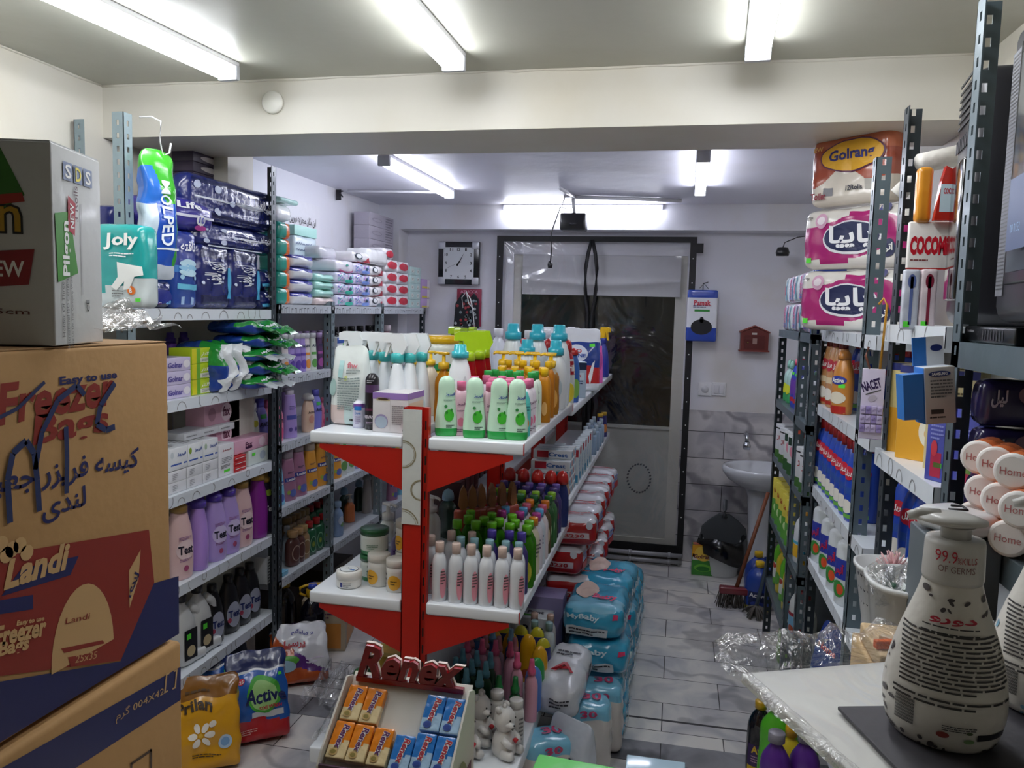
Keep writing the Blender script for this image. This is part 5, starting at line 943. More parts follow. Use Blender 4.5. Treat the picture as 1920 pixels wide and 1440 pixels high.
proto('balloon', 'box', carton('balloon_box', .108, .13, .115, 'd4d0d2', [('F', 'r', 0, .42, 1, .16, '9a7ac0'), ('F', 'r', -.2, .34, .38, .08, 'c8b88a'), ('F', 'e2', -.2, .34, .3, .05, '4a3a2a'), ('F', 'r', .0, -.05, .006, .8, 'b0a8ac'), ('F', 'e', -.25, -.22, .38, .36, '9a90b8'), ('F', 'e2', -.25, -.24, .34, .3, 'a8b8c8'), ('F', 'l', .25, -.05, .4, .5, '8a8488', 10), ('F', 't', .38, -.42, .06, .05, '333333', 'CE'), ('R', 'r', 0, .42, 1, .16, '9a7ac0'), ('R', 'r', 0, -.1, .9, .7, 'dcc4b0')])); x, y = PZ(733, 812, z); use('balloon', x - .002, y + .068, z, R(-2), 'open white and purple display box beside the red post')
proto('wsp', 'bottle', bottle('white_spray_bottle', .06, .085, .195, [(.95, 0), (1, .03), (1, .3), (.9, .6), (.62, .85), (.42, 1)], 'e4e8ec', ('trig', '3cb4b4', .02, .082, 'e8ecee', 'e8ecee'), [('F', 'e', .1, -.2, .5, .3, 'c8dce0')]))
for i, (px, Y_) in enumerate(((664, 2.34), (700, 2.36), (722, 2.31), (745, 2.27), (768, 2.30), (792, 2.27))):
    x = PY(px, 700, Y_)[0]; use('wsp', min(x, -.785), Y_ + (.1 if i == 5 else 0), z, R(8), 'white spray bottle with turquoise collar, %s from the left' % ORD[i], 'white spray bottles with turquoise collars')
proto('ypump', 'bottle', bottle('hand_soap_bottle', .06, .045, .17, 'soap', 'd8c8b0', ('pump', 'ecc02a', .016, .05))); proto('orp', 'bottle', bottle('orange_handwash_bottle', .062, .05, .17, 'soap', M('d88a1c', .12, trans=.25, var=0), ('pump', 'eebb22', .018, .055)))
rowx('ypump', [-.99, -.93, -.87, -.81], 2.55, z, 'yellow pump soap bottle', 'behind the white spray bottles', 'yellow pump bottles behind the sprays')
x = PY(832, 690, 2.42)[0]; use('orp', x, 2.42, z, R(-20), 'orange hand wash bottle with orange pump beside the red sprays'); x = PY(852, 690, 2.40)[0]
proto('wha', 'bottle', bottle('laundry_bottle', .075, .055, .215, 'soft', 'e6eaec', ('step', '38b4c0', .026, .04), [('F', 'e', .3, -.05, .2, .6, 'c8ccd0')])); use('wha', -.640, 2.30, z, 0, 'white bottle with turquoise cap beside the red spray bottles')
proto('purc', 'bottle', capb('baby_powder_bottle', 'e8d8a0', '9a84d0', [])); use('purc', -.645, 2.215, z, 0, 'cream bottle with purple cap behind the mint shampoos')
proto('tub', 'jar', bottle('yellow_lid_tub', .14, .14, .1, [(.9, 0), (1, .1), (1, 1)], 'dfe4dc', ('cyl', 'e8b81c', .072, .03), bands=[(.0, .25, '2a8a4a')], e=2)); 
for k in range(2): use('tub', -.87, 2.86, z + k * .131, 0, ('upper' if k else 'lower') + ' of two stacked tubs with yellow lids behind the spray bottles', 'stacked yellow-lid tubs')
proto('aqtub', 'jar', bottle('turquoise_lid_tub', .12, .12, .07, [(.9, 0), (1, .1), (1, 1)], 'd8e4e4', ('cyl', '4ab8c8', .06, .02), e=2)); use('aqtub', -.90, 2.70, z, 0, 'white tub with turquoise lid in front of the yellow lids')
# far left top part: assorted bottles seen beyond the pumps
for i, (k_, x_, y_) in enumerate((('wjug', -.83, 3.3), ('wjug', -.93, 3.35), ('wjug', -.82, 3.6), ('bluw', -.9, 3.6), ('prilb', -.8, 3.9))): use(k_, x_, y_, 1.2205, R(30 * i), 'cleaner bottle on the far left half of the gondola top, %s from the front' % ORD[i])

# ---- middle shelf, right half
z = GMZ + .0005
LB = [('F', 'e', .28, -.12, .4, .62, 'e89aa8'), ('F', 'l', .28, .0, .3, .3, '4a4a4a', 5)]
wp_ = [(.94, 0), (1, .03), (1, .72), (.95, .82), (.78, .91), (.58, .95), (.56, 1)]
proto('wl', 'bottle', bottle('white_lotion_bottle', .043, .043, .142, wp_, M('dadde2', .15, coat=.5, var=0), ('cyl', 'dcc4b8', .0128, .03), LB, e=2)); proto('wla', 'bottle', bottle('white_lotion_bottle', .041, .041, .142, wp_, M('dadde2', .15, coat=.5, var=0), ('cyl', '8ab4be', .0125, .03), LB, e=2))
for i, px in enumerate((823, 854, 882, 911, 940, 969)):
    x = PY(px, 1120, 2.137)[0]; use('wl', x, 2.137, z, R(12), 'white lotion bottle with peach cap, %s of six in the front row' % ORD[i], 'front row of white lotion bottles')
use('wl', PY(807, 1100, 2.19)[0], 2.19, z, 0, 'white lotion bottle with peach cap touching the red upright')
rowx('wla', [-.60, -.555, -.51, -.465, -.424], 2.20, z, 'white lotion bottle with blue cap', 'in the second row', 'second row of lotion bottles')
proto('purp', 'bottle', bottle('dark_purple_bottle', .045, .035, .155, 'soap', '3a2f70', ('cyl', '4a3aa0', .014, .03))); rowx('purp', [-.52, -.47, -.425], 2.255, z, 'purple-capped bottle', 'behind the blue-capped lotions', 'purple-capped bottles')
rowx('wl', [-.645, -.58], 2.255, z, 'white bottle with dull cap', 'behind the second lotion row', 'white bottles behind')
gr = M('3f8a1c', .12, trans=.3, var=0); proto('grb', 'bottle', bottle('green_shampoo_bottle', .052, .035, .165, 'soap', gr, ('cyl', '6ac01c', .015, .026), [('F', 'e', 0, -.2, .75, .45, 'c8c040'), ('F', 'e2', 0, -.2, .4, .25, '5a9a2a')]))
rowx('grb', [-.64, -.585, -.53, -.475, -.426], 2.315, z, 'clear green shampoo bottle', 'in the nearer green row', 'nearer row of green shampoos'); rowx('grb', [-.62, -.57, -.52, -.47, -.424], 2.37, z, 'clear green shampoo bottle', 'in the middle green row', 'middle row of green shampoos'); rowx('grb', [-.63, -.56, -.49], 2.43, z, 'clear green shampoo bottle', 'in the farther green row', 'farther row of green shampoos')
def smb(nm, body, cap, pr_=()): proto(nm, 'bottle', bottle('shampoo_bottle', .05, .035, .16, 'soap', body, ('cyl', cap, .015, .026), list(pr_)))
smb('m_or', 'd8d0b8', 'e08a1c', [('F', 'l', 0, 0, .6, .3, '5a5a5a', 4)]); smb('m_mg', 'd4cfd8', 'b03a90', [('F', 'l', 0, 0, .6, .3, '5a3a6a', 4)]); smb('m_bl', 'ccd4dc', '5aa0d0', [('F', 'l', 0, 0, .6, .3, '3a5a7a', 4)]); smb('m_pk', 'd8ccd0', 'd0607a'); smb('m_bo', '5a4a2a', 'd87a1c', [('F', 'e', 0, -.1, .7, .5, 'c8b898'), ('F', 'e2', 0, .1, .4, .2, 'a02820')]); smb('m_dg', '2a5a2c', '2a6a34', [('F', 'e', 0, -.1, .7, .5, 'b0c8a0'), ('F', 'e2', 0, .1, .4, .2, 'a02820')]); smb('m_lg', '3a6a3a', '8ac02a', [('F', 'e', 0, -.1, .7, .5, 'b0c8a0')]); smb('m_dp', '2a2044', '4a3a7c'); smb('m_pt', '4a3c78', '6a54a8', [('F', 'e', 0, -.1, .7, .4, 'a02848')])
use('m_or', -.425, 2.43, z, R(50), 'white shampoo bottle with orange cap at the shelf edge')
for row_, y_, keys in (('the fourth row', 2.485, ['m_bl', 'm_mg', 'm_mg', 'm_mg']), ('the fifth row', 2.54, ['m_pk', 'm_bl', 'm_bl', 'm_bl']), ('the sixth row', 2.6, ['m_pk', 'm_pk', 'm_pk', 'm_pk']), ('the seventh row', 2.66, ['m_pk', 'm_bo', 'm_bo', 'm_bo'])):
    for i, k_ in enumerate(keys):
        if i == 0 and y_ < 2.65: continue
        use(k_, [-.60, -.54, -.48, -.426][i], y_, z, R(20), {'m_bl': 'blue', 'm_mg': 'magenta', 'm_pk': 'pink', 'm_bo': 'orange'}[k_] + '-capped shampoo bottle, %s from the left in %s of the middle shelf' % (ORD[i], row_), 'shampoos in ' + row_)
for row_, y_, k_, c_ in (('nearer dark row', 2.73, 'm_dg', 'dark green'), ('farther dark row', 2.79, 'm_lg', 'lime'), ('nearer purple row', 2.86, 'm_dp', 'dark purple'), ('farther purple row', 2.93, 'm_pt', 'purple')):
    rowx(k_, [-.63, -.58, -.53, -.48, -.428], y_, z, c_ + '-capped shampoo bottle', 'in the ' + row_, row_)
proto('redtip', 'bottle', bottle('red_tipped_bottle', .055, .04, .17, 'soft', '24306c', ('dome', 'c0241c', .024, .05))); rowx('redtip', [-.63, -.575, -.52, -.465, -.422], 3.02, z, 'blue bottle with pointed red cap', 'beyond the purple caps', 'bottles with pointed red caps')
proto('brush', 'brush pack', (lambda: (lambda t: t)(brush_pack())))
def brush_pack():
    t = thing('brush_pack', 'x', 'brush pack'); g = G(); g.ext([(0, .13), (.012, .15), (.008, .185), (0, .2), (-.008, .185), (-.012, .15)], -.006, .006, M('8a5a34', .5)); a = g.obj('wooden_handle', t)
    g = G(); g.rbox(.045, .02, .14, .008, plas('a04a3a')); b = g.obj('bristle_pack', t); reg(t, a, b); return t
for i, (x_, c_) in enumerate(((-.665, 0), (-.64, 0), (-.615, 0), (-.585, 0), (-.555, 0), (-.525, 0))): use('brush', x_, 2.46 + .022 * i, z, R(20 + 8 * i), 'brush with a pointed brown wooden end, %s from the red upright' % ORD[i], 'wooden-ended brushes on the middle shelf', s=1.32)
proto('cupr', 'jar', bottle('round_tub', .07, .07, .06, 'round', 'b4b0a4', ('cyl', 'b0a884', .034, .014), e=2)); use('cupr', -.645, 2.335 + .0, z + .0, 0, 'round tub with dull yellow lid close to the red upright')
z_m = GMZ + .0005; proto('maroon', 'box', carton('dark_maroon_carton', .06, .12, .19, '3c1a22', [('F', 'l', 0, .1, .6, .3, '6a3a44', 3)]))
# ---- toothpaste boxes on the farther middle shelf
z = .8505
TP = carton('toothpaste_box', .16, .045, .035, 'd8dce0', [('F', 'r', -.25, 0, .3, .8, 'b02838'), ('F', 't', .15, 0, .5, .5, '2a5a9c', 'Crest'), ('T', 'l', 0, 0, .7, .6, '8ab0c0', 3), ('R', 'r', 0, 0, .6, .6, '5a9ac0')])
TP2 = carton('toothpaste_box', .16, .045, .035, 'cdd4d8', [('F', 'r', .3, 0, .3, .8, '2a8a9c'), ('F', 't', -.1, 0, .5, .5, 'b02c38', 'Crest'), ('T', 'l', 0, 0, .7, .6, '8a9ab0', 3), ('R', 'r', 0, 0, .6, .6, 'b05a60')])
proto('tp', 'box', TP); proto('tp2', 'box', TP2)
for c in range(4):
    for k in range(5 - (c == 0)): use('tp' if (c + k) % 2 else 'tp2', -.49, 3.18 + c * .05, z + k * .036, R(0), 'flat toothpaste box, %s up in the %s stack from the front' % (ORD[k], ORD[c]), 'stacked toothpaste boxes on the farther shelf')
proto('tpu', 'box', carton('toothpaste_box', .045, .035, .16, 'd0dae0', [('F', 'r', 0, .35, .9, .2, 'b02838'), ('R', 'tv', 0, 0, .6, .5, '2a70b0', 'Crest'), ('F', 'r', 0, -.35, .9, .2, '3a8ab0')]))
for i in range(12): use('tpu', -.425, 3.42 + .05 * i, z, R([0, 90][i % 2]), 'upright toothpaste box by the shelf edge, %s from the front' % ORD[i], 'upright toothpaste boxes')
use('tpu', -.5, 3.5, z, 0, 'upright toothpaste box set back behind the edge row')
proto('glassb', 'bottle', bottle('clear_small_bottle', .04, .04, .11, 'slim', '8aa0b8', ('cyl', 'b8c8d4', .012, .03))); proto('ambs', 'bottle', bottle('tan_glass', .045, .045, .07, 'slim', 'b89878', ('none', 0, 0, 0))); use('ambs', -.43, 3.135 + .0, .8505, 0, 'small tan tumbler on the shelf edge in front of the toothpaste')
for i in range(8): use('glassb', -.42 - .05 * (i % 2), 4.16 + .07 * i, z, R(30 * i), 'small clear blue bottle near the far end, %s going back' % ORD[i], 'clear blue bottles at the far end')
proto('dkblu', 'bottle', bottle('dark_blue_tube', .05, .035, .13, 'tube', '2a2a6c', ('flat', 'c8a02c', .018, .02), [('F', 'e', 0, -.1, .6, .4, 'c87a3a')])); use('dkblu', -.425, 4.8, z, R(40), 'dark blue tube with orange print at the farthest shelf corner'); use('dkblu', -.44, 4.72, z, R(40), 'dark blue tube behind the one at the farthest corner')

for i in range(6): use('maroon', -.90 + .0 * i, 3.17 + .085 * i, .8505, R(90), 'dark maroon carton on the left half of the farther middle shelf, %s back' % ORD[i], 'dark maroon cartons')
for i in range(4): use('maroon', -.83, 2.84 + .07 * i, z_m, R(90), 'dark maroon carton seen through the gap behind the red upright, %s back' % ORD[i], 'dark maroon cartons in the gap')
# ---- middle shelf, left half
z = GMZ + .0005
proto('cream', 'jar', bottle('cream_jar', .075, .075, .028, [(.82, 0), (.95, .1), (1, .3), (1, 1)], 'e6e6e2', ('cyl', 'eceae4', .0385, .024), [('F', 'r', -.12, 0, .1, .5, '2a3480'), ('F', 'l', .12, 0, .3, .5, '8a8a92', 3)], e=2, capname='lid'))
x, y = PZ(645, 1106, z); use('cream', x, y + .037, z, 0, 'low white cream jar with printed round lid at the shelf edge')
gg = G(); fr = (V3((x, y + .037, z + .0522)), V3((1, 0, 0)), V3((0, 1, 0))); gg.ell(fr, 0, 0, .055, .055, ink('4a5a6c')); fr = (fr[0] + V3((0, 0, .0003)), fr[1], fr[2]); gg.ell(fr, 0, 0, .052, .052, ink('dfe2e2')); fr = (fr[0] + V3((0, 0, .0003)), fr[1], fr[2]); gg.text(fr, 'ایوان', -.005, .006, .022, .01, ink('4a3a30')); gg.grid(fr, .006, .02, -.012, -.003, ink('3a70b0'), 1, 1)
o = gg.obj('lid_print'); _cj = PROTO['cream']['o']; o.parent = _cj; o.location = (-x, -(y + .037), -z)
proto('greenj', 'jar', bottle('green_jar', .085, .085, .062, [(.9, 0), (1, .1), (1, 1)], 'd4dcd6', ('cyl', '17582f', .044, .018), [('F', 'l', .1, -.05, .4, .25, '6a8a76', 3)], bands=[(0, .22, '3a8a54')], e=2, capname='lid'))
for k in range(2): use('greenj', x + .045, y + .125, z + k * .081, 0, ('upper' if k else 'lower') + ' of two stacked white jars with dark green lids', 'stacked green-lid jars')
proto('wpj', 'bottle', bottle('white_pump_bottle', .06, .05, .13, 'round', 'd8dcd8', ('pump', 'e8e8e8', .018, .05))); use('wpj', x + .03, y + .28, z + .03 * 0, R(150), 'white pump bottle behind the green-lid jars', s=1.12)
proto('sunj', 'jar', bottle('pearl_jar', .067, .067, .075, [(.92, 0), (1, .05), (1, 1)], 'dcdad4', ('cyl', 'd4cfc6', .0345, .022), [('F', 'e', .0, -.1, .6, .6, 'e0a830'), ('F', 'l', .0, -.1, .3, .2, '6a5020', 2), ('F', 'l', -.42, 0, .1, .6, '3a3a3a', 3)], e=2, capname='lid'))
x, y = PZ(738, 1112, z); use('sunj', x, y + .032, z, 0, 'pearl jar with sun print, nearest, beside the red upright')
use('sunj', x - .07, y + .062, z, R(-20), 'pearl jar with sun print standing behind and left of the nearest')
use('sunj', x + .002, y + .105, z, R(-10), 'lower pearl jar of the rear pair by the red upright'); use('sunj', x + .002, y + .105, z + .0985, R(-30), 'upper pearl jar of the rear pair by the red upright')
proto('purb', 'bottle', bottle('purple_lotion_bottle', .055, .045, .12, 'round', '9a70c0', ('cyl', 'b4b4b8', .02, .035), [('F', 'l', 0, -.1, .6, .4, '6a4a98', 4)], bands=[(.6, 1, 'a898c8')])); use('purb', x - .055, y + .2, z, R(10), 'purple bottle with grey cap behind the pearl jars')
proto('bwbox', 'box', carton('blue_white_box', .09, .07, .075, 'd4dce6', [('F', 'r', 0, -.25, 1, .2, '3a8ac8'), ('T', 'l', 0, 0, .7, .4, '2a5ab0', 2)])); use('bwbox', x - .11, y + .235, z, R(5), 'blue and white box behind the green-lid jars')
for i, (k_, x_, y_) in enumerate((('oranp', -.82, 2.42), ('wpj', -.80, 2.55), ('whp', -.88, 2.6), ('dkg', -.8, 2.75))): use(k_, x_, y_, z, R(150), 'pump bottle farther back on the left middle shelf, %s from the front' % ORD[i])

# ---- bottom shelf, right half
z = GB + .0005
def bear():
    t = thing('bear_bottle', 'x', 'bottle'); w = M('dcdad6', .35, var=.02); g = G()
    g.lathe([(.2, 0), (.85, .003), (1, .02), (.95, .045), (.7, .07), (.4, .082)], w, .038, .034, 20, 2); a = g.obj('body', t)
    g = G(); g.lathe([(.15, .072), (.6, .078), (.92, .095), (1, .112), (.9, .13), (.6, .143), (.1, .148)], w, .033, .031, 20, 2)
    g.lathe([(.2, 0), (1, .004), (1, .01), (.3, .016)], w, .016, .012, 12, 2, c=(.026, -.014), z=.098); b = g.obj('head', t); ch = [a, b]
    for s in (-1, 1): g = G(); g.lathe([(.3, 0), (1, .006), (1, .014), (.4, .02)], w, .011, .008, 12, 2, c=(-.008, s * .022), z=.135); reg(b, g.obj('ear', b))
    g = G(); g.lathe([(.006, 0), (.008, .006), (.003, .012)], w, n=10, z=.146); reg(b, g.obj('top_knob', b))
    for s in (-1, 1): g = G(); g.tube([(.012, s * .027, .062), (.032, s * .026, .05), (.04, s * .016, .042)], [.01, .01, .009], w, 8); ch.append(g.obj('arm', t)); g = G(); g.tube([(.01, s * .028, .018), (.036, s * .026, .016), (.046, s * .024, .02)], [.015, .014, .012], w, 10); ch.append(g.obj('foot', t))
    g = G(); g.lathe([(.001, -.003), (.0035, 0), (.001, .003)], BLK, n=8, c=(.0425, -.014), z=.108); reg(b, g.obj('nose', b))
    for s in (-1, 1): g = G(); g.lathe([(.001, -.003), (.003, 0), (.001, .003)], BLK, n=8, c=(.0285, s * .014), z=.118); reg(b, g.obj('eye', b))
    g = G(); g.lathe([(.002, -.008), (.009, .004), (.004, .008)], plas('b02028'), n=8, c=(.042, -.004), z=.058); ch.append(g.obj('red_heart', t)); reg(t, *ch); return t
proto('bear', 'bottle', bear)
for i, (px, py, r_) in enumerate(((943, 1418, -20), (898, 1393, -15), (868, 1425, -30))):
    x, y = PZ(px, py, z); use('bear', x, y + .01, z, R(r_), ['white bear-shaped bottle with red heart, nearest the shelf edge', 'white bear-shaped bottle standing behind the nearest one', 'white bear-shaped bottle half hidden by the counter display'][i], 'bear-shaped bottles')
proto('powd', 'bottle', bottle('powder_bottle', .05, .05, .125, [(1, 0), (1, .85), (.9, .92), (.72, .96), (.72, 1)], 'd4d2ce', ('cyl', 'dcdad6', .021, .022), [('F', 'l', .25, 0, .3, .6, '6a6a6a', 6)], e=2))
use('powd', -.432, 2.262, z, R(20), 'white powder bottle at the bottom shelf edge behind the bear'); use('powd', -.50, 2.30, z, R(20), 'white powder bottle farther from the edge behind the bear')
def mist(nm, body, cap, H=.14, W=.042): proto(nm, 'bottle', bottle('mist_spray_bottle', W, W * .85, H, 'round', body, ('mist', cap, .014, .05)))
mist('mgreen', '1c4a30', '5a9ab0'); mist('mpink', 'e0a4b8', 'd85a84', .155); mist('mdg', '1c5a34', '1a7a3c', .12); mist('mblu', '3a6aa0', '7aa8c8'); mist('mwh', 'a890a0', 'b4707c')
rowx('mdg', [-.51, -.455], 2.355, z, 'green spray bottle', 'behind the powder bottles', 'green sprays'); use('mpink', -.415, 2.42, z, 0, 'tall pink spray bottle nearest the bottom shelf edge'); use('mpink', -.47, 2.455, z, 0, 'tall pink spray bottle just behind the edge one')
for j, y_ in enumerate((2.33, 2.40, 2.47)): rowx('mgreen', [-.66, -.61, -.56], y_, z, 'dark spray bottle with blue nozzle', 'in the %s dark spray row' % ORD[j], 'dark spray bottles row %s' % ORD[j])
for j, y_ in enumerate((2.53, 2.6)): rowx('mwh' if j else 'mpink', [-.66, -.61, -.56, -.51], y_, z, 'pink spray bottle', 'in the %s pink spray row' % ['nearer', 'farther'][j], 'pink spray bottles row %s' % ORD[j])
rowx('mblu', [-.66, -.6, -.54], 2.67, z, 'blue spray bottle', 'beyond the pink sprays', 'blue spray bottles')
def kid(nm, c, H=.15, top=None, pr_=()): proto(nm, 'bottle', bottle('child_shampoo_bottle', .06, .04, H, [(.9, 0), (1, .04), (.95, .3), (1, .6), (.9, .85), (.5, .97), (.2, 1)], c, ('none', 0, 0, 0), list(pr_), bands=[(.82, 1.1, top)] if top else ()))
kid('kblue', '5a86d0', .15); kid('kgreen', '2a9a4a', .155); kid('kyel', 'e0a818', .17, None, [('F', 'e', 0, -.3, .7, .2, 'a04a2c')]); kid('knav', '24307c', .17, 'c8c02c')
for i, (k_, y_, lab) in enumerate((('kblue', 2.485, 'blue child shampoo bottle behind the pink spray'), ('kgreen', 2.54, 'green child shampoo bottle behind the blue one'), ('kyel', 2.60, 'yellow child shampoo bottle at the bottom shelf edge'), ('knav', 2.67, 'navy child shampoo bottle at the bottom shelf edge'))): use(k_, -.42, y_, z, R(35), lab)
rowx('kyel', [-.60, -.54, -.48], 2.74 - .05, z, 'yellow child shampoo bottle', 'in the yellow row', 'row of yellow child shampoos'); rowx('knav', [-.64, -.58, -.52, -.46], 2.76, z, 'navy child shampoo bottle', 'in the navy row', 'row of navy child shampoos')
proto('paleb', 'bottle', bottle('pale_lotion_bottle', .045, .045, .15, wp_, 'c9d2d0', ('cyl', '8aa8a8', .014, .03), e=2)); proto('palep', 'bottle', bottle('pale_lotion_bottle', .045, .045, .15, wp_, 'cdc8c4', ('cyl', 'c8a898', .014, .03), e=2))
rowx('paleb', [-.47, -.418], 2.80, z, 'pale lotion bottle with grey-green cap', 'on the bottom shelf', 'pale bottles grey caps'); rowx('palep', [-.56, -.49, -.43], 2.87, z, 'pale lotion bottle with peach cap', 'on the bottom shelf', 'pale bottles peach caps')
proto('lila', 'box', carton('lilac_box', .2, .12, .19, '8a80a8', [('R', 'l', 0, 0, .6, .6, '6a5a8a', 5), ('T', 'l', 0, 0, .6, .6, '7a6a9a', 4)])); proto('lila2', 'box', carton('white_print_box', .13, .1, .14, 'c4c8ca', [('F', 't', 0, .2, .6, .2, '2a2a34', 'Print'), ('T', 't', 0, .1, .5, .3, '22222c', 'Print'), ('T', 'r', -.2, -.2, .3, .15, '4ab03a'), ('F', 'e', 0, -.2, .7, .3, 'a88a7c')]))
use('lila2', -.50, 2.965, z, 0, 'white box with black lettering behind the pale bottles'); use('lila', -.50, 3.075, z - .0, 0, 'lilac carton behind the white lettered box')
# ---- bottom shelf, left half
proto('obox', 'box', carton('yellow_green_carton', .11, .1, .13, 'b89a3a', [('F', 'r', 0, -.3, 1, .3, '3a6a3a'), ('T', 'e', 0, 0, .6, .5, 'd8a83a')])); proto('gjar', 'jar', bottle('green_oval_jar', .07, .055, .03, [(.85, 0), (1, .3), (1, .7), (.8, 1)], '2a5a2c', ('dome', '2f6a34', .03, .018), e=2.2, capname='lid'))
for i, (x_, y_) in enumerate(((-.90, 2.36), (-.80, 2.36), (-.64, 2.9), (-.58, 2.9))):
    pass
for i, x_ in enumerate((-.93, -.83)): use('obox', x_, 2.52, z, 0, 'yellow and green carton on the left bottom shelf, %s' % ('left one' if i == 0 else 'right one'), 'yellow and green cartons')
proto('base', 'box', carton('low_grey_carton', .25, .12, .09, '8a8a80')); use('base', -.88, 2.36, z, 0, 'low carton carrying the green oval jars')
rowx('gjar', [-.96, -.88, -.80], 2.35, z + .092, 'dark green oval jar', 'on the low carton', 'green oval jars')
proto('pp_', 'bag', softpack('wipes_bag', .11, .09, .06, lambda u, v, t: foil('4a3aa8') if u < 0 else foil('c8ccd8'), [('T', 'l', -.1, 0, .5, .3, 'c8a0d8', 2)], r=.015)); use('pp_', -.97, 2.7, z, R(10), 'purple and white wipes pack at the edge of the left bottom shelf'); 
proto('obox2', 'box', carton('white_fruit_carton', .12, .1, .15, 'c8c0b0', [('F', 'e', 0, .2, .6, .3, '5a3a2a'), ('F', 'e2', .2, .1, .3, .2, 'c87a2c'), ('T', 'e', 0, 0, .7, .5, 'c88a3a')])); 
PLACED = 1

# ---- diaper packs stacked beside the gondola
dr = foil('b01c22', .35, 12); dw = foil('dcdde4', .35, 12); db = foil('36a4ca', .45, 14); dl = foil('7cc0dc', .35, 14)
redp = lambda n_, sd: softpack(n_, .20, .16, .115, lambda u, v, t: dr if v < -.7 and t < .62 or t < -.6 or (u > .8 and t < -.1) else dw, [('F', 'r', .0, -.1, .7, .22, 'd8c8cc'), ('F', 't', .0, -.1, .5, .14, 'b01c22', '03230'), ('F', 'e', .35, .3, .14, .3, 'd8d8e0'), ('R', 'r', 0, -.2, .7, .3, 'c8303a'), ('R', 'l', 0, .15, .6, .3, '3a5ab0', 2), ('T', 'l', .1, 0, .6, .25, 'b82c38', 2)], r=.03, bulge=.1, seed=sd, n=22)
proto('redp', 'diaper pack', redp('red_diaper_pack', 2)); proto('redq', 'diaper pack', redp('red_diaper_pack', 9))
n_ = 0
for j, y_ in enumerate((3.27, 3.46, 3.67, 3.88, 4.1, 4.3)):
    for k in range(4): use('redp' if (j + k) % 2 else 'redq', -.47 + .045 * (k % 2) + .02, y_, .262 + k * .125, R(rnd.uniform(-8, 8)), 'red and white diaper pack, %s up in the %s pile from the front' % (ORD[k], ORD[j]), 'red diaper packs on the farther bottom shelf')
BLP = [('F', 't', -.15, .22, .55, .2, 'd4ecf4', 'MyBaby'), ('F', 'r', -.1, -.25, .7, .28, 'd4dce0'), ('F', 'l', -.1, -.25, .6, .2, '2a2a34', 2), ('T', 'e', -.2, .1, .4, .6, 'd8c0b4'), ('T', 't', .15, -.15, .4, .2, 'd43a6a', 'Baby'), ('R', 't', 0, 0, .7, .3, 'dcecf4', 'MyBaby'), ('F', 'r', .38, .25, .12, .16, 'd43a6a')]
proto('bluep', 'diaper pack', softpack('blue_diaper_pack', .22, .30, .12, lambda u, v, t: dl if t > .75 and v < -.2 else db, BLP, r=.035, bulge=.12, wr=.009, seed=4, n=9)); proto('blueq', 'diaper pack', softpack('blue_diaper_pack', .22, .30, .12, lambda u, v, t: dl if t < -.6 else db, BLP, r=.035, bulge=.12, wr=.011, seed=11, n=9))
for j, (x_, y_, hh) in enumerate(((-.26, 3.02, 4), (-.245, 3.36, 4), (-.24, 3.70, 3), (-.24, 4.06, 2))):
    for k in range(hh): use('bluep' if (j + k) % 2 else 'blueq', x_ + rnd.uniform(-.012, .012), y_ + rnd.uniform(-.01, .01), .002 + k * .128, R(rnd.uniform(-6, 6)), 'blue diaper pack lying in the aisle, %s up in the %s pile' % (ORD[k], ORD[j]), 'blue diaper packs piled on the floor')
proto('w30', 'diaper pack', softpack('white_diaper_pack', .17, .12, .25, lambda u, v, t: dl if t > .62 else foil('d2cdc8', .35), [('F', 't', .0, .4, .35, .1, 'c03a6a', '30'), ('F', 'e', -.25, .1, .3, .34, 'b48a74'), ('F', 'e', -.25, -.15, .3, .3, 'c09a84'), ('T', 't', .1, 0, .4, .3, 'c03a6a', '30')], r=.03, bulge=.12, wr=.008, seed=6))
use('w30', -.26, 2.68, .001, R(12), 'white diaper pack with baby print and number thirty, nearest in the aisle'); use('w30', -.23, 2.82, .001, R(12), 'white diaper pack directly behind the nearest one'); use('w30', -.24, 2.72, .262, R(20), 'white diaper pack standing on top of the two nearest') if 0 else None
proto('wA', 'diaper pack', softpack('white_diaper_pack', .14, .30, .11, foil('cfd2d8', .4), [('T', 't', 0, -.1, .6, .2, 'b8303c', 'A'), ('T', 'l', 0, .2, .6, .1, '3a3a44', 2), ('F', 'l', .1, .1, .5, .3, '2a2a34', 3), ('R', 'r', .2, 0, .1, .5, '33333c')], r=.03, bulge=.15, wr=.01, seed=8)); use('wA', -.335, 2.66, .275, R(-4), 'white diaper pack lying high against the bottom shelf edge', tilt=(R(8), 0))
use('w30', -.36, 2.42, .001, R(30), 'white pack with pale blue top leaning by the bottom shelf corner')
proto('softw', 'diaper pack', pouch('pale_pad_bag', .16, .08, .3, lambda u, v, t: foil('c8d0dc', .5) if t > .5 or u < .2 else foil('6ab0cc', .4), [('F', 'l', 0, .1, .6, .12, '2a3a5a', 2)], both=True)); use('softw', -.28, 2.44, .001, R(-30), 'pale bag with blue print on the floor at the gondola corner')

# ================================================================ RIGHT SHELVES
def row_right(key, pxs, z, base, where, group, X=.49, D=.05, rz=-90, frm='near end', s=None):
    series(key, [(X + D / 2, YX(p, X, z + .08)) for p in sorted(pxs, reverse=True)], z, R(rz), base, where, group, 0, frm, s=s)
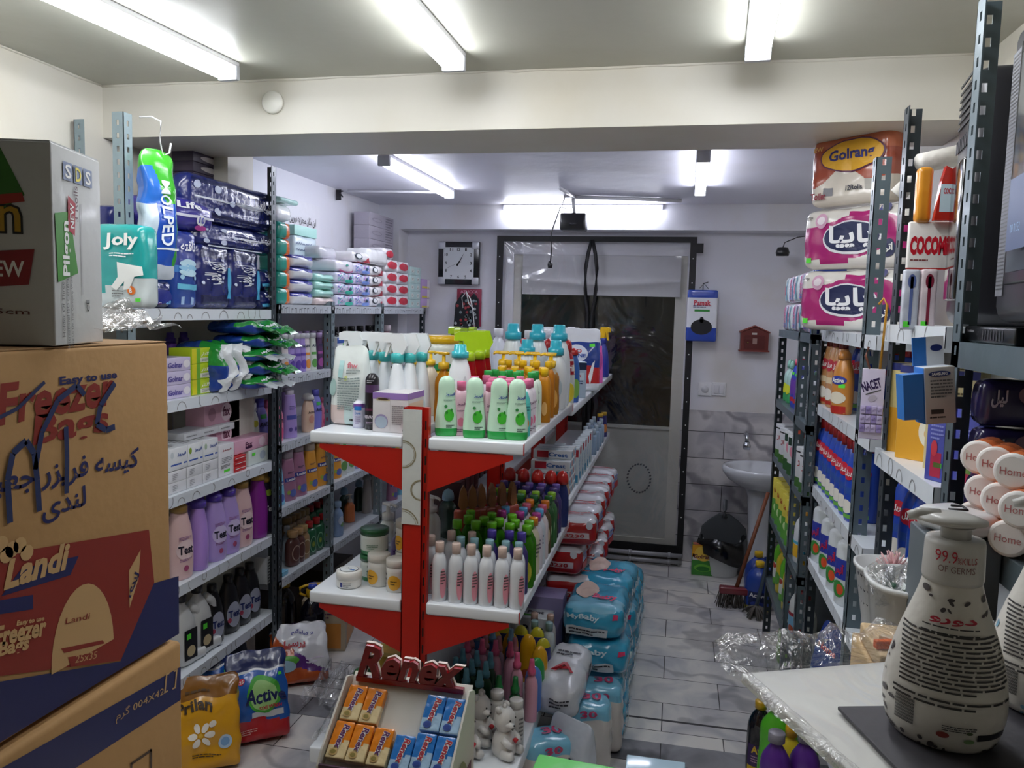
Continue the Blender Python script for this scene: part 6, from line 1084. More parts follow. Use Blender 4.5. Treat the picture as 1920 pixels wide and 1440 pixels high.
# toilet paper on the top shelf
xl, _ = PY(1499, 500, 2.76); xr, _ = PY(1700, 500, 2.50); ww = math.hypot(xr - xl, .26); ang = math.atan2(-.26, xr - xl); mx, my = (xl + xr) / 2 - .05 * math.sin(ang), (2.76 + 2.50) / 2 + .05 * math.cos(ang)
mg = foil('b02a74', .3, 10); wt = foil('e6e2dc', .3, 10)
def papia(u, v, t):
    a = .62 + .22 * math.sin((u + .3) * 3.0); b = -.62 + .2 * math.sin((u - .2) * 3.0); return mg if b < t < a else wt
proto('papia', 'toilet paper pack', softpack('toilet_paper_pack', ww * .98, .10, .187, papia, [('F', 'e', .0, .0, .56, .56, 'eceaf0'), ('F', 'e2', .0, .01, .53, .49, '1c2450'), ('F', 't', .0, .0, .42, .42, 'f4f4f8', 'پاپیا'), ('F', 'e', -.30, .3, .12, .26, 'd9a8c4'), ('F', 'e2', -.30, .3, .08, .14, 'f4e8f0'), ('F', 't', -.42, .38, .07, .06, BLK, 'معطر'), ('F', 'r', -.41, -.34, .06, .08, TAG), ('F', 't', .27, .42, .03, .11, NAVY, '4'), ('F', 'e', .33, .43, .05, .12, '2a2a6a'), ('F', 'e', .34, -.2, .13, .3, '1c2450'), ('F', 't', .34, -.2, .09, .16, WHT, 'اتی')], r=.03, bulge=.05, wr=.004, seed=3, n=70))
for k in range(2): use('papia', mx, my, 1.563 + k * .193, ang, ('upper' if k else 'lower') + ' magenta and white toilet paper pack behind the grey post', 'magenta toilet paper packs')
w3 = ww * .74
proto('golrang', 'toilet paper pack', softpack('toilet_paper_pack', w3, .10, .215, lambda u, v, t: foil('c06a4a', .3) if t > .55 + .1 * math.sin(u * 5) else (foil('a8503c', .3) if t > -.2 + .25 * math.sin(u * 4 + 2) else foil('ddd4c8', .3)), [('F', 'e', .05, .18, .82, .46, '5a2048'), ('F', 'e2', .05, .18, .78, .42, 'e0a820'), ('F', 't', .05, .18, .56, .2, '1c1c6c', 'Golrang'), ('F', 't', .1, -.28, .2, .07, '2a2a3a', '12Rolls'), ('F', 't', -.36, -.36, .2, .1, '8a2a3a', 'Toilet'), ('F', 't', -.38, .32, .12, .07, 'e8b060', 'EW'), ('F', 'r', .35, -.25, .25, .15, 'b8b4ac'), ('F', 'r', -.24, -.3, .14, .12, '8a8a90')], r=.025, bulge=.04, wr=.004, seed=5, n=50))
use('golrang', xl + math.cos(ang) * (w3 / 2 + .02) - .05 * math.sin(ang), 2.76 + math.sin(ang) * (w3 / 2 + .02) + .05 * math.cos(ang), 1.563 + .39, ang, 'brown and white twelve-roll toilet paper pack on top of the magenta ones')
# second shelf: gold cleaners
z = 1.3055
def pril(nm, body, cap, red, H=.2): proto(nm, 'bottle', bottle('floor_cleaner_bottle', .07, .05, H, 'soft', body, ('cyl', cap, .015, .032), [('F', 'e', 0, .2, .7, .2, red), ('F', 't', 0, .2, .45, .1, WHT, 'پریل'), ('F', 'r', 0, -.05, .7, .1, 'd8c4a0' if body[0] == 'c' else '2a50a0'), ('F', 'e', 0, -.28, .7, .2, 'e8e4da'), ('F', 'r', 0, -.42, .7, .06, 'b02a1c' if body[0] == 'c' else '6ab04a')]))
pril('gold', 'c08a58', '7a2a1c', 'b02030'); pril('bluep_', '1f46b0', 'a01c20', 'c41c34')
row_right('gold', [1541, 1551, 1562], z, 'gold floor cleaner bottle with brown cap', 'on the second right shelf', 'gold floor cleaner bottles', rz=-70)
proto('goldA', 'bottle', bottle('floor_cleaner_bottle', .07, .05, .17, 'soft', 'c8843a', ('dome', 'b87838', .02, .03), [('F', 'e', 0, .12, .8, .16, '2a3a9c'), ('F', 't', 0, .12, .6, .09, WHT, 'Active'), ('F', 'r', .2, .02, .3, .07, TAG), ('F', 'e', 0, -.2, .8, .22, 'e4dcc8'), ('F', 'r', 0, -.42, .8, .14, 'b0241c')])); use('goldA', .505, YX(1580, .505, 1.38), z, R(-50), 'shorter gold cleaner bottle with blue oval mark in front of the row')
row_right('bluep_', [1594, 1601], z - .0, 'blue cleaner bottle', 'behind the broad post, second right shelf', 'blue bottles behind the post', X=.56, rz=-60)
z = 1.0205
row_right('bluep_', [1530, 1537, 1544, 1551, 1559, 1567, 1576, 1586], z, 'blue dish soap bottle with red cap', 'on the third right shelf', 'blue dish soap bottles in a row', rz=-70)
row_right('bluep_', [1602, 1612], z, 'blue dish soap bottle', 'past the broad post, third right shelf', 'blue bottles past the post', X=.53, rz=-60)
z = .7605
proto('whf', 'bottle', bottle('bleach_bottle', .08, .055, .2, 'slim', 'd2d8dc', ('dome', 'd2d8dc', .02, .03), [('F', 'r', 0, .05, .66, .3, '2a3a9c'), ('F', 't', 0, .04, .5, .18, 'c82434', 'آتیس'), ('F', 'e', 0, -.25, .66, .25, '3a8a3a'), ('F', 'e2', .1, -.25, .34, .16, 'd0502a')])); row_right('whf', [1527, 1542, 1556, 1571], z, 'white bleach bottle with fruit label', 'on the fourth right shelf', 'white bleach bottles with fruit labels', rz=-65)
use('whf', .56, 2.16, z, R(-50), 'white bleach bottle with fruit label behind the broad grey post')
z = .3405
proto('homb', 'bag', pouch('detergent_bag', .18, .1, .24, lambda u, v, t: foil('24408c', .3) if t > .3 else foil('9ab4d0', .3), [('F', 't', 0, .2, .6, .1, 'c82434', 'Home')])); use('homb', .56, 2.72, z, R(-70), 'blue detergent bag on the lowest right shelf'); proto('lime', 'bottle', bottle('lime_bottle', .09, .06, .18, 'jug', '8ac01c', ('cyl', 'd8641c', .02, .03))); row_right('lime', [1562, 1580], z, 'lime green bottle with orange cap', 'on the lowest right shelf', 'lime bottles with orange caps')
# far right unit
z = 1.5405
bxw = lambda nm, c, p=(), w=.1, d=.1, h=.13: carton(nm, w, d, h, c, list(p))
proto('blbx', 'box', bxw('tall_box', '2a50b8', [('F', 'r', 0, .48, 1, .04, 'e4e8f0'), ('F', 'r', 0, 0, .3, 1, 'c8d4ea'), ('L', 'r', 0, .1, .6, .7, 'd4dcec')], .1, .1, .155)); 
for k in range(2): use('blbx', .54, 3.17, z + k * .157, R(-90), ('upper' if k else 'lower') + ' tall blue and white box beside the toilet paper', 'tall blue boxes')
proto('pkbx', 'napkin pack', softpack('napkin_pack', .12, .1, .12, foil('dcc4d8', .3), [('F', 'r', -.2, 0, .12, .8, 'c04a8c'), ('F', 'l', .1, 0, .5, .3, 'b04a80', 3), ('F', 'r', .4, 0, .1, .9, '5aa0c8'), ('F', 'l', .1, -.3, .5, .2, '4a6ab0', 2)], r=.015)); proto('pkb2', 'napkin pack', softpack('napkin_pack', .12, .1, .12, foil('c8d4d8', .3), [('F', 'r', .1, 0, .12, .8, '4a9ab8'), ('F', 'e', -.2, 0, .3, .4, 'b03a6a')], r=.015))
for j, y_ in enumerate((3.36, 3.52, 3.68, 3.84, 3.99)):
    for k in range(2): use('pkb2' if (j + k) % 2 else 'pkbx', .545, y_, z + k * .127, R(-90), '%s pink and white napkin pack, %s from the blue boxes' % ('upper' if k else 'lower', ORD[j]), 'napkin packs')
def addfar(z, items, lvl):
    for i, (k_, y_, lab) in enumerate(items): use(k_, .53, y_, z, R(-75), lab + ' on the ' + lvl + ' far right shelf')
proto('blpu', 'bottle', bottle('fabric_bottle', .08, .06, .19, 'soft', '2a44b8', ('dome', 'c8506a', .02, .035), [('F', 'e', 0, 0, .7, .4, '6a3aa0'), ('F', 'r', 0, .3, .3, .06, TAG), ('F', 'r', 0, -.3, .7, .1, 'c02434')])); proto('whtr', 'bottle', bottle('white_cleaner_bottle', .085, .06, .16, 'soap', 'd0d4d8', ('cyl', '24309c', .022, .04), [('F', 'l', 0, -.1, .5, .3, '3a3a3a', 4)])); proto('whgc', 'bottle', bottle('white_cleaner_bottle', .085, .06, .17, 'slim', 'c4c8cc', ('cyl', '1a5a3c', .022, .03), [('F', 'l', 0, 0, .5, .4, '5a3a3a', 5)]))
proto('grdb', 'bottle', bottle('green_dish_bottle', .07, .05, .16, 'soap', 'a8ccc4', ('dome', '8ac0b0', .015, .04), [('F', 'e', 0, -.1, .7, .3, 'c8d02a')], bands=[(0, .3, '3a9a5a')]))
addfar(1.2005, [('whgc', 3.17, 'white bottle with green cap'), ('whtr', 3.26, 'white bottle with blue cap behind the green-capped one'), ('whtr', 3.5, 'white bottle with blue cap'), ('blpu', 3.62, 'blue and violet bottle with pink cap'), ('blpu', 3.72, 'second blue and violet bottle'), ('grdb', 3.9, 'pale green dish soap bottle'), ('grdb', 4.0, 'last pale green dish soap bottle')], 'second')
proto('blwh', 'box', bxw('tea_box', 'd0d2d4', [('F', 'r', 0, .38, 1, .04, '1a1a1a'), ('F', 't', 0, .1, .6, .16, 'b03a3a', 'تاژ'), ('F', 'r', 0, -.38, 1, .24, '3a6a2a'), ('F', 'r', .1, -.3, .2, .14, 'b8d890')], .1, .08, .16)); proto('orbx', 'box', bxw('orange_box', 'd0502a', [('F', 'l', 0, 0, .6, .4, 'e8c8a0', 3)], .08, .06, .09)); proto('whbx', 'box', bxw('soap_powder_box', 'cfd2d0', [('F', 'e', 0, .1, .6, .3, 'd88a9a'), ('F', 'r', 0, -.35, 1, .3, '2a5a2a'), ('F', 'r', -.3, .35, .3, .2, '1a3a2a')], .11, .08, .17))
addfar(.9305, [('blwh', 3.16, 'white and green box nearest'), ('blwh', 3.27, 'white and green box beside the nearest one'), ('whbx', 3.5, 'white box with pink flower print'), ('whbx', 3.62, 'second white box with pink flower print'), ('blwh', 3.8, 'white and green box past the flower boxes'), ('blwh', 3.95, 'farthest white and green box')], 'third')
use('orbx', .54, 3.5, .9305 + .171, R(-80), 'small orange box lying on a flower print box')
proto('ylbx', 'box', bxw('yellow_green_box', 'd8c84a', [('F', 'r', 0, -.25, 1, .5, '5aa03a'), ('F', 't', 0, .2, .6, .15, 'c04a2a', 'Golrang'), ('F', 'e', 0, -.2, .6, .2, 'c8dca0'), ('L', 'r', 0, -.2, .8, .3, '6ab04a')], .1, .07, .2)); proto('jugy', 'bottle', bottle('white_jug', .1, .08, .2, 'jug', 'd4d8da', ('cyl', 'e0a02a', .024, .04), [('F', 'r', 0, -.25, .9, .25, 'e0b02a'), ('F', 'p', 0, -.25, .6, .3, '3a2a5a', [(-.5, -.3), (.5, 0), (-.5, .3)]), ('F', 'r', 0, -.08, .9, .05, '4ab0c8')], handle=True))
addfar(.6205, [('jugy', 3.17, 'white jug with yellow cap'), ('jugy', 3.3, 'second white jug with yellow cap'), ('ylbx', 3.5, 'yellow and green box'), ('ylbx', 3.62, 'second yellow and green box'), ('ylbx', 3.74, 'third yellow and green box'), ('ylbx', 3.86, 'fourth yellow and green box'), ('ylbx', 3.98, 'fifth yellow and green box')], 'fourth')
for i, y_ in enumerate((3.66, 3.8, 3.95)): use('ylbx', .44, y_, .62, R(-90), 'yellow and green box leaning out toward the washbasin, %s one' % ORD[i], 'yellow boxes leaning out', s=.9) if 0 else None
proto('jugr', 'bottle', bottle('white_jug', .1, .08, .2, 'jug', 'd4d8d4', ('cyl', '8a1c24', .024, .04), [('F', 'r', 0, -.2, .9, .35, '7ab0d0'), ('F', 'r', 0, .02, .9, .07, '9a2434'), ('F', 'e', .1, -.28, .4, .16, 'a84a2a')], handle=True)); proto('grbt', 'bottle', bottle('green_cleaner_bottle', .075, .055, .21, 'soap', '6ac02a', ('cyl', '4aa01c', .02, .035), [('F', 'r', 0, -.15, .9, .35, 'd8dcd4'), ('F', 'e', 0, -.05, .5, .12, 'b03a2a')])); proto('yebt', 'bottle', bottle('yellow_cleaner_bottle', .08, .06, .2, 'soap', 'd8c02a', ('cyl', 'e0a81c', .02, .035), [('F', 'e', 0, -.15, .7, .3, '5a9a3a')]))
addfar(.3005, [('jugr', 3.17, 'white jug with blue and red label'), ('jugr', 3.31, 'white jug with blue and red label behind another'), ('jugr', 3.48, 'white jug past the broad post'), ('yebt', 3.62, 'yellow cleaner bottle'), ('grbt', 3.74, 'lime green cleaner bottle'), ('yebt', 3.86, 'yellow cleaner bottle past a green one'), ('grbt', 3.98, 'farthest lime green cleaner bottle')], 'lowest')
proto('wjg', 'bottle', bottle('white_canister', .14, .1, .2, 'jug', 'c8ccca', ('cyl', 'd8d0c0', .03, .04), handle=True)); proto('ljg', 'bottle', bottle('green_jug', .13, .09, .2, 'jug', '6aa83a', ('cyl', '8ac04a', .026, .035), [('F', 'e', 0, -.2, .7, .3, '4a8a2a')], handle=True))
for k_, x_, y_, lab in (('ljg', .56, 3.55, 'green jug on the floor under the far right shelving'), ('ljg', .56, 3.75, 'second green jug on the floor under the far right shelving'), ('wjg', .56, 3.3, 'white canister on the floor under the far right shelving'), ('wjg', .58, 3.05, 'white canister on the floor between the right shelvings')): use(k_, x_, y_, .001, R(-70), lab)
proto('blj', 'bottle', bottle('blue_jug', .15, .1, .24, 'jug', '24449c', ('cyl', 'e0b81c', .024, .03), [('F', 'r', 0, -.22, .9, .35, '1c2a5c'), ('F', 't', 0, -.12, .6, .1, 'e4e4ea', 'Active'), ('F', 'e', 0, -.32, .5, .12, '3a4a9c')], handle=True, bands=[(0, .12, 'a89a3a')])); x, y = PZ(1422, 1148, .001); use('blj', x, y + .05, .001, R(-10), 'blue jug with yellow cap standing on the aisle floor by the broom'); use('blj', .50, 4.62, .001, R(10), 'blue and yellow canister behind the broom')

# washbasin and cleaning things
P_ = M('cfd2d8', .12, coat=.6, var=.02); sx_, sy_ = .535, 4.94
t = thing('washbasin', 'white oval washbasin on a tall pedestal against the back wall', 'sink', (sx_, sy_, 0))
g = G(); prf = [(.3, .56), (.55, .575), (.85, .62), (.98, .66), (1.0, .685), (.97, .70), (.9, .70), (.82, .685), (.7, .64), (.4, .6), (.1, .595)]; g.lathe([(r, h) for r, h in prf], P_, .245, .215, 32, 2.1); g.obj('basin', t)
g = G(); g.lathe([(1.1, 0), (1.1, .03), (.9, .06), (.8, .3), (.95, .5), (1.2, .57)], P_, .085, .08, 20, 2.5, c=(0, .08)); g.obj('pedestal', t)
g = G(); ch_ = M('b8bcc4', .15, 1, var=0); g.tube([(-.10, .2, .86), (-.10, .14, .88), (-.10, .07, .87), (-.10, .06, .83)], .012, ch_, 8); g.lathe([(.02, 0), (.024, .02), (.018, .045)], ch_, n=12, c=(-.10, .06), z=.79); o = g.obj('tap', t)
x, y = PZ(1352, 1084, .001); t = thing('waste_bucket', 'white bucket lined with a black bag beside the powder box', 'bucket', (x, y + .1, .001)); g = G(); g.lathe([(.8, 0), (.84, .01), (1, .19), (1.06, .2), (1.06, .21), (.96, .21), (.8, .02)], plas('c9cccc'), .12, .12, 24, 2, cap=False); g.obj('pail', t)
g = G(); V = []; n = 28
for k, (r, h) in enumerate(((.09, .06), (.11, .18), (.125, .23), (.142, .235), (.15, .19), (.145, .14))):
    for i in range(n): a = 2 * PI * i / n; q = 1 + .05 * math.sin(a * 5 + k); hh = h + (.012 * math.sin(a * 3 + 1) if k > 1 else 0) - (.05 * max(0, math.cos(a - 5.5)) if k > 3 else 0); V.append((math.cos(a) * r * q, math.sin(a) * r * q, hh))
g.add(V, [(k * n + i, k * n + (i + 1) % n, (k + 1) * n + (i + 1) % n, (k + 1) * n + i) for k in range(5) for i in range(n)], M('0b0b0e', .2, 0, .4, 12, .3, 0), True); g.obj('bag_liner', t)
t = thing('dustpan', 'grey dustpan standing upright in the black-lined bucket', 'dustpan', (x + .01, y + .135, .13)); g = G(); dp = plas('4c5054', .5)
ol = [(-.115, .0), (.115, 0), (.14, .08), (.13, .15), (.08, .20), (.03, .235), (-.03, .235), (-.08, .20), (-.13, .15), (-.14, .08)]; g.ext(ol, -.003, .004, dp); g.ext([(a * 1.03, b * 1.02 - .002) for a, b in ol], .004, .02, dp); g.obj('pan', t); g = G(); g.tube([(0, 0, .22), (0, -.003, .27), (0, -.005, .33)], [.02, .014, .013], dp, 10); g.obj('handle', t)
x, y = PZ(1317, 1079, .001); proto('gpow', 'box', carton('powder_box', .135, .06, .19, '3a8a30', [('F', 'r', 0, .3, 1, .4, 'e0a01c'), ('F', 'e', 0, .22, .8, .5, 'ecc44a'), ('F', 'r', 0, .1, .95, .2, 'e4dcd4'), ('F', 't', 0, .1, .85, .17, '6a1c3c', 'Golrang'), ('F', 'e', 0, -.25, .8, .25, '6ab83a'), ('F', 'e2', 0, -.28, .6, .16, '2a7a2a'), ('T', 'r', 0, 0, .95, .9, 'b85a3c')])); use('gpow', x, y + .03, .001, R(0), 'yellow and green washing powder box standing by the door frame')
x, y = PZ(1378, 1138, .001); t = thing('broom', 'broom with brown wooden handle leaning toward the grey shelving', 'broom', (x, y, 0)); g = G(); g.tube([(0, 0, .1), (.16, .16, .62)], .011, M('7a4226', .5, 0, .1), 8); g.obj('handle', t); g = G(); g.rbox(.18, .05, .04, .01, plas('7a2a34'), z=.075); rr = random.Random(4)
hd_ = g.obj('head', t); g = G()
for i in range(110): a, b = rr.uniform(-.09, .09), rr.uniform(-.022, .022); g.tube([(a, b, .08), (a * 1.15 + rr.uniform(-.01, .01), b * 1.8 + rr.uniform(-.01, .01), .003)], .0022, M('4a4440', .8, var=0), 3)
o = g.obj('bristles', hd_); o['kind'] = 'stuff'
t = thing('mop', 'grey-blue metal mop pole with frayed head beside the broom', 'mop', (x + .10, y - .11, 0)); g = G(); g.tube([(0, 0, .05), (.13, .12, .66)], .010, M('5a6a78', .4, .4), 8); g.obj('pole', t); g = G()
for i in range(60): a = rr.uniform(0, 2 * PI); r = rr.uniform(.01, .08); g.tube([(0, 0, .06), (math.cos(a) * r * .6, math.sin(a) * r * .6, .04), (math.cos(a) * r, math.sin(a) * r, .006)], .005, M('5c5854', .9, var=0), 4)
o = g.obj('mop_strands', t); o['kind'] = 'stuff'

# ================================================================ FLOOR, LEFT SIDE
fy = foil('d89c1c', .45, 10); proto('yb', 'bag', pouch('detergent_bag', .24, .13, .30, lambda u, v, t: foil('8a5a20', .4) if t > .8 else fy, [('F', 't', -.12, .22, .5, .13, '3a2a18', 'Prilan'), ('F', 'l', .0, .36, .5, .05, '5a4020', 1)] + [('F', 'e', -.02 + .12 * math.cos(a * 1.047), -.1 + .09 * math.sin(a * 1.047), .13, .07, 'efe9dc', a * 1.047) for a in range(6)] + [('F', 'e2', -.02, -.1, .07, .06, 'd8a82a'), ('F', 'e', .14, -.0, .1, .07, 'e4dcd0'), ('F', 'e', .3, -.2, .16, .13, 'b8cfe4'), ('F', 'e2', .3, -.2, .1, .08, '7aa4d0'), ('F', 'l', .05, -.33, .4, .05, '4a3416', 2)], wr=.012, n=30))
x, y = PZ(392, 1436, .001); use('yb', x - .02, y, .002, R(32), 'yellow detergent bag with white flower print on the floor by the cartons', tilt=(R(-10), 0))
proto('ab', 'bag', pouch('detergent_bag', .22, .12, .31, lambda u, v, t: foil('b8202c', .4) if t < .26 - .06 * u * u else (foil('14245c', .4) if t > .82 else (foil('dfe4ea', .4) if .78 < t < .8 else foil('1c5cb4', .4))), [('F', 'e', .1, .02, .56, .42, '4ab03c'), ('F', 'e2', .1, .01, .46, .34, 'a8d88a'), ('F', 't', .12, .0, .66, .15, '14205c', 'Active'), ('F', 't', .2, -.13, .34, .04, 'c82c40', 'OXI WASH'), ('F', 'e', -.25, .2, .12, .08, 'd0304a'), ('F', 't', -.25, .2, .08, .04, WHT, '25'), ('F', 'r', .38, .22, .07, .03, TAG), ('F', 'e', -.38, -.02, .2, .12, 'e4e8ea'), ('F', 'r', .15, -.2, .5, .06, 'c8ccd4'), ('F', 'l', -.2, -.38, .3, .06, 'e8b0b0', 3)], wr=.012, n=34))
x, y = PZ(478, 1388, .001); use('ab', x + .0, y + .02, .002, R(36), 'blue and red detergent bag with green oval mark in front of the shelving', tilt=(R(-14), 0)); use('ab', x - .20, y - .02, .002, R(60), 'blue detergent bag half hidden behind the front blue and red one', tilt=(R(-6), 0))
proto('dkb', 'bag', pouch('detergent_bag', .2, .1, .28, foil('151b33', .4, 8), [('F', 'e', 0, .1, .4, .2, '2a5a6a')])); use('dkb', x - .25, y + .20, .002, R(60), 'dark detergent bag at the back under the fifth shelf')
proto('persil', 'bag', pouch('detergent_bag', .24, .12, .24, lambda u, v, t: foil('dcdce2', .35) if t > .45 - .35 * u + .05 and t > .2 else (foil('5a2a7c', .4) if u > -.2 and t > .25 - .1 * u else foil('b8501c', .4)), [('F', 't', -.12, .16, .46, .16, 'b82434', 'پرسیل'), ('F', 't', .05, .34, .4, .08, '3a3a8c', '2 کیلوگرم'), ('F', 'e', -.18, -.1, .34, .16, '5aa83a'), ('F', 'e2', -.2, -.2, .26, .2, 'a8c8d8'), ('F', 'l', .25, -.12, .3, .1, 'e0d8ea', 2)], wr=.012, n=44)); x, y = PZ(545, 1290, .001); use('persil', x + .01, y + .06, .002, R(30), 'white and purple detergent bag by the large dark bottles', tilt=(R(-18), 0))
use('dkb', x - .16, y + .02, .002, R(30), 'dark detergent bag behind the white and purple one') if 0 else None
proto('bigb', 'bottle', bottle('large_detergent_bottle', .115, .1, .31, [(.92, 0), (1, .03), (1, .68), (.9, .8), (.6, .92), (.34, .97), (.33, 1)], M('0b0914', .1, coat=.5, var=0), ('cyl', 'd0a41c', .028, .035), [('F', 'r', .1, -.2, .9, .34, '3a2458'), ('F', 't', .1, -.1, .6, .12, 'd8b02a', 'Ave'), ('F', 'l', .1, -.25, .6, .12, 'b08aa8', 3), ('F', 'r', .1, -.42, .9, .1, 'd0b01c')], e=2.2))
x, y = PZ(576, 1252, .001); o = use('bigb', x, y + .05, .001, R(40), 'large black detergent bottle with blue cap and yellow handle ring')
g = G(); g.lathe([(.02, 0), (.022, .012), (.018, .022)], plas('2442b0'), n=14, z=.345); q = g.obj('blue_cap', o); g = G(); g.tube([(.03, 0, .315), (.055, 0, .33), (.055, 0, .355), (.03, 0, .362), (-.03, 0, .362), (-.055, 0, .355), (-.055, 0, .33), (-.03, 0, .315)], .006, plas('d0a41c'), 6); q = g.obj('handle_ring', o)
x, y = PZ(528, 1232, .001); use('bigb', x - .02, y + .06, .001, R(40), 'large black detergent bottle with yellow cap behind the detergent bag')
proto('bigc', 'box', carton('cardboard_box', .2, .26, .24, 'b8a68c', [('F', 'r', 0, -.2, .8, .5, 'd0883c'), ('F', 'l', 0, .2, .6, .14, '6a3a5a', 2), ('R', 'r', 0, -.25, .7, .4, 'd08a3a'), ('R', 'ts', 0, .1, .7, .2, '6a3a50', 'Active'), ('T', 'r', 0, 0, .03, 1, '9a8a70')])); x, y = PZ(598, 1228, .001); use('bigc', x - .03, y + .17, .001, R(14), 'plain cardboard box with orange print beside the big dark bottles')
proto('redbk', 'bucket', bottle('red_bucket', .15, .15, .14, [(.8, 0), (1, .98), (1.02, 1)], 'b83a4a', ('none', 0, 0, 0), e=2)); use('redbk', -1.60, 3.68, .001, 0, 'small red bucket on the floor beyond the cardboard box')
proto('undr', 'box', carton('cardboard_box', .3, .24, .24, '4a4038', [])); use('undr', -1.82, 3.3, .001, R(90), 'dark cardboard box at the back under the far left shelves'); use('undr', -1.82, 3.85, .001, R(90), 'dark cardboard box farther along under the left shelves')
# crumpled clear film on the floor
def crumple(w, d, h, seed, nx=16, ny=12):
    g = G(); V = []
    for j in range(ny + 1):
        for i in range(nx + 1):
            u, v = i / nx - .5, j / ny - .5; q = noise.noise(V3((u * 5 + seed, v * 5, 0))); q2 = noise.noise(V3((u * 14, v * 14 + seed, 4))); V.append((u * w + q2 * .02, v * d + q * .03, .012 + h * max(0, .45 + q * .9 + q2 * .35) * (1 - 1.6 * (u * u + v * v))))
    g.add(V, [(j * (nx + 1) + i, j * (nx + 1) + i + 1, (j + 1) * (nx + 1) + i + 1, (j + 1) * (nx + 1) + i) for j in range(ny) for i in range(nx)], film('crumpled_film', .16, 16, 'ffffff', .06), True); return g
x, y = PZ(622, 1300, .001); o = crumple(.16, .3, .12, 2).obj('plastic_film', None, (x, y, 0)); tag(o, 'crumpled clear film on the floor above the red sign', 'plastic film'); x, y = PZ(600, 1375, .29); o = crumple(.12, .2, .08, 7).obj('plastic_film', None, (-.97, 2.22, .285)); tag(o, 'clear film lying on the gondola foot left of the counter display', 'plastic film')
# aisle bottles seen below the front board
proto('pvb', 'bottle', bottle('purple_cleaner_bottle', .1, .075, .27, 'soap', '5a2a8c', ('cyl', '8a8690', .026, .03))); proto('grj', 'bottle', bottle('green_cleaner_bottle', .11, .08, .26, 'soap', '5ac02a', ('cyl', '7ad03a', .026, .03)))
for i, px in enumerate((1457, 1512)): x, y = PZ(px, 1372, .31); use('pvb', x, y, .011, R(-20), 'purple bottle with grey cap in the aisle, %s one' % ('left' if i == 0 else 'right')); x, y = PZ(px + 4, 1330, .29); use('grj', x, y + .06, .0, R(-20), 'green bottle behind a purple one in the aisle, %s' % ('left one' if i == 0 else 'right one'))
x, y = PZ(1428, 1308, .27); use('bigb', x, y, .001, R(-20), 'black and yellow bottle standing left of the green and purple ones', s=.75); x, y = PZ(1490, 1350, .28); use('yebt', x, y + .05, .001, R(-20), 'yellow bottle between the two green ones')

# ================================================================ FOREGROUND, LEFT
KB = M('b08a5c', .75, 0, .04, 60, 0, .05, .3); CN = ink('262a5c'); CRD = ink('8a2f26'); CT = ink('c4a070')
Xb, Yf, zt, zb = -.777, 1.1, 1.537, 1.063
t = thing('cardboard_carton', 'large brown freezer bag carton with red and navy print, upper of two', 'carton', (Xb, Yf, zb)); H = zt - zb; Wd, Ln = .42, .56
g = G(); g.rbox(Wd, Ln, H, .006, KB, c=(-Wd / 2, -Ln / 2)); fr = (V3((.0008, -Ln / 2, 0)), V3((0, 1, 0)), V3((0, 0, 1)))
def Pc(px, py): Y_, Z_ = PX(px, py, Xb); return (Y_ - Yf + Ln / 2, Z_ - zb)
def quad(a, m, l=0): f2 = (fr[0] + V3((l * .0004, 0, 0)), fr[1], fr[2]); P = [Pc(*q) for q in a]; g.poly(f2, P[::-1], m)
def tx(s, a, b, h, m, l=2, bold=.04, shear=.0, ar=None):
    """text whose baseline runs from pixel a to pixel b on the carton's face; h its height in metres"""
    A, B = Pc(*a), Pc(*b); L = math.hypot(B[0] - A[0], B[1] - A[1]); r_ = math.atan2(B[1] - A[1], B[0] - A[0]); f2 = (fr[0] + V3((l * .0004, 0, 0)), fr[1], fr[2])
    g.text(f2, s, (A[0] + B[0]) / 2 - math.sin(r_) * h / 2, (A[1] + B[1]) / 2 + math.cos(r_) * h / 2, L, h, m, bold, shear, r_)
quad([(334, 1080), (286, 1094), (225, 1240), (-60, 1288), (-60, 1428), (335, 1188)], CN, 0)
quad([(-60, 1050), (278, 993), (288, 1092), (225, 1238), (-60, 1275)], CRD, 1); quad([(-60, 1135), (60, 1115), (60, 1142), (-60, 1160)], CN, 2)
tx('Easy to use', (110, 727), (218, 713), .014, CN); tx('Freezer', (-6, 800), (216, 758), .050, CRD, bold=.03, shear=.15); tx('Bags', (60, 852), (202, 822), .048, CRD, bold=.03, shear=.1)
tx('کیسه فریزر جعبه', (-40, 945), (258, 885), .038, CN, bold=.02); tx('لندی', (78, 985), (160, 958), .036, CN, bold=.02)
quad([(0, 1118), (38, 1066), (146, 1042), (130, 1078)], CN, 2); tx('Landi', (4, 1108), (128, 1066), .036, CT, 3, shear=.25); quad([(240, 1070), (262, 1030), (258, 1085), (241, 1140)], CT, 2); tx('لندی', (244, 1122), (262, 1078), .016, CN, 4)
tx('Easy to use', (28, 1176), (80, 1166), .008, CT, 3); tx('Freezer', (-14, 1215), (82, 1192), .025, CT, 3); tx('Bags', (-8, 1240), (50, 1225), .022, CT, 3)
c0 = Pc(155, 1190); f2 = (fr[0] + V3((.0008, 0, 0)), fr[1], fr[2]); g.poly(f2, [(c0[0] + .058 * math.cos(a), c0[1] - .03 + .10 * math.sin(a)) for a in [i * PI / 16 for i in range(17)]], CT)
for q in (((120, 1205), (190, 1188)), ((125, 1215), (192, 1198))): pass
quad([(112, 1216), (190, 1200), (194, 1206), (118, 1224)], CRD, 3); quad([(125, 1232), (180, 1222), (188, 1218), (188, 1230), (180, 1244), (130, 1250)], CRD, 3); tx('25x35', (138, 1243), (178, 1234), .010, CT, 4, bold=0); tx('Landi', (120, 1170), (165, 1160), .008, CRD, 4, bold=0)
mkr = ink('27345e')     # felt-pen scrawl
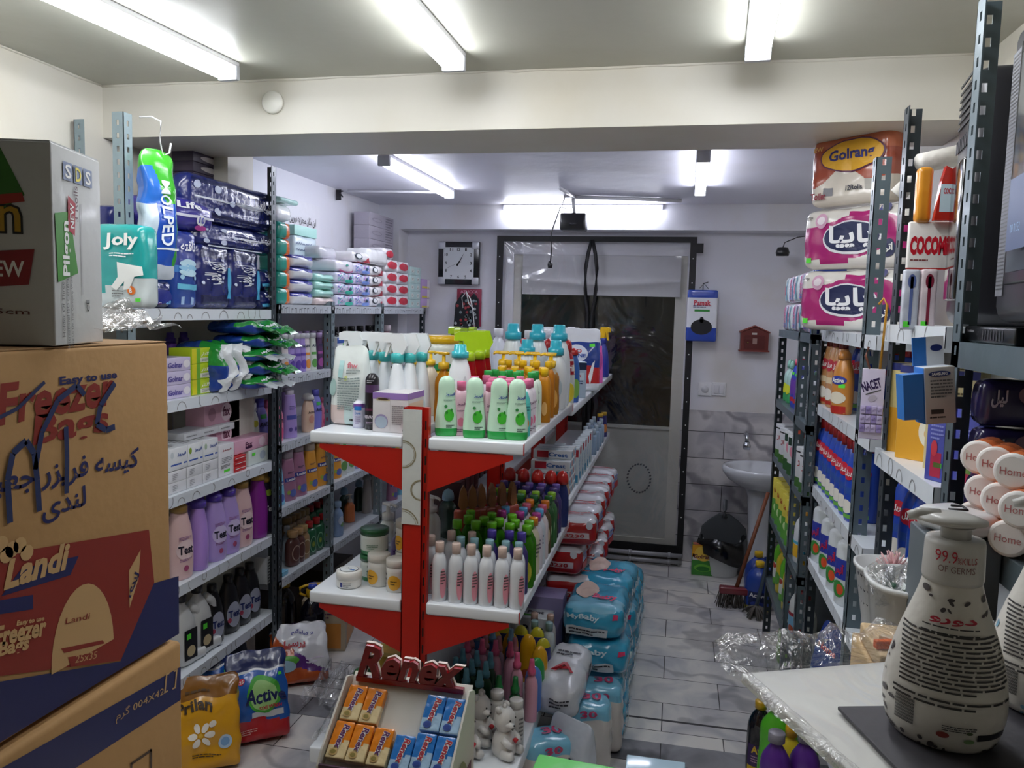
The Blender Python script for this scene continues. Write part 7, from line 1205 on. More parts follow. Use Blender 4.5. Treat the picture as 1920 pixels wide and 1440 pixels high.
for pts, w_ in (([(80, 716), (30, 765), (-20, 790)], 5), ([(15, 980), (10, 900), (20, 850), (45, 826), (60, 850), (66, 900), (70, 958)], 9), ([(62, 880), (75, 810), (105, 750), (140, 722), (155, 740)], 8), ([(212, 718), (185, 760), (178, 795), (195, 806), (212, 800)], 9), ([(120, 800), (122, 860), (121, 925)], 8)):
    P = [Pc(*q) for q in pts]; P2 = []
    for a, b in zip(P, P[1:]): P2 += [(a[0] + (b[0] - a[0]) * k / 4, a[1] + (b[1] - a[1]) * k / 4) for k in range(4)]
    P2.append(P[-1]); hw = w_ * .00048; f3 = (fr[0] + V3((.003 * .8, 0, 0)), fr[1], fr[2])
    for a, b in zip(P2, P2[1:]):
        nx, ny = b[1] - a[1], -(b[0] - a[0]); l = math.hypot(nx, ny) or 1; nx *= hw / l; ny *= hw / l; g.poly(f3, [(a[0] - nx, a[1] - ny), (a[0] + nx, a[1] + ny), (b[0] + nx, b[1] + ny), (b[0] - nx, b[1] - ny)], mkr)
for (u_, v_) in ((0.02, 1020), (20, 1030), (35, 1022), (10, 1040), (48, 1036)): c1 = Pc(u_, v_); g.ell((fr[0] + V3((.0012, 0, 0)), fr[1], fr[2]), c1[0], c1[1], .02, .02, CT, 12, 1)
g.obj('box_body', t); g = G(); g.box(-Wd + .004, -.002, -Ln + .004, -.002, H, H + .0015, M('a8835a', .8)); g.box(-Wd / 2 - .03, -Wd / 2 + .03, -Ln, 0, H + .0015, H + .002, M('b89a6a', .3)); g.obj('top_flap', t)
t = thing('cardboard_carton', 'brown carton with a navy band under the freezer bag carton', 'carton', (Xb + .012, Yf + .008, .60)); H = .456; g = G(); g.rbox(Wd + .01, Ln, H, .008, KB, c=(-Wd / 2 - .005, -Ln / 2)); zb0, Xb0, Yf0 = zb, Xb, Yf; zb, Xb, Yf = .60, Xb + .012, Yf + .008
fr = (V3((.0008, -Ln / 2, 0)), V3((0, 1, 0)), V3((0, 0, 1))); quad([(-60, 1475), (338, 1250), (338, 1312), (-60, 1570)], CN, 0); tx('24X400 گرم', (215, 1358), (305, 1308), .018, CT, 2, bold=0); tx('[ ]', (306, 1300), (328, 1290), .03, CT, 2, bold=0)
for q in (((244, 1430), (282, 1404), (284, 1408), (246, 1434)), ((280, 1404), (284, 1404), (284, 1500), (280, 1500)), ((243, 1430), (247, 1430), (247, 1520), (243, 1520))): quad(list(q), ink('4a3626'), 1)
g.obj('box_body', t); zb, Xb, Yf = zb0, Xb0, Yf0
proto('lowc', 'carton', carton('cardboard_carton', .43, .56, .599, KB, r=.006)); use('lowc', Xb - .21, Yf - .27, .0, 0, 'plain brown carton at the bottom of the carton pile')
# refuse bag box on top
cx_, cy_ = PZ(105, 648, 1.541); a_ = R(15.8); t = thing('garbage_bag_box', 'grey and white garbage bag box with green and red print on the carton', 'box', (cx_, cy_, 1.5405), a_)
W_, D_, H_ = .30, .135, .252; g = G(); gm = card('c2c4c4'); g.rbox(W_, D_, H_, .002, gm, c=(-W_ / 2, D_ / 2)); F = (V3((-W_ / 2, -.0008, H_ / 2)), V3((1, 0, 0)), V3((0, 0, 1))); Rr = (V3((.0008, D_ / 2, H_ / 2)), V3((0, 1, 0)), V3((0, 0, 1)))
def up(f, k): return (f[0] + f[1].cross(f[2]) * .0005 * k, f[1], f[2])
g.poly(F, [(-.15, .10), (.09, .118), (.118, .06), (.06, .02), (-.15, .0)][::-1], ink('2f6a1f')); g.poly(up(F, 1), [(-.15, .012), (.118, .052), (.115, .063), (-.15, .03)][::-1], ink('9a2a1c'))
g.text(up(F, 1), 'Pilgon', .035, .03, .16, .066, ink('1a1a1a'), .05); g.text(up(F, 2), 'Pilgon', .035, .03, .155, .06, ink('b08a1c'), .01); g.poly(up(F, 1), [(.045, -.012), (.128, -.006), (.12, -.05), (.053, -.056)][::-1], ink('8a1c24')); g.text(up(F, 2), 'NEW', .088, -.031, .055, .02, WHT)
g.grid(up(F, 1), -.06, .06, -.066, -.042, ink('232a52')); g.text(up(F, 2), 'Garbage Bag', 0, -.054, .1, .013, WHT); g.text(up(F, 1), 'Degra . 98x75cm', .03, -.085, .18, .009, ink('5a2a2a'), 0); g.ell(up(F, 1), -.02, -.16 + .05, .03, .0, ink('2a4a1c'))
g.grid(up(Rr, 1), -.04, -.015, .085, .108, ink('7a88a8'), 1, 1); g.grid(up(Rr, 1), -.012, .012, .085, .108, ink('7a88a8'), 1, 1); g.grid(up(Rr, 1), .015, .04, .085, .108, ink('7a88a8'), 1, 1); g.text(up(Rr, 2), 'S', -.0275, .0965, .016, .018, WHT); g.text(up(Rr, 2), 'D', 0, .0965, .016, .018, ink('e8d84a')); g.text(up(Rr, 2), 'S', .0275, .0965, .016, .018, WHT); g.text(up(Rr, 1), '3 Rolls', -.008, .058, .046, .011, ink('5a3a40'), 0, rot=PI / 2); g.poly(up(Rr, 1), [(-.064, .040), (-.026, .046), (-.006, -.032), (-.06, -.046)][::-1], ink('3f8a2a')); g.text(up(Rr, 2), 'Pilgon', -.036, -.002, .07, .023, WHT, .03, rot=PI / 2)
g.poly(up(Rr, 2), [(-.030, .066), (-.010, .058), (-.014, .016), (-.032, .022)][::-1], ink('a82430')); g.text(up(Rr, 3), 'NEW', -.021, .041, .032, .011, WHT, rot=PI / 2)
for u_, s_, l_ in ((-.048, 'Holder Of Three', .07), (-.036, 'International ISO Certificates', .1), (-.024, 'Visit Us On The Company Website', .1)): g.text(up(Rr, 1), s_, u_, -.08, l_, .007, ink('5a5a5c'), 0, rot=PI / 2)
g.text(up(Rr, 1), 'CE', .02, -.075, .016, .009, ink('3a3a3a'), .02, rot=PI / 2); g.grid(up(Rr, 1), .005, .007, -.06, .06, ink('b0b0b0'), 1, 1); g.obj('box_body', t)
g = G(); g.box(-W_ + .002, -.002, .002, D_ - .002, H_, H_ + .002, gm); g.obj('lid_flap', t)
o = crumple(.16, .22, .05, 5).obj('clear_bag', None, (-.88, 1.06, 1.540)); tag(o, 'crumpled clear plastic bag lying on the carton behind the refuse bag box', 'plastic bag')

# ================================================================ COUNTER AND DISPLAY STAND
t = thing('counter', 'low shop counter under the display stand', 'counter', (0, 0, 0)); g = G(); g.rbox(.80, .98, .03, .004, M('cfc6b6', .4, 0, .05, 10), c=(-.27, .68), z=.75); g.obj('countertop', t); g = G(); g.rbox(.72, .86, .749, .004, M('b9a88c', .5, 0, .05, 10), c=(-.27, .66)); g.obj('cabinet_body', t)
bx, by, bz = -.374, 1.105, 1.03; t = thing('display_stand', 'white countertop display stand with red script letters along its top', 'display stand', (bx, by, bz)); wm = M('d8d5cc', .4, 0, .02, 30)
th = R(37); dn = V3((0, -math.cos(th), -math.sin(th))); nm = V3((0, -math.sin(th), math.cos(th))); hw, Ls = .094, .135
g = G()
def ip(u, s, k=0): p = dn * s + nm * k; return (u, p.y, p.z)
g.add([ip(-hw, -.012), ip(hw, -.012), ip(hw, Ls), ip(-hw, Ls), ip(-hw, -.012, -.003), ip(hw, -.012, -.003), ip(hw, Ls, -.003), ip(-hw, Ls, -.003)], [(0, 3, 2, 1)[::-1], (4, 5, 6, 7)[::-1], (0, 1, 5, 4), (1, 2, 6, 5), (2, 3, 7, 6), (3, 0, 4, 7)], wm)
for i in range(8):      # rounded top corners of the back
    pass
sb_ = g.obj('sloping_back', t)
for s, nm_ in ((-1, ''), (1, '')):
    g = G(); x0, x1 = sorted((s * hw, s * (hw + .003))); o = [(.004, .003), (-.02, .012), (-.108, -.055), (-.122, -.072), (-.122, -.247), (.012, -.247), (.012, -.004)]
    g.ext(o, x0, x1, wm, 'x')
    if s > 0: g.grid((V3((x1 + .0005, -.055, -.16)), V3((0, 1, 0)), V3((0, 0, 1))), -.062, .05, -.08, .06, M('6a3448', .4, 0, 0, 20, 0, .3), 1, 1); g.ell((V3((x1 + .001, -.055, -.12)), V3((0, 1, 0)), V3((0, 0, 1))), 0, 0, .06, .1, ink('7a7c3c'), rot=.4)
    g.obj('side_panel', t)
g = G(); g.box(-hw, hw, -.1215, -.1185, -.247, -.070, M('3a1234', .35, 0, 0, 20, .2, .3)); fr = (V3((0, -.1225, -.085)), V3((1, 0, 0)), V3((0, 0, 1))); g.text(fr, 'Renex', -.04, -.004, .034, .012, ink('c88a5a'), .02, .3); g.text(fr, 'Renex', .03, -.010, .034, .012, ink('b0607a'), .02, .3); g.obj('front_band', t)
V2, F2 = text2d('Renex', .03, .32)
def sign(name, off, h, w, m, y0, y1, grow=1.0):
    g = G(); vs = []; n = len(V2)
    for y in (y0, y1):
        for a, b in V2:
            sc = 1 + .0 * a; vs.append((a * w * grow + off[0], y, (b + .5) * h * grow + off[1] - (grow - 1) * h / 2 + .004 * (-a)))
    fs = [f for f in F2] + [tuple(i + n for i in f[::-1]) for f in F2]
    ed = {}
    for f in F2:
        for a, b in zip(f, f[1:] + f[:1]): ed[(a, b)] = 1
    for a, b in list(ed):
        if (b, a) not in ed: fs.append((a, a + n, b + n, b))
    g.add(vs, fs, m); return g.obj(name, sb_)
sign('red_lettering', (-.002, .004), .052, .166, M('9a1420', .25, 0, 0, 20, .3, 0), -.008, -.001)
V2, F2 = text2d('Renex', .048, .32); sign('white_letter_backing', (-.002, .002), .056, .172, M('e4d4cc', .4, var=0), .0, .006)
g = G(); g.box(-.086, .084, -.009, -.001, .0, .008, M('9a1420', .25, 0, 0, 20, .3, 0)); g.obj('letter_base', sb_)
def gum(c1, c2, c3):
    def mk():
        g = G(); w, d, h = .0285, .012, .0535; g.rbox(w, d, h, .0015, lambda x, y, z: foil(c1, .15, 60) if z > h * .42 + x * .4 else foil(c2, .15, 60), 12); f = FR(w, d, h)['F']; u1 = (f[0] + V3((0, -.0004, 0)), f[1], f[2]); u2 = (f[0] + V3((0, -.0008, 0)), f[1], f[2])
        g.text(u1, 'Renex', .002, .004, .036, .0105, WHT, .11, .1, rot=-PI / 2 - .15); g.text(u2, 'Renex', .002, .004, .035, .0095, ink('5a1f5c' if c1[0] == 'e' else 'a81c30'), .03, .1, rot=-PI / 2 - .15)
        g.ell(u1, -.004, -.018, .012, .010, ink(c3)); g.ell(u2, -.004, -.018, .008, .006, ink('8a7a3a' if c1[0] == 'e' else '1c3c8c')); return g.obj('gum_pack')
    return mk
proto('gumo', 'gum pack', gum('e8861c', 'e4cfa0', 'c8a86a')); proto('gumb', 'gum pack', gum('2a78c8', 'a8c8e4', '2a4ca0'))
def on_slope(key, u, s, lab, grp):
    mk = PROTO[key]; o = use(key, 0, 0, 0, 0, lab, grp); p = V3((bx, by, bz)) + V3((u, 0, 0)) + dn * s + nm * .0072
    o.matrix_world = Matrix.Translation(p) @ Matrix(((1, 0, 0, 0), (0, -nm.y, -dn.y, 0), (0, -nm.z, -dn.z, 0), (0, 0, 0, 1)))
    return o
for k_, u, s, lab in (('gumo', -.075, .070, 'orange gum pack, upper left corner of the display stand'), ('gumo', -.045, .071, 'orange gum pack, second from the left in the upper row'), ('gumo', -.0765, .126, 'orange gum pack, lower left corner of the display stand'), ('gumo', -.0465, .127, 'orange gum pack, second from the left in the lower row'), ('gumo', -.015, .128, 'orange gum pack, rightmost of the orange ones'),
                      ('gumb', .048, .070, 'blue gum pack, left one of the upper blue pair'), ('gumb', .078, .071, 'blue gum pack, right one of the upper blue pair'), ('gumb', .018, .134, 'blue gum pack, lowest left of the blue ones'), ('gumb', .048, .127, 'blue gum pack, left one of the lower blue pair'), ('gumb', .078, .128, 'blue gum pack, right one of the lower blue pair')): on_slope(k_, u, s, lab, 'orange gum packs' if k_ == 'gumo' else 'blue gum packs')
# green folder and glass plate
g = G(); x, y = PZ(1095, 1424, .93); g.rbox(.155, .22, .148, .004, lambda x, y, z: card('5ab858') if z > .143 else card('b89a78'), z=0); o = g.obj('green_topped_box'); o.location = (x + .0, y - .112, .7805); o.rotation_euler = (0, 0, R(-4)); tag(o, 'light green topped box at the bottom edge of the counter', 'box')
g = G(); x, y = PZ(1230, 1421, .95); g.rbox(.085, .2, .006, .002, M('9ab4c4', .08, 0, 0, 20, .5, 0)); o = g.obj('glass_plate'); o.location = (x, y - .1, .944); tag(o, 'pale glass plate to the right of the green topped box', 'glass plate')
g = G(); g.rbox(.08, .18, .163, .003, M('b9a88c', .5)); o = g.obj('wooden_stand'); o.location = (x, y - .1, .7805); tag(o, 'small wooden stand carrying the glass plate', 'stand')

# ---- board wrapped in film on a wooden box, right front
bt = 1.2; t = thing('wooden_box', 'light wooden box with brown brush marks under the white board', 'box', (.52, .55, 0)); g = G(); g.rbox(.50, .46, bt - .012, .004, M('c8a878', .55, 0, .15, 14, 0, .15)); 
for i in range(7): g.tube([(-.281, -.2 + .05 * i, .95), (-.281, -.18 + .05 * i, 1.02), (-.281, -.2 + .05 * i, 1.1)], .004, ink('6a3424'), 4)
g.obj('box_body', t)
A = V3((.085, .898, 0)); e1 = V3((.183, .083, 0)).normalized(); e2 = V3((e1.y, -e1.x, 0)); t = thing('white_board', 'white board wrapped in clear film sticking out over the aisle', 'board', (A.x, A.y, bt - .0115)); t.rotation_euler = (0, 0, math.atan2(e1.y, e1.x))
g = G(); g.rbox(.42, .52, .0115, .002, M('e6e6e2', .35, 0, .02, 8), c=(.21, -.26)); g.obj('panel', t)
g = G(); V = []; nx, ny = 60, 6; FM = film('board_film', .13, 26, 'ffffff', .05)
for k, (side, L) in enumerate((('b', .44), ('l', .54))):
    V = []; 
    for j in range(ny + 1):
        for i in range(nx + 1):
            u = -.02 + L * i / nx; v = j / ny; q = noise.noise(V3((u * 22, v * 3, k * 5))); q2 = noise.noise(V3((u * 60, v * 6, k * 5 + 2)))
            out_ = .048 * v * (1 + .5 * q); up_ = .014 + .022 * math.sin(v * PI * .8) * (1 + q) + q2 * .004
            V.append((u, out_ - .004, up_) if side == 'b' else (-(out_ - .004) * .6, -u, .012 + up_ * .5))
    g.add(V, [(j * (nx + 1) + i, j * (nx + 1) + i + 1, (j + 1) * (nx + 1) + i + 1, (j + 1) * (nx + 1) + i) for j in range(ny) for i in range(nx)], FM, True)
V = [(-.01 + .43 * i / 24, -.53 * j / 20, .0145 + .003 * noise.noise(V3((i * .6, j * .6, 1)))) for j in range(21) for i in range(25)]; g.add(V, [(j * 25 + i, j * 25 + i + 1, (j + 1) * 25 + i + 1, (j + 1) * 25 + i) for j in range(20) for i in range(24)], film('board_top_film', .015, 3), True); g.obj('film_wrap', t)
g = G(); g.rbox(.4, .24, .004, .001, M('3c3a40', .6, 0, .1, 40)); o = g.obj('dark_mat'); o.location = (.40, .77, bt + .003); o.rotation_euler = (0, 0, R(16)); tag(o, 'dark grey mat on the white board under the hand wash bottles', 'mat')
hwp = [(.70, 0), (.84, .02), (.93, .09), (1, .22), (.99, .33), (.93, .47), (.80, .64), (.66, .78), (.54, .9), (.49, .97), (.47, 1)]
def hwash(tint):
    W = .107; pr = [('F', 't', .02, .30, .36, .045, 'b02038', 'دورو')] + [('F', 'l', .1, .30 - .034 * i - .04, .62 + .02 * i, .016, '2c2a2c', 1) for i in range(2)] + [('F', 'l', .06, .06, .84, .34, '33302f', 13), ('F', 'l', .05, -.17, .9, .06, '33302f', 2)]
    pr += [('F', 'r', -.30, -.20 - .0068 * i, .15, .0045 if i % 3 else .0025, '1c1c1c') for i in range(24)] + [('F', 'e', .0, -.36, .1, .04, '8a3a34'), ('F', 'l', .12, -.31, .26, .04, '4a4a4a', 3), ('F', 'e', .2, -.385, .08, .03, '7a9a6a'), ('F', 'r', .36, -.36, .2, .04, '2a2a2e'), ('F', 'e', .2, -.33, .05, .02, '5a6a4a')]
    rr = random.Random(9)
    for i in range(46):
        a = rr.uniform(-.48, .46); b = rr.choice([rr.uniform(-.48, -.42), rr.uniform(.32, .46), rr.uniform(-.45, .46)])
        if -.40 < a < .46 and -.40 < b < .33: a = rr.uniform(-.49, -.43)
        pr.append(('F', 'e', a, b, rr.uniform(.02, .06), rr.uniform(.01, .045), tint, rr.uniform(0, 3)))
    mk0 = bottle('hand_wash_bottle', W, W * .92, .152, hwp, M('dcd8d0', .35, 0, .1, 40, .1, .02), ('none', 0, 0, 0), pr, e=2, n=40)
    def mk():
        root = mk0(); w = M('e0deda', .3, 0, 0, 20, .2, .02, trans=.15); g = G(); g.lathe([(.0255, 0), (.0265, .004), (.0255, .036), (.0245, .04), (.018, .0405)], w, n=32, z=.1515); Rk = .0262
        g.D = lambda x, y, z: (x, -math.sqrt(max(1e-6, Rk * Rk - min(x * x, Rk * Rk * .98))) - .0006, z)
        f = (V3((0, 0, 0)), V3((1, 0, 0)), V3((0, 0, 1))); g.text(f, '99.9', -.007, .179, .018, .011, ink('c0283a'), .0); g.text(f, '%KILLS', .010, .1765, .016, .006, ink('b04a50'), 0); g.text(f, 'OF GERMS', .002, .1675, .03, .006, ink('8a6a68'), 0); g.D = None; c = g.obj('collar', root)
        g = G(); g.lathe([(.013, 0), (.013, .010), (.016, .012)], w, n=24, z=.191); g.lathe([(.55, 0), (1, .004), (1, .007), (.6, .011), (.2, .012)], w, .030, .024, 28, 2, c=(-.004, 0), z=.203); g.tube([(-.015, 0, .209), (-.032, -.004, .211), (-.041, -.005, .208)], [.008, .006, .004], w, 10); d = g.obj('pump', root); reg(root, c, d); return root
    return mk
proto('hw1', 'bottle', hwash('4a4446')); proto('hw2', 'bottle', hwash('7aa4bc'))
use('hw1', .262, .80, bt + .007, R(-16), 'pale hand wash bottle with grey print, full view on the dark mat'); use('hw2', .385, .885, bt + .007, R(-22), 'pale hand wash bottle with blue print, cut off by the picture edge')
# tray behind the board
t = thing('peg_tray', 'tan tray with pink and orange oddments behind the white board', 'tray', (.355, 1.16, 1.131)); g = G(); g.rbox(.15, .12, .025, .004, M('c8ac84', .6)); g.obj('tray', t)
g = G(); g.rbox(.08, .10, .015, .006, M('b8767a', .5, 0, .5, 40, 0, .4), c=(.03, 0), z=.025, n=4); g.obj('pink_cloth', t)
rr = random.Random(2)
for i in range(7): g = G(); g.rbox(.03, .01, .012, .002, plas(rr.choice(['e8641c', '2a3a6c', 'c8b090', 'e8d8b0']))); o = g.obj('clothes_peg'); o.location = (.292 + .010 * i, 1.125 + .011 * (i % 3), 1.1565 + .0121 * (i // 3)); o.rotation_euler = (0, 0, rr.uniform(0, 3)); tag(o, 'small clothes peg in the tan tray, %s from the left' % ORD[i], 'clothes peg', 'clothes pegs in the tray')
g = G(); g.rbox(.17, .15, 1.130, .004, M('c0a070', .7)); o = g.obj('tall_carton'); o.location = (.36, 1.17, 0); tag(o, 'tall carton carrying the tan tray behind the board', 'carton')

# ---- television shelf
t = thing('television', 'silver and black tube television turned toward the counter', 'television', (.50, 1.37, 1.6)); t.rotation_euler = (0, 0, R(-86)); t.rotation_euler = (0, 0, math.atan2(-.42, -.045))
TVg = plas('3c3e44', .3); SIL = M('2a2b30', .28, 0, 0, 20, .2, .03); W_, H_ = .50, .44
g = G(); g.rbox(W_, .05, H_, .025, SIL, c=(W_ / 2, -.0), z=.0, n=2); fr = (V3((W_ / 2, -.0258, H_ / 2)), V3((1, 0, 0)), V3((0, 0, 1)))
g.grid(fr, -W_ / 2 + .015, -W_ / 2 + .055, -H_ / 2 + .04, H_ / 2 - .04, M('6a6c72', .5, .2), 1, 1)
for i in range(60): g.grid((fr[0] + V3((0, -.0004, 0)), fr[1], fr[2]), -W_ / 2 + .017, -W_ / 2 + .053, -.17 + i * .0058, -.17 + i * .0058 + .002, ink('26272b'), 1, 1)
ff_ = g.obj('front_frame', t)
g = G(); g.rbox(W_ - .13, .01, H_ - .09, .012, plas('0c0c10', .2), c=(W_ / 2 + .0, -.024), z=.055); g.obj('screen_surround', ff_)
g = G(); V = []; n = 12
for j in range(n + 1):
    for i in range(n + 1): u, v = i / n * 2 - 1, j / n * 2 - 1; V.append((W_ / 2 + u * .168, -.0305 - .010 * (1 - u * u) * (1 - v * v), H_ / 2 + .008 + v * .155))
g.add(V, [(j * (n + 1) + i, j * (n + 1) + i + 1, (j + 1) * (n + 1) + i + 1, (j + 1) * (n + 1) + i) for j in range(n) for i in range(n)], M('3a4048', .12, var=0, emit=.25), True)
f = (V3((W_ / 2, -.0418, H_ / 2)), V3((1, 0, 0)), V3((0, 0, 1))); g.grid(f, -.13, .02, -.12, -.02, ink('2c4470'), 1, 1); g.text((f[0] + V3((0, -.0005, 0)), f[1], f[2]), '00 0153', -.09, -.09, .045, .012, ink('8ab0d8'), 0); g.obj('screen', ff_)
g = G(); V = [(.02, .02, .01), (W_ - .02, .02, .01), (W_ - .02, .02, H_ - .02), (.02, .02, H_ - .02), (.09, .26, .05), (W_ - .09, .26, .05), (W_ - .09, .26, H_ - .12), (.09, .26, H_ - .12)]; g.add(V, [(0, 1, 5, 4), (1, 2, 6, 5), (2, 3, 7, 6), (3, 0, 4, 7), (4, 5, 6, 7), (0, 3, 2, 1)], TVg); g.obj('tube_housing', t)
g = G(); g.rbox(.3, .2, .034, .01, TVg, c=(W_ / 2, .12), z=-.033); g.obj('foot', t)
t = thing('tower_speaker', 'black upright appliance with vent slots behind the tall grey post', 'speaker', (.612, 1.725, 1.591), R(-8)); g = G(); bk = plas('26262b', .3); g.rbox(.17, .17, .485, .03, bk); g.obj('cabinet', t)
g = G(); g.rbox(.012, .12, .27, .006, M('07080b', .06, coat=1, var=0), c=(-.088, -.01), z=.05)
for i in range(9): g.box(-.0875, -.0855, -.07 + i * .016, -.062 + i * .016, .345, .37, BLK)
for i in range(7): g.box(-.0875, -.0855, -.06, .06, .39 + i * .014, .395 + i * .014, BLK)
g.obj('glossy_panel', t)
g = G(); g.rbox(.12, .22, .028, .004, plas('17181c'), c=(0, 0)); f = (V3((-.0608, 0, .014)), V3((0, -1, 0)), V3((0, 0, 1))); g.text(f, 'ProVision', -.075, .006, .03, .005, ink('b8b8c0'), 0)
for i in range(8): g.grid(f, -.02 + i * .012, -.016 + i * .012, -.008, .008, ink('3a3a40'), 1, 1)
o = g.obj('set_top_box'); o.location = (.555, 1.44, 1.5655); tag(o, 'flat black set-top box under the television on the grey shelf', 'set-top box')
# cocomi hanging packs
def flat_on(px, py, Y_): return PY(px, py, Y_)
hk = M('b8bcc0', .3, .8, var=0); x0, z0 = PY(1700, 505, 1.86); x1, z1 = PY(1786, 415, 1.86); t = thing('hanging_sponge_pack', 'white and red hanging card with large red lettering', 'pack', ((x0 + x1) / 2, 1.87, z0)); w = x1 - x0; h = z1 - z0
g = G(); g.rbox(w, .012, h, .004, lambda x, y, z: card('c8241c') if z < h * .13 else card('ece8e2')); f = (V3((0, -.0066, h / 2)), V3((1, 0, 0)), V3((0, 0, 1))); g.text(f, 'COCOMi', 0, 0, w * .9, h * .4, RED, .06); g.lines(f, -.01, -h * .3, w * .6, h * .06, 1, ink('7a3030')); g.obj('card', t)
g = G(); g.rbox(w * .38, .03, h * 1.15, .01, lambda x, y, z: foil('d8902a', .4) if z > h * .2 else foil('d8c07a', .4), n=5, c=(-w * .2, 0), z=h * .97); g.obj('orange_bag', t)
g = G(); g.ext([(0, h), (w * .6, h), (w * .62, h * 2.0), (w * .5, h * 2.12), (w * .38, h * 2.02), (w * .2, h * 2.1), (0.01, h * 1.8)], -.03, -.012, foil('b8281c', .3)); f = (V3((w * .32, -.0306, h * 1.45)), V3((1, 0, 0)), V3((0, 0, 1))); g.grid(f, -w * .22, w * .26, -h * .28, h * .28, ink('c8dce4'), 1, 1); g.text((f[0] + V3((0, -.0005, 0)), f[1], f[2]), 'COCOMi', 0, h * .14, w * .3, h * .12, RED, .04); g.obj('red_bag', t)
for i, (px, c1, c2, lab) in enumerate(((1704, '5a6aa0', 'c8ccd8', 'clear pack with blue toothbrush hanging beside the dark post'), (1737, '7a1c34', 'd8c8cc', 'clear pack with dark red toothbrush hanging beside the blue one'))):
    x, z = PY(px, 618, 1.80); g = G(); g.rbox(.032, .018, .125, .005, M(c2, .2, 0, .3, 30, .5, .1), z=0); f = (V3((0, -.0098, .06)), V3((1, 0, 0)), V3((0, 0, 1))); g.grid(f, -.003, .003, -.05, .05, ink(c1), 1, 4); g.ell(f, 0, .04, .016, .03, ink(c1)); g.grid(f, -.012, .0, -.055, -.043, TAG, 1, 1); o = g.obj('toothbrush_pack'); o.location = (x, 1.81, z); tag(o, lab, 'toothbrush pack')
g = G(); g.tube([(.52, 2.0, 1.96), (.62, 2.05, 1.99), (.78, 2.1, 2.0)], .02, M('d8d4cc', .5, 0, .3, 30), 10); g.tube([(.5, 2.1, 1.9), (.56, 2.08, 1.97), (.64, 2.06, 1.985)], .02, M('d8d4cc', .5, 0, .3, 30), 10); tag(g.obj('wrapped_pipe'), 'white wrapped pipe behind the slotted posts under the beam', 'pipe')
# NACET razor card, phone box, detergent boxes
x0, z0 = PY(1613, 822, 2.0); x1, z1 = PY(1657, 692, 2.0); w, h = (x1 - x0) * 1.2, z1 - z0; t = thing('razor_blade_card', 'purple and white razor blade display card hanging from a hook', 'razor card', ((x0 + x1) / 2, 2.0, z0), R(-14)); g = G(); g.rbox(w, .004, h, .001, lambda x, y, z: card('e2dfe8') if z > h * .62 + x * .6 else (card('6a4a9c') if z > h * .5 or z < h * .07 else card('c8c0d8'))); f = (V3((0, -.0028, h / 2)), V3((1, 0, 0)), V3((0, 0, 1))); g.text(f, 'NACET', -.004, h * .27, w * .86, h * .14, ink('2c1c4c'), .04, rot=.35); g.poly(f, [(-w * .3, h * .12), (w * .35, h * .2), (w * .36, h * .215), (-w * .3, h * .14)][::-1], ink('4a4a4c')); g.ell(f, .0, h * .08, w * .4, h * .09, ink('b0a8b8'), rot=.6); g.obj('card', t)
for r in range(3):
    for c in range(4): g = G(); g.rbox(w * .23, .006, h * .11, .001, card('b4a8d0' if (r + c) % 3 else '8f80b8')); f = (V3((0, -.0034, h * .055)), V3((1, 0, 0)), V3((0, 0, 1))); g.text(f, 'NACET', 0, 0, w * .18, h * .03, ink('4a3a6c'), 0, rot=.4); o = g.obj('blade_packet', t); o.location = (-w * .37 + c * w * .245, -.006, h * (.10 + .13 * r))
g = G(); g.tube([(-.01, 0, h), (-.02, -.01, h + .03), (-.015, 0, h + .05)], .003, M('7a4a3a', .4), 5); g.tube([(.012, 0, h), (.018, 0, h + .15), (.01, 0, h + .165), (.0, 0, h + .15)], .003, M('c8902a', .4), 5); g.obj('hook', t)
x0, z0 = PY(1745, 790, 1.50); t = thing('phone_accessory_box', 'blue and white electronics box hanging from a wire by the tall post', 'box', (x0 + .005, 1.49, z0), R(10)); w, d, h = .052, .04, .098
t.rotation_euler = (0, R(-6), R(8)); g = G(); g.rbox(w, d, h, .002, lambda x, y, z: card('2a74c4') if x < -w * .48 else card('b4b0ac') if x > -w * .2 and y < -d * .4 else card('d4dae2'), z=0, c=(0, 0)); f = FR(w, d, h); do_prints(g, f, dict(F=(w, h), L=(d, h), R=(d, h), B=(w, h), T=(w, d)), [('F', 'e', .0, .38, .7, .1, '1c2a6c'), ('F', 't', .0, .38, .5, .05, WHT, 'SAMSUNG'), ('F', 'l', .05, .12, .7, .34, '5a5a5a', 6), ('F', 'r', -.1, -.28, .4, .08, '2a2a2a'), ('F', 'l', .0, -.38, .7, .06, '2a2a2a', 1), ('L', 'l', 0, .1, .6, .4, 'c8dcf0', 5), ('L', 'l', 0, -.35, .8, .05, 'e4ecf4', 1)]); g.obj('box_body', t)
g = G(); g.box(-w / 2, w / 2, d / 2 - .002, d / 2, h, h + .05, card('e0e2e6')); g.box(-w / 2 - .001, -w / 2 + .022, d / 2 - .0025, d / 2 + .0005, h, h + .05, card('2a74c4')); g.ell((V3((w * .25, d / 2 - .0026, h + .03)), V3((1, 0, 0)), V3((0, 0, 1))), 0, 0, .02, .012, ink('1c2a6c')); g.obj('hanging_flap', t)
g = G(); g.box(-w / 2 - .034, -w / 2 - .001, -d / 2, d / 2 - .01, .01, h - .01, card('2a74c4')); g.obj('blue_sleeve', t)
z = 1.2905
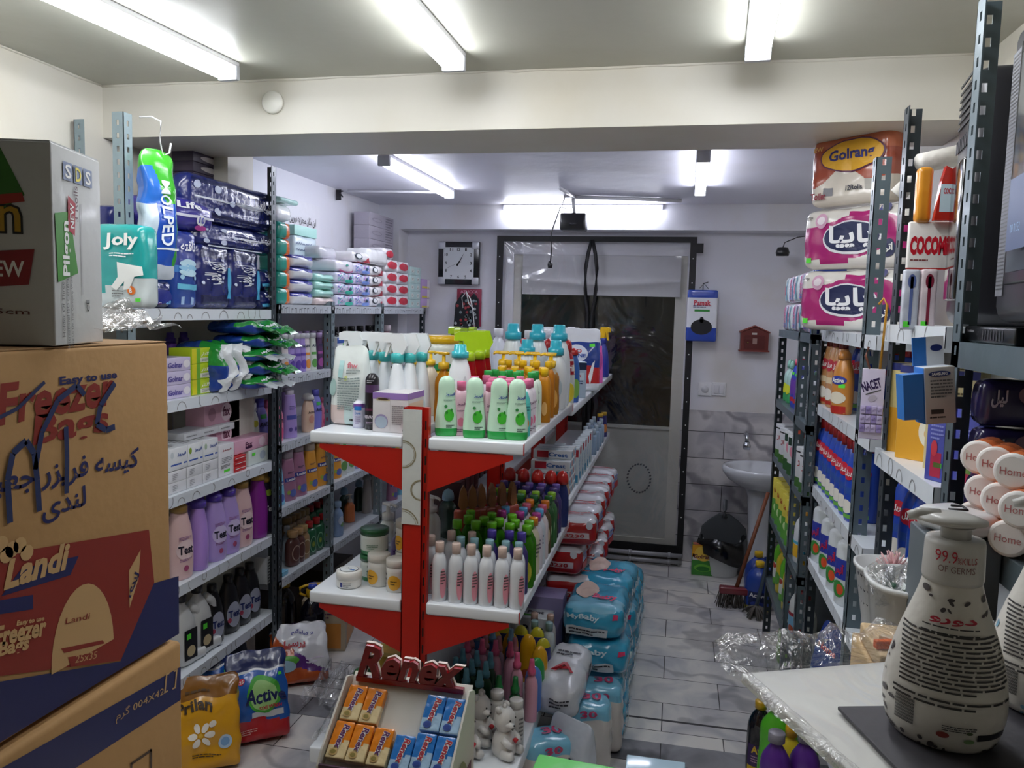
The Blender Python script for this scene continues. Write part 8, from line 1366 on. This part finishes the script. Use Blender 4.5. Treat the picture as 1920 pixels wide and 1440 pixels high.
proto('gol', 'box', carton('detergent_box', .13, .05, .21, 'd8c88a', [('F', 'r', 0, -.25, .98, .5, 'dca02c'), ('F', 'r', 0, .46, 1, .08, '2a3478'), ('F', 't', .1, .15, .6, .12, '3a2c28', 'سافتلن'), ('F', 'e', .1, -.18, .4, .34, 'e8e4d4'), ('F', 'e2', .1, -.2, .2, .14, 'd8b06a'), ('F', 'e', .2, -.38, .2, .12, 'c0ccd8')])); proto('golb', 'box', carton('detergent_box', .10, .05, .21, 'd8c894', [('F', 'l', 0, .1, .8, .4, '6a5a3a', 9), ('F', 'r', 0, -.1, .8, .25, 'e0b05a'), ('F', 'r', 0, .46, 1, .08, '2a3478')]))
use('gol', .555, 1.99, z, R(-48), 'cream and orange detergent box, farther of the front two'); use('gol', .555, 1.90, z, R(-45), 'cream and orange detergent box beside the small print one', s=1.0); use('golb', .57, 1.79, z, R(-40), 'cream detergent box with columns of small print')
proto('ultra', 'box', carton('cleaner_box', .05, .04, .16, '4a50a8', [('F', 'e', 0, .4, .5, .14, '1c2a6c'), ('F', 't', 0, .4, .3, .07, WHT, 'Ultra'), ('F', 'e', -.1, -.1, .3, .2, 'c83a4a'), ('F', 'r', 0, -.3, .5, .3, 'b02a4a'), ('F', 'r', .1, -.3, .4, .06, '4ab04a'), ('F', 'l', 0, .1, .6, .2, '8a90d0', 4)])); use('ultra', .515, 1.67, z, R(-60), 'violet cleaner box with red figures, left of the tall post'); use('ultra', .55, 1.62, z, R(-60), 'second violet cleaner box tight against the tall post')
row_right('bluep_', [1662, 1684, 1700], z, 'blue cleaner bottle with red cap', 'behind the detergent boxes', 'blue bottles behind the detergent boxes', X=.66, rz=-40)
row_right('bluep_', [1672, 1690, 1706], .9905, 'blue dish soap bottle', 'on the board below the detergent boxes', 'blue bottles on the low board', X=.55, rz=-50)
# baskets
def basket(w, d, h, m, holes=True):
    g = G(); n = 28; prof = [(.62, 0), (.7, .01), (1, h), (1.06, h + .002), (1.06, h + .01), (.97, h + .01), (.6, .012)]; g.lathe(prof, m, w / 2, d / 2, n, 2.6, cap=False); g.lathe([(.62, 0), (.6, .004)], m, w / 2, d / 2, n, 2.6); 
    if holes:
        for k in range(4):
            for i in range(n):
                a = 2 * PI * (i + .5 * (k % 2)) / n; q = .72 + .075 * k + .02; ca, sa = math.cos(a), math.sin(a); x = math.copysign(abs(ca) ** (2 / 2.6), ca) * w / 2 * q * 1.012; y = math.copysign(abs(sa) ** (2 / 2.6), sa) * d / 2 * q * 1.012; zz_ = .02 + h * (.12 + .22 * k)
                tx_, ty_ = -sa, ca; s_ = .0045; g.add([(x - tx_ * s_, y - ty_ * s_, zz_), (x, y, zz_ - s_ * 1.3), (x + tx_ * s_, y + ty_ * s_, zz_), (x, y, zz_ + s_ * 1.3)], [(0, 1, 2, 3)], ink('3a3c40'))
    return g
x, z_ = PY(1643, 1160, 1.72); t = thing('basket', 'white perforated basket holding a pink brush', 'basket', (x + .02, 1.72, .960)); basket(.13, .13, .13, plas('d0d2d2')).obj('basket_body', t)
rr = random.Random(6); t = thing('pink_brush', 'fluffy pink dish brush lying in the white perforated basket', 'brush', (x + .025, 1.72, 1.085)); g = G()
for i in range(170): a, b = rr.uniform(0, 2 * PI), rr.uniform(.1, 1.3); l = rr.uniform(.025, .045); g.tube([(0, 0, 0), (math.cos(a) * l * math.sin(b), math.sin(a) * l * math.sin(b), l * math.cos(b))], .0011, M('dcb0b2', .7, var=0), 3)
o = g.obj('bristles', t); o['kind'] = 'stuff'; g = G(); g.tube([(0, 0, -.11), (0, 0, .0)], .008, plas('d8b8bc'), 8); g.obj('handle', t)
g = G(); g.lathe([(.8, 0), (1, .07), (1.04, .075)], plas('c8cccc'), .037, .037, 20, z=0); o = g.obj('white_cup'); o.location = (x + .02, 1.72, .883); tag(o, 'white cup standing under the perforated basket', 'cup')
g = G(); g.rbox(.12, .12, .881, .003, M('6a7278', .5)); o = g.obj('grey_stand'); o.location = (x + .03, 1.72, 0); tag(o, 'grey stand under the white cup between the right posts', 'stand')
x, z_ = PY(1712, 1180, 1.42); t = thing('wash_tub', 'deep white plastic tub beside the perforated basket', 'tub', (x + .01, 1.42, .955)); basket(.17, .16, .2, plas('cfd1d0'), False).obj('tub_body', t)
gt = M('1c4a34', .5, 0, .3, 60)
for i in range(5): g = G(); g.rbox(.022, .03, .17, .01, gt, n=3); o = g.obj('green_scourer'); o.location = (x - .04 + .024 * i, 1.41, .99); tag(o, 'dark green scourer wrapped in clear film in the tub, %s from the left' % ORD[i], 'scourer', 'green scourers in the white tub')
o = crumple(.15, .1, .09, 9).obj('clear_film', None, (x, 1.41, 1.12)); tag(o, 'clear film over the dark green scourers', 'plastic film')
g = G(); g.rbox(.16, .16, .953, .003, M('5a6268', .5)); o = g.obj('grey_stand'); o.location = (x + .01, 1.42, 0); tag(o, 'grey stand under the deep white tub', 'stand')
x, z_ = PY(1795, 985, 1.30); g = G(); g.rbox(.08, .10, .036, .016, plas('d4d6d8'), n=4); g.tube([(-.02, -.0, .0365), (.0, -.016, .0375), (.016, .008, .037), (.0, .014, .0375)], .002, ink('1c1c20'), 5); o = g.obj('white_lidded_case'); o.location = (x, 1.30, z_ - .01); o.rotation_euler = (0, 0, R(30)); tag(o, 'white rounded case with a black curl mark above the tub', 'case')
g = G(); g.rbox(.1, .1, z_ - .012, .003, M('5a6268', .5)); o = g.obj('grey_stand'); o.location = (x, 1.31, 0); tag(o, 'grey stand under the white rounded case', 'stand')
# shelf under the television
z = 1.2625; proto('roll9', 'roll pack', softpack('nine_roll_pack', .25, .06, .079, foil('2a2450', .3), [('F', 't', -.1, -.1, .2, .25, 'c85a3a', '3 Rolls'), ('F', 't', -.4, .1, .1, .4, 'c8c4d8', 'لیل'), ('F', 'e', -.22, .2, .14, .4, '8a6a7a')], r=.015, bulge=.05))
for k in range(3): use('roll9', .625, 1.482, z + k * .082, 0, 'dark violet roll pack behind the napkin rolls, %s up' % ORD[k], 'dark violet roll packs')
def roll():
    g = G(); g.T = Matrix.Rotation(R(90), 4, 'X'); g.lathe([(.9, 0), (1, .003), (1, .067), (.9, .07)], lambda x, y, z: foil('c86a3c', .3) if .015 < z < .055 else M('e8e4e0', .5), .027, .027, 20, 2); g.T = None
    g.ell((V3((0, -.0705, 0)), V3((1, 0, 0)), V3((0, 0, 1))), 0, 0, .044, .044, card('ece9e6')); g.text((V3((0, -.0712, 0)), V3((1, 0, 0)), V3((0, 0, 1))), 'Home', 0, 0, .034, .011, ink('b86a6a'), 0); return g.obj('napkin_roll')
proto('nroll', 'napkin roll', roll)
k = 0
for r in range(3):
    for c in range(3):
        use('nroll', .508 + .004 * c, 1.415 - .057 * c - .028 * (r % 2), z + .028 + r * .049, R(-35), 'wrapped white napkin roll under the television, %s row up, %s from the post' % (ORD[r], ORD[c]), 'napkin rolls under the television')
x, z_ = PY(1905, 950, 1.0); g = G(); g.lathe([(.8, 0), (.86, .01), (1, .085), (1.03, .09), (1.0, .092), (.9, .085), (.75, .01)], plas('dcdedc'), .04, .04, 26); f = (V3((0, -.0372, .045)), V3((1, 0, 0)), V3((0, 0, 1))); g.text(f, 'Home', -.018, .01, .045, .014, ink('a82a44'), .03, rot=PI / 2); o = g.obj('white_cup'); o.location = (.462, 1.02, 1.3335); o.rotation_euler = (0, 0, R(-40)); tag(o, 'white cup with red lettering at the right picture edge', 'cup')

g = G(); g.rbox(.07, .07, .132, .003, card('d8d4cc')); o = g.obj('small_carton'); o.location = (.462, 1.02, 1.2005); tag(o, 'small pale carton carrying the red-lettered cup behind the hand wash bottles', 'carton')
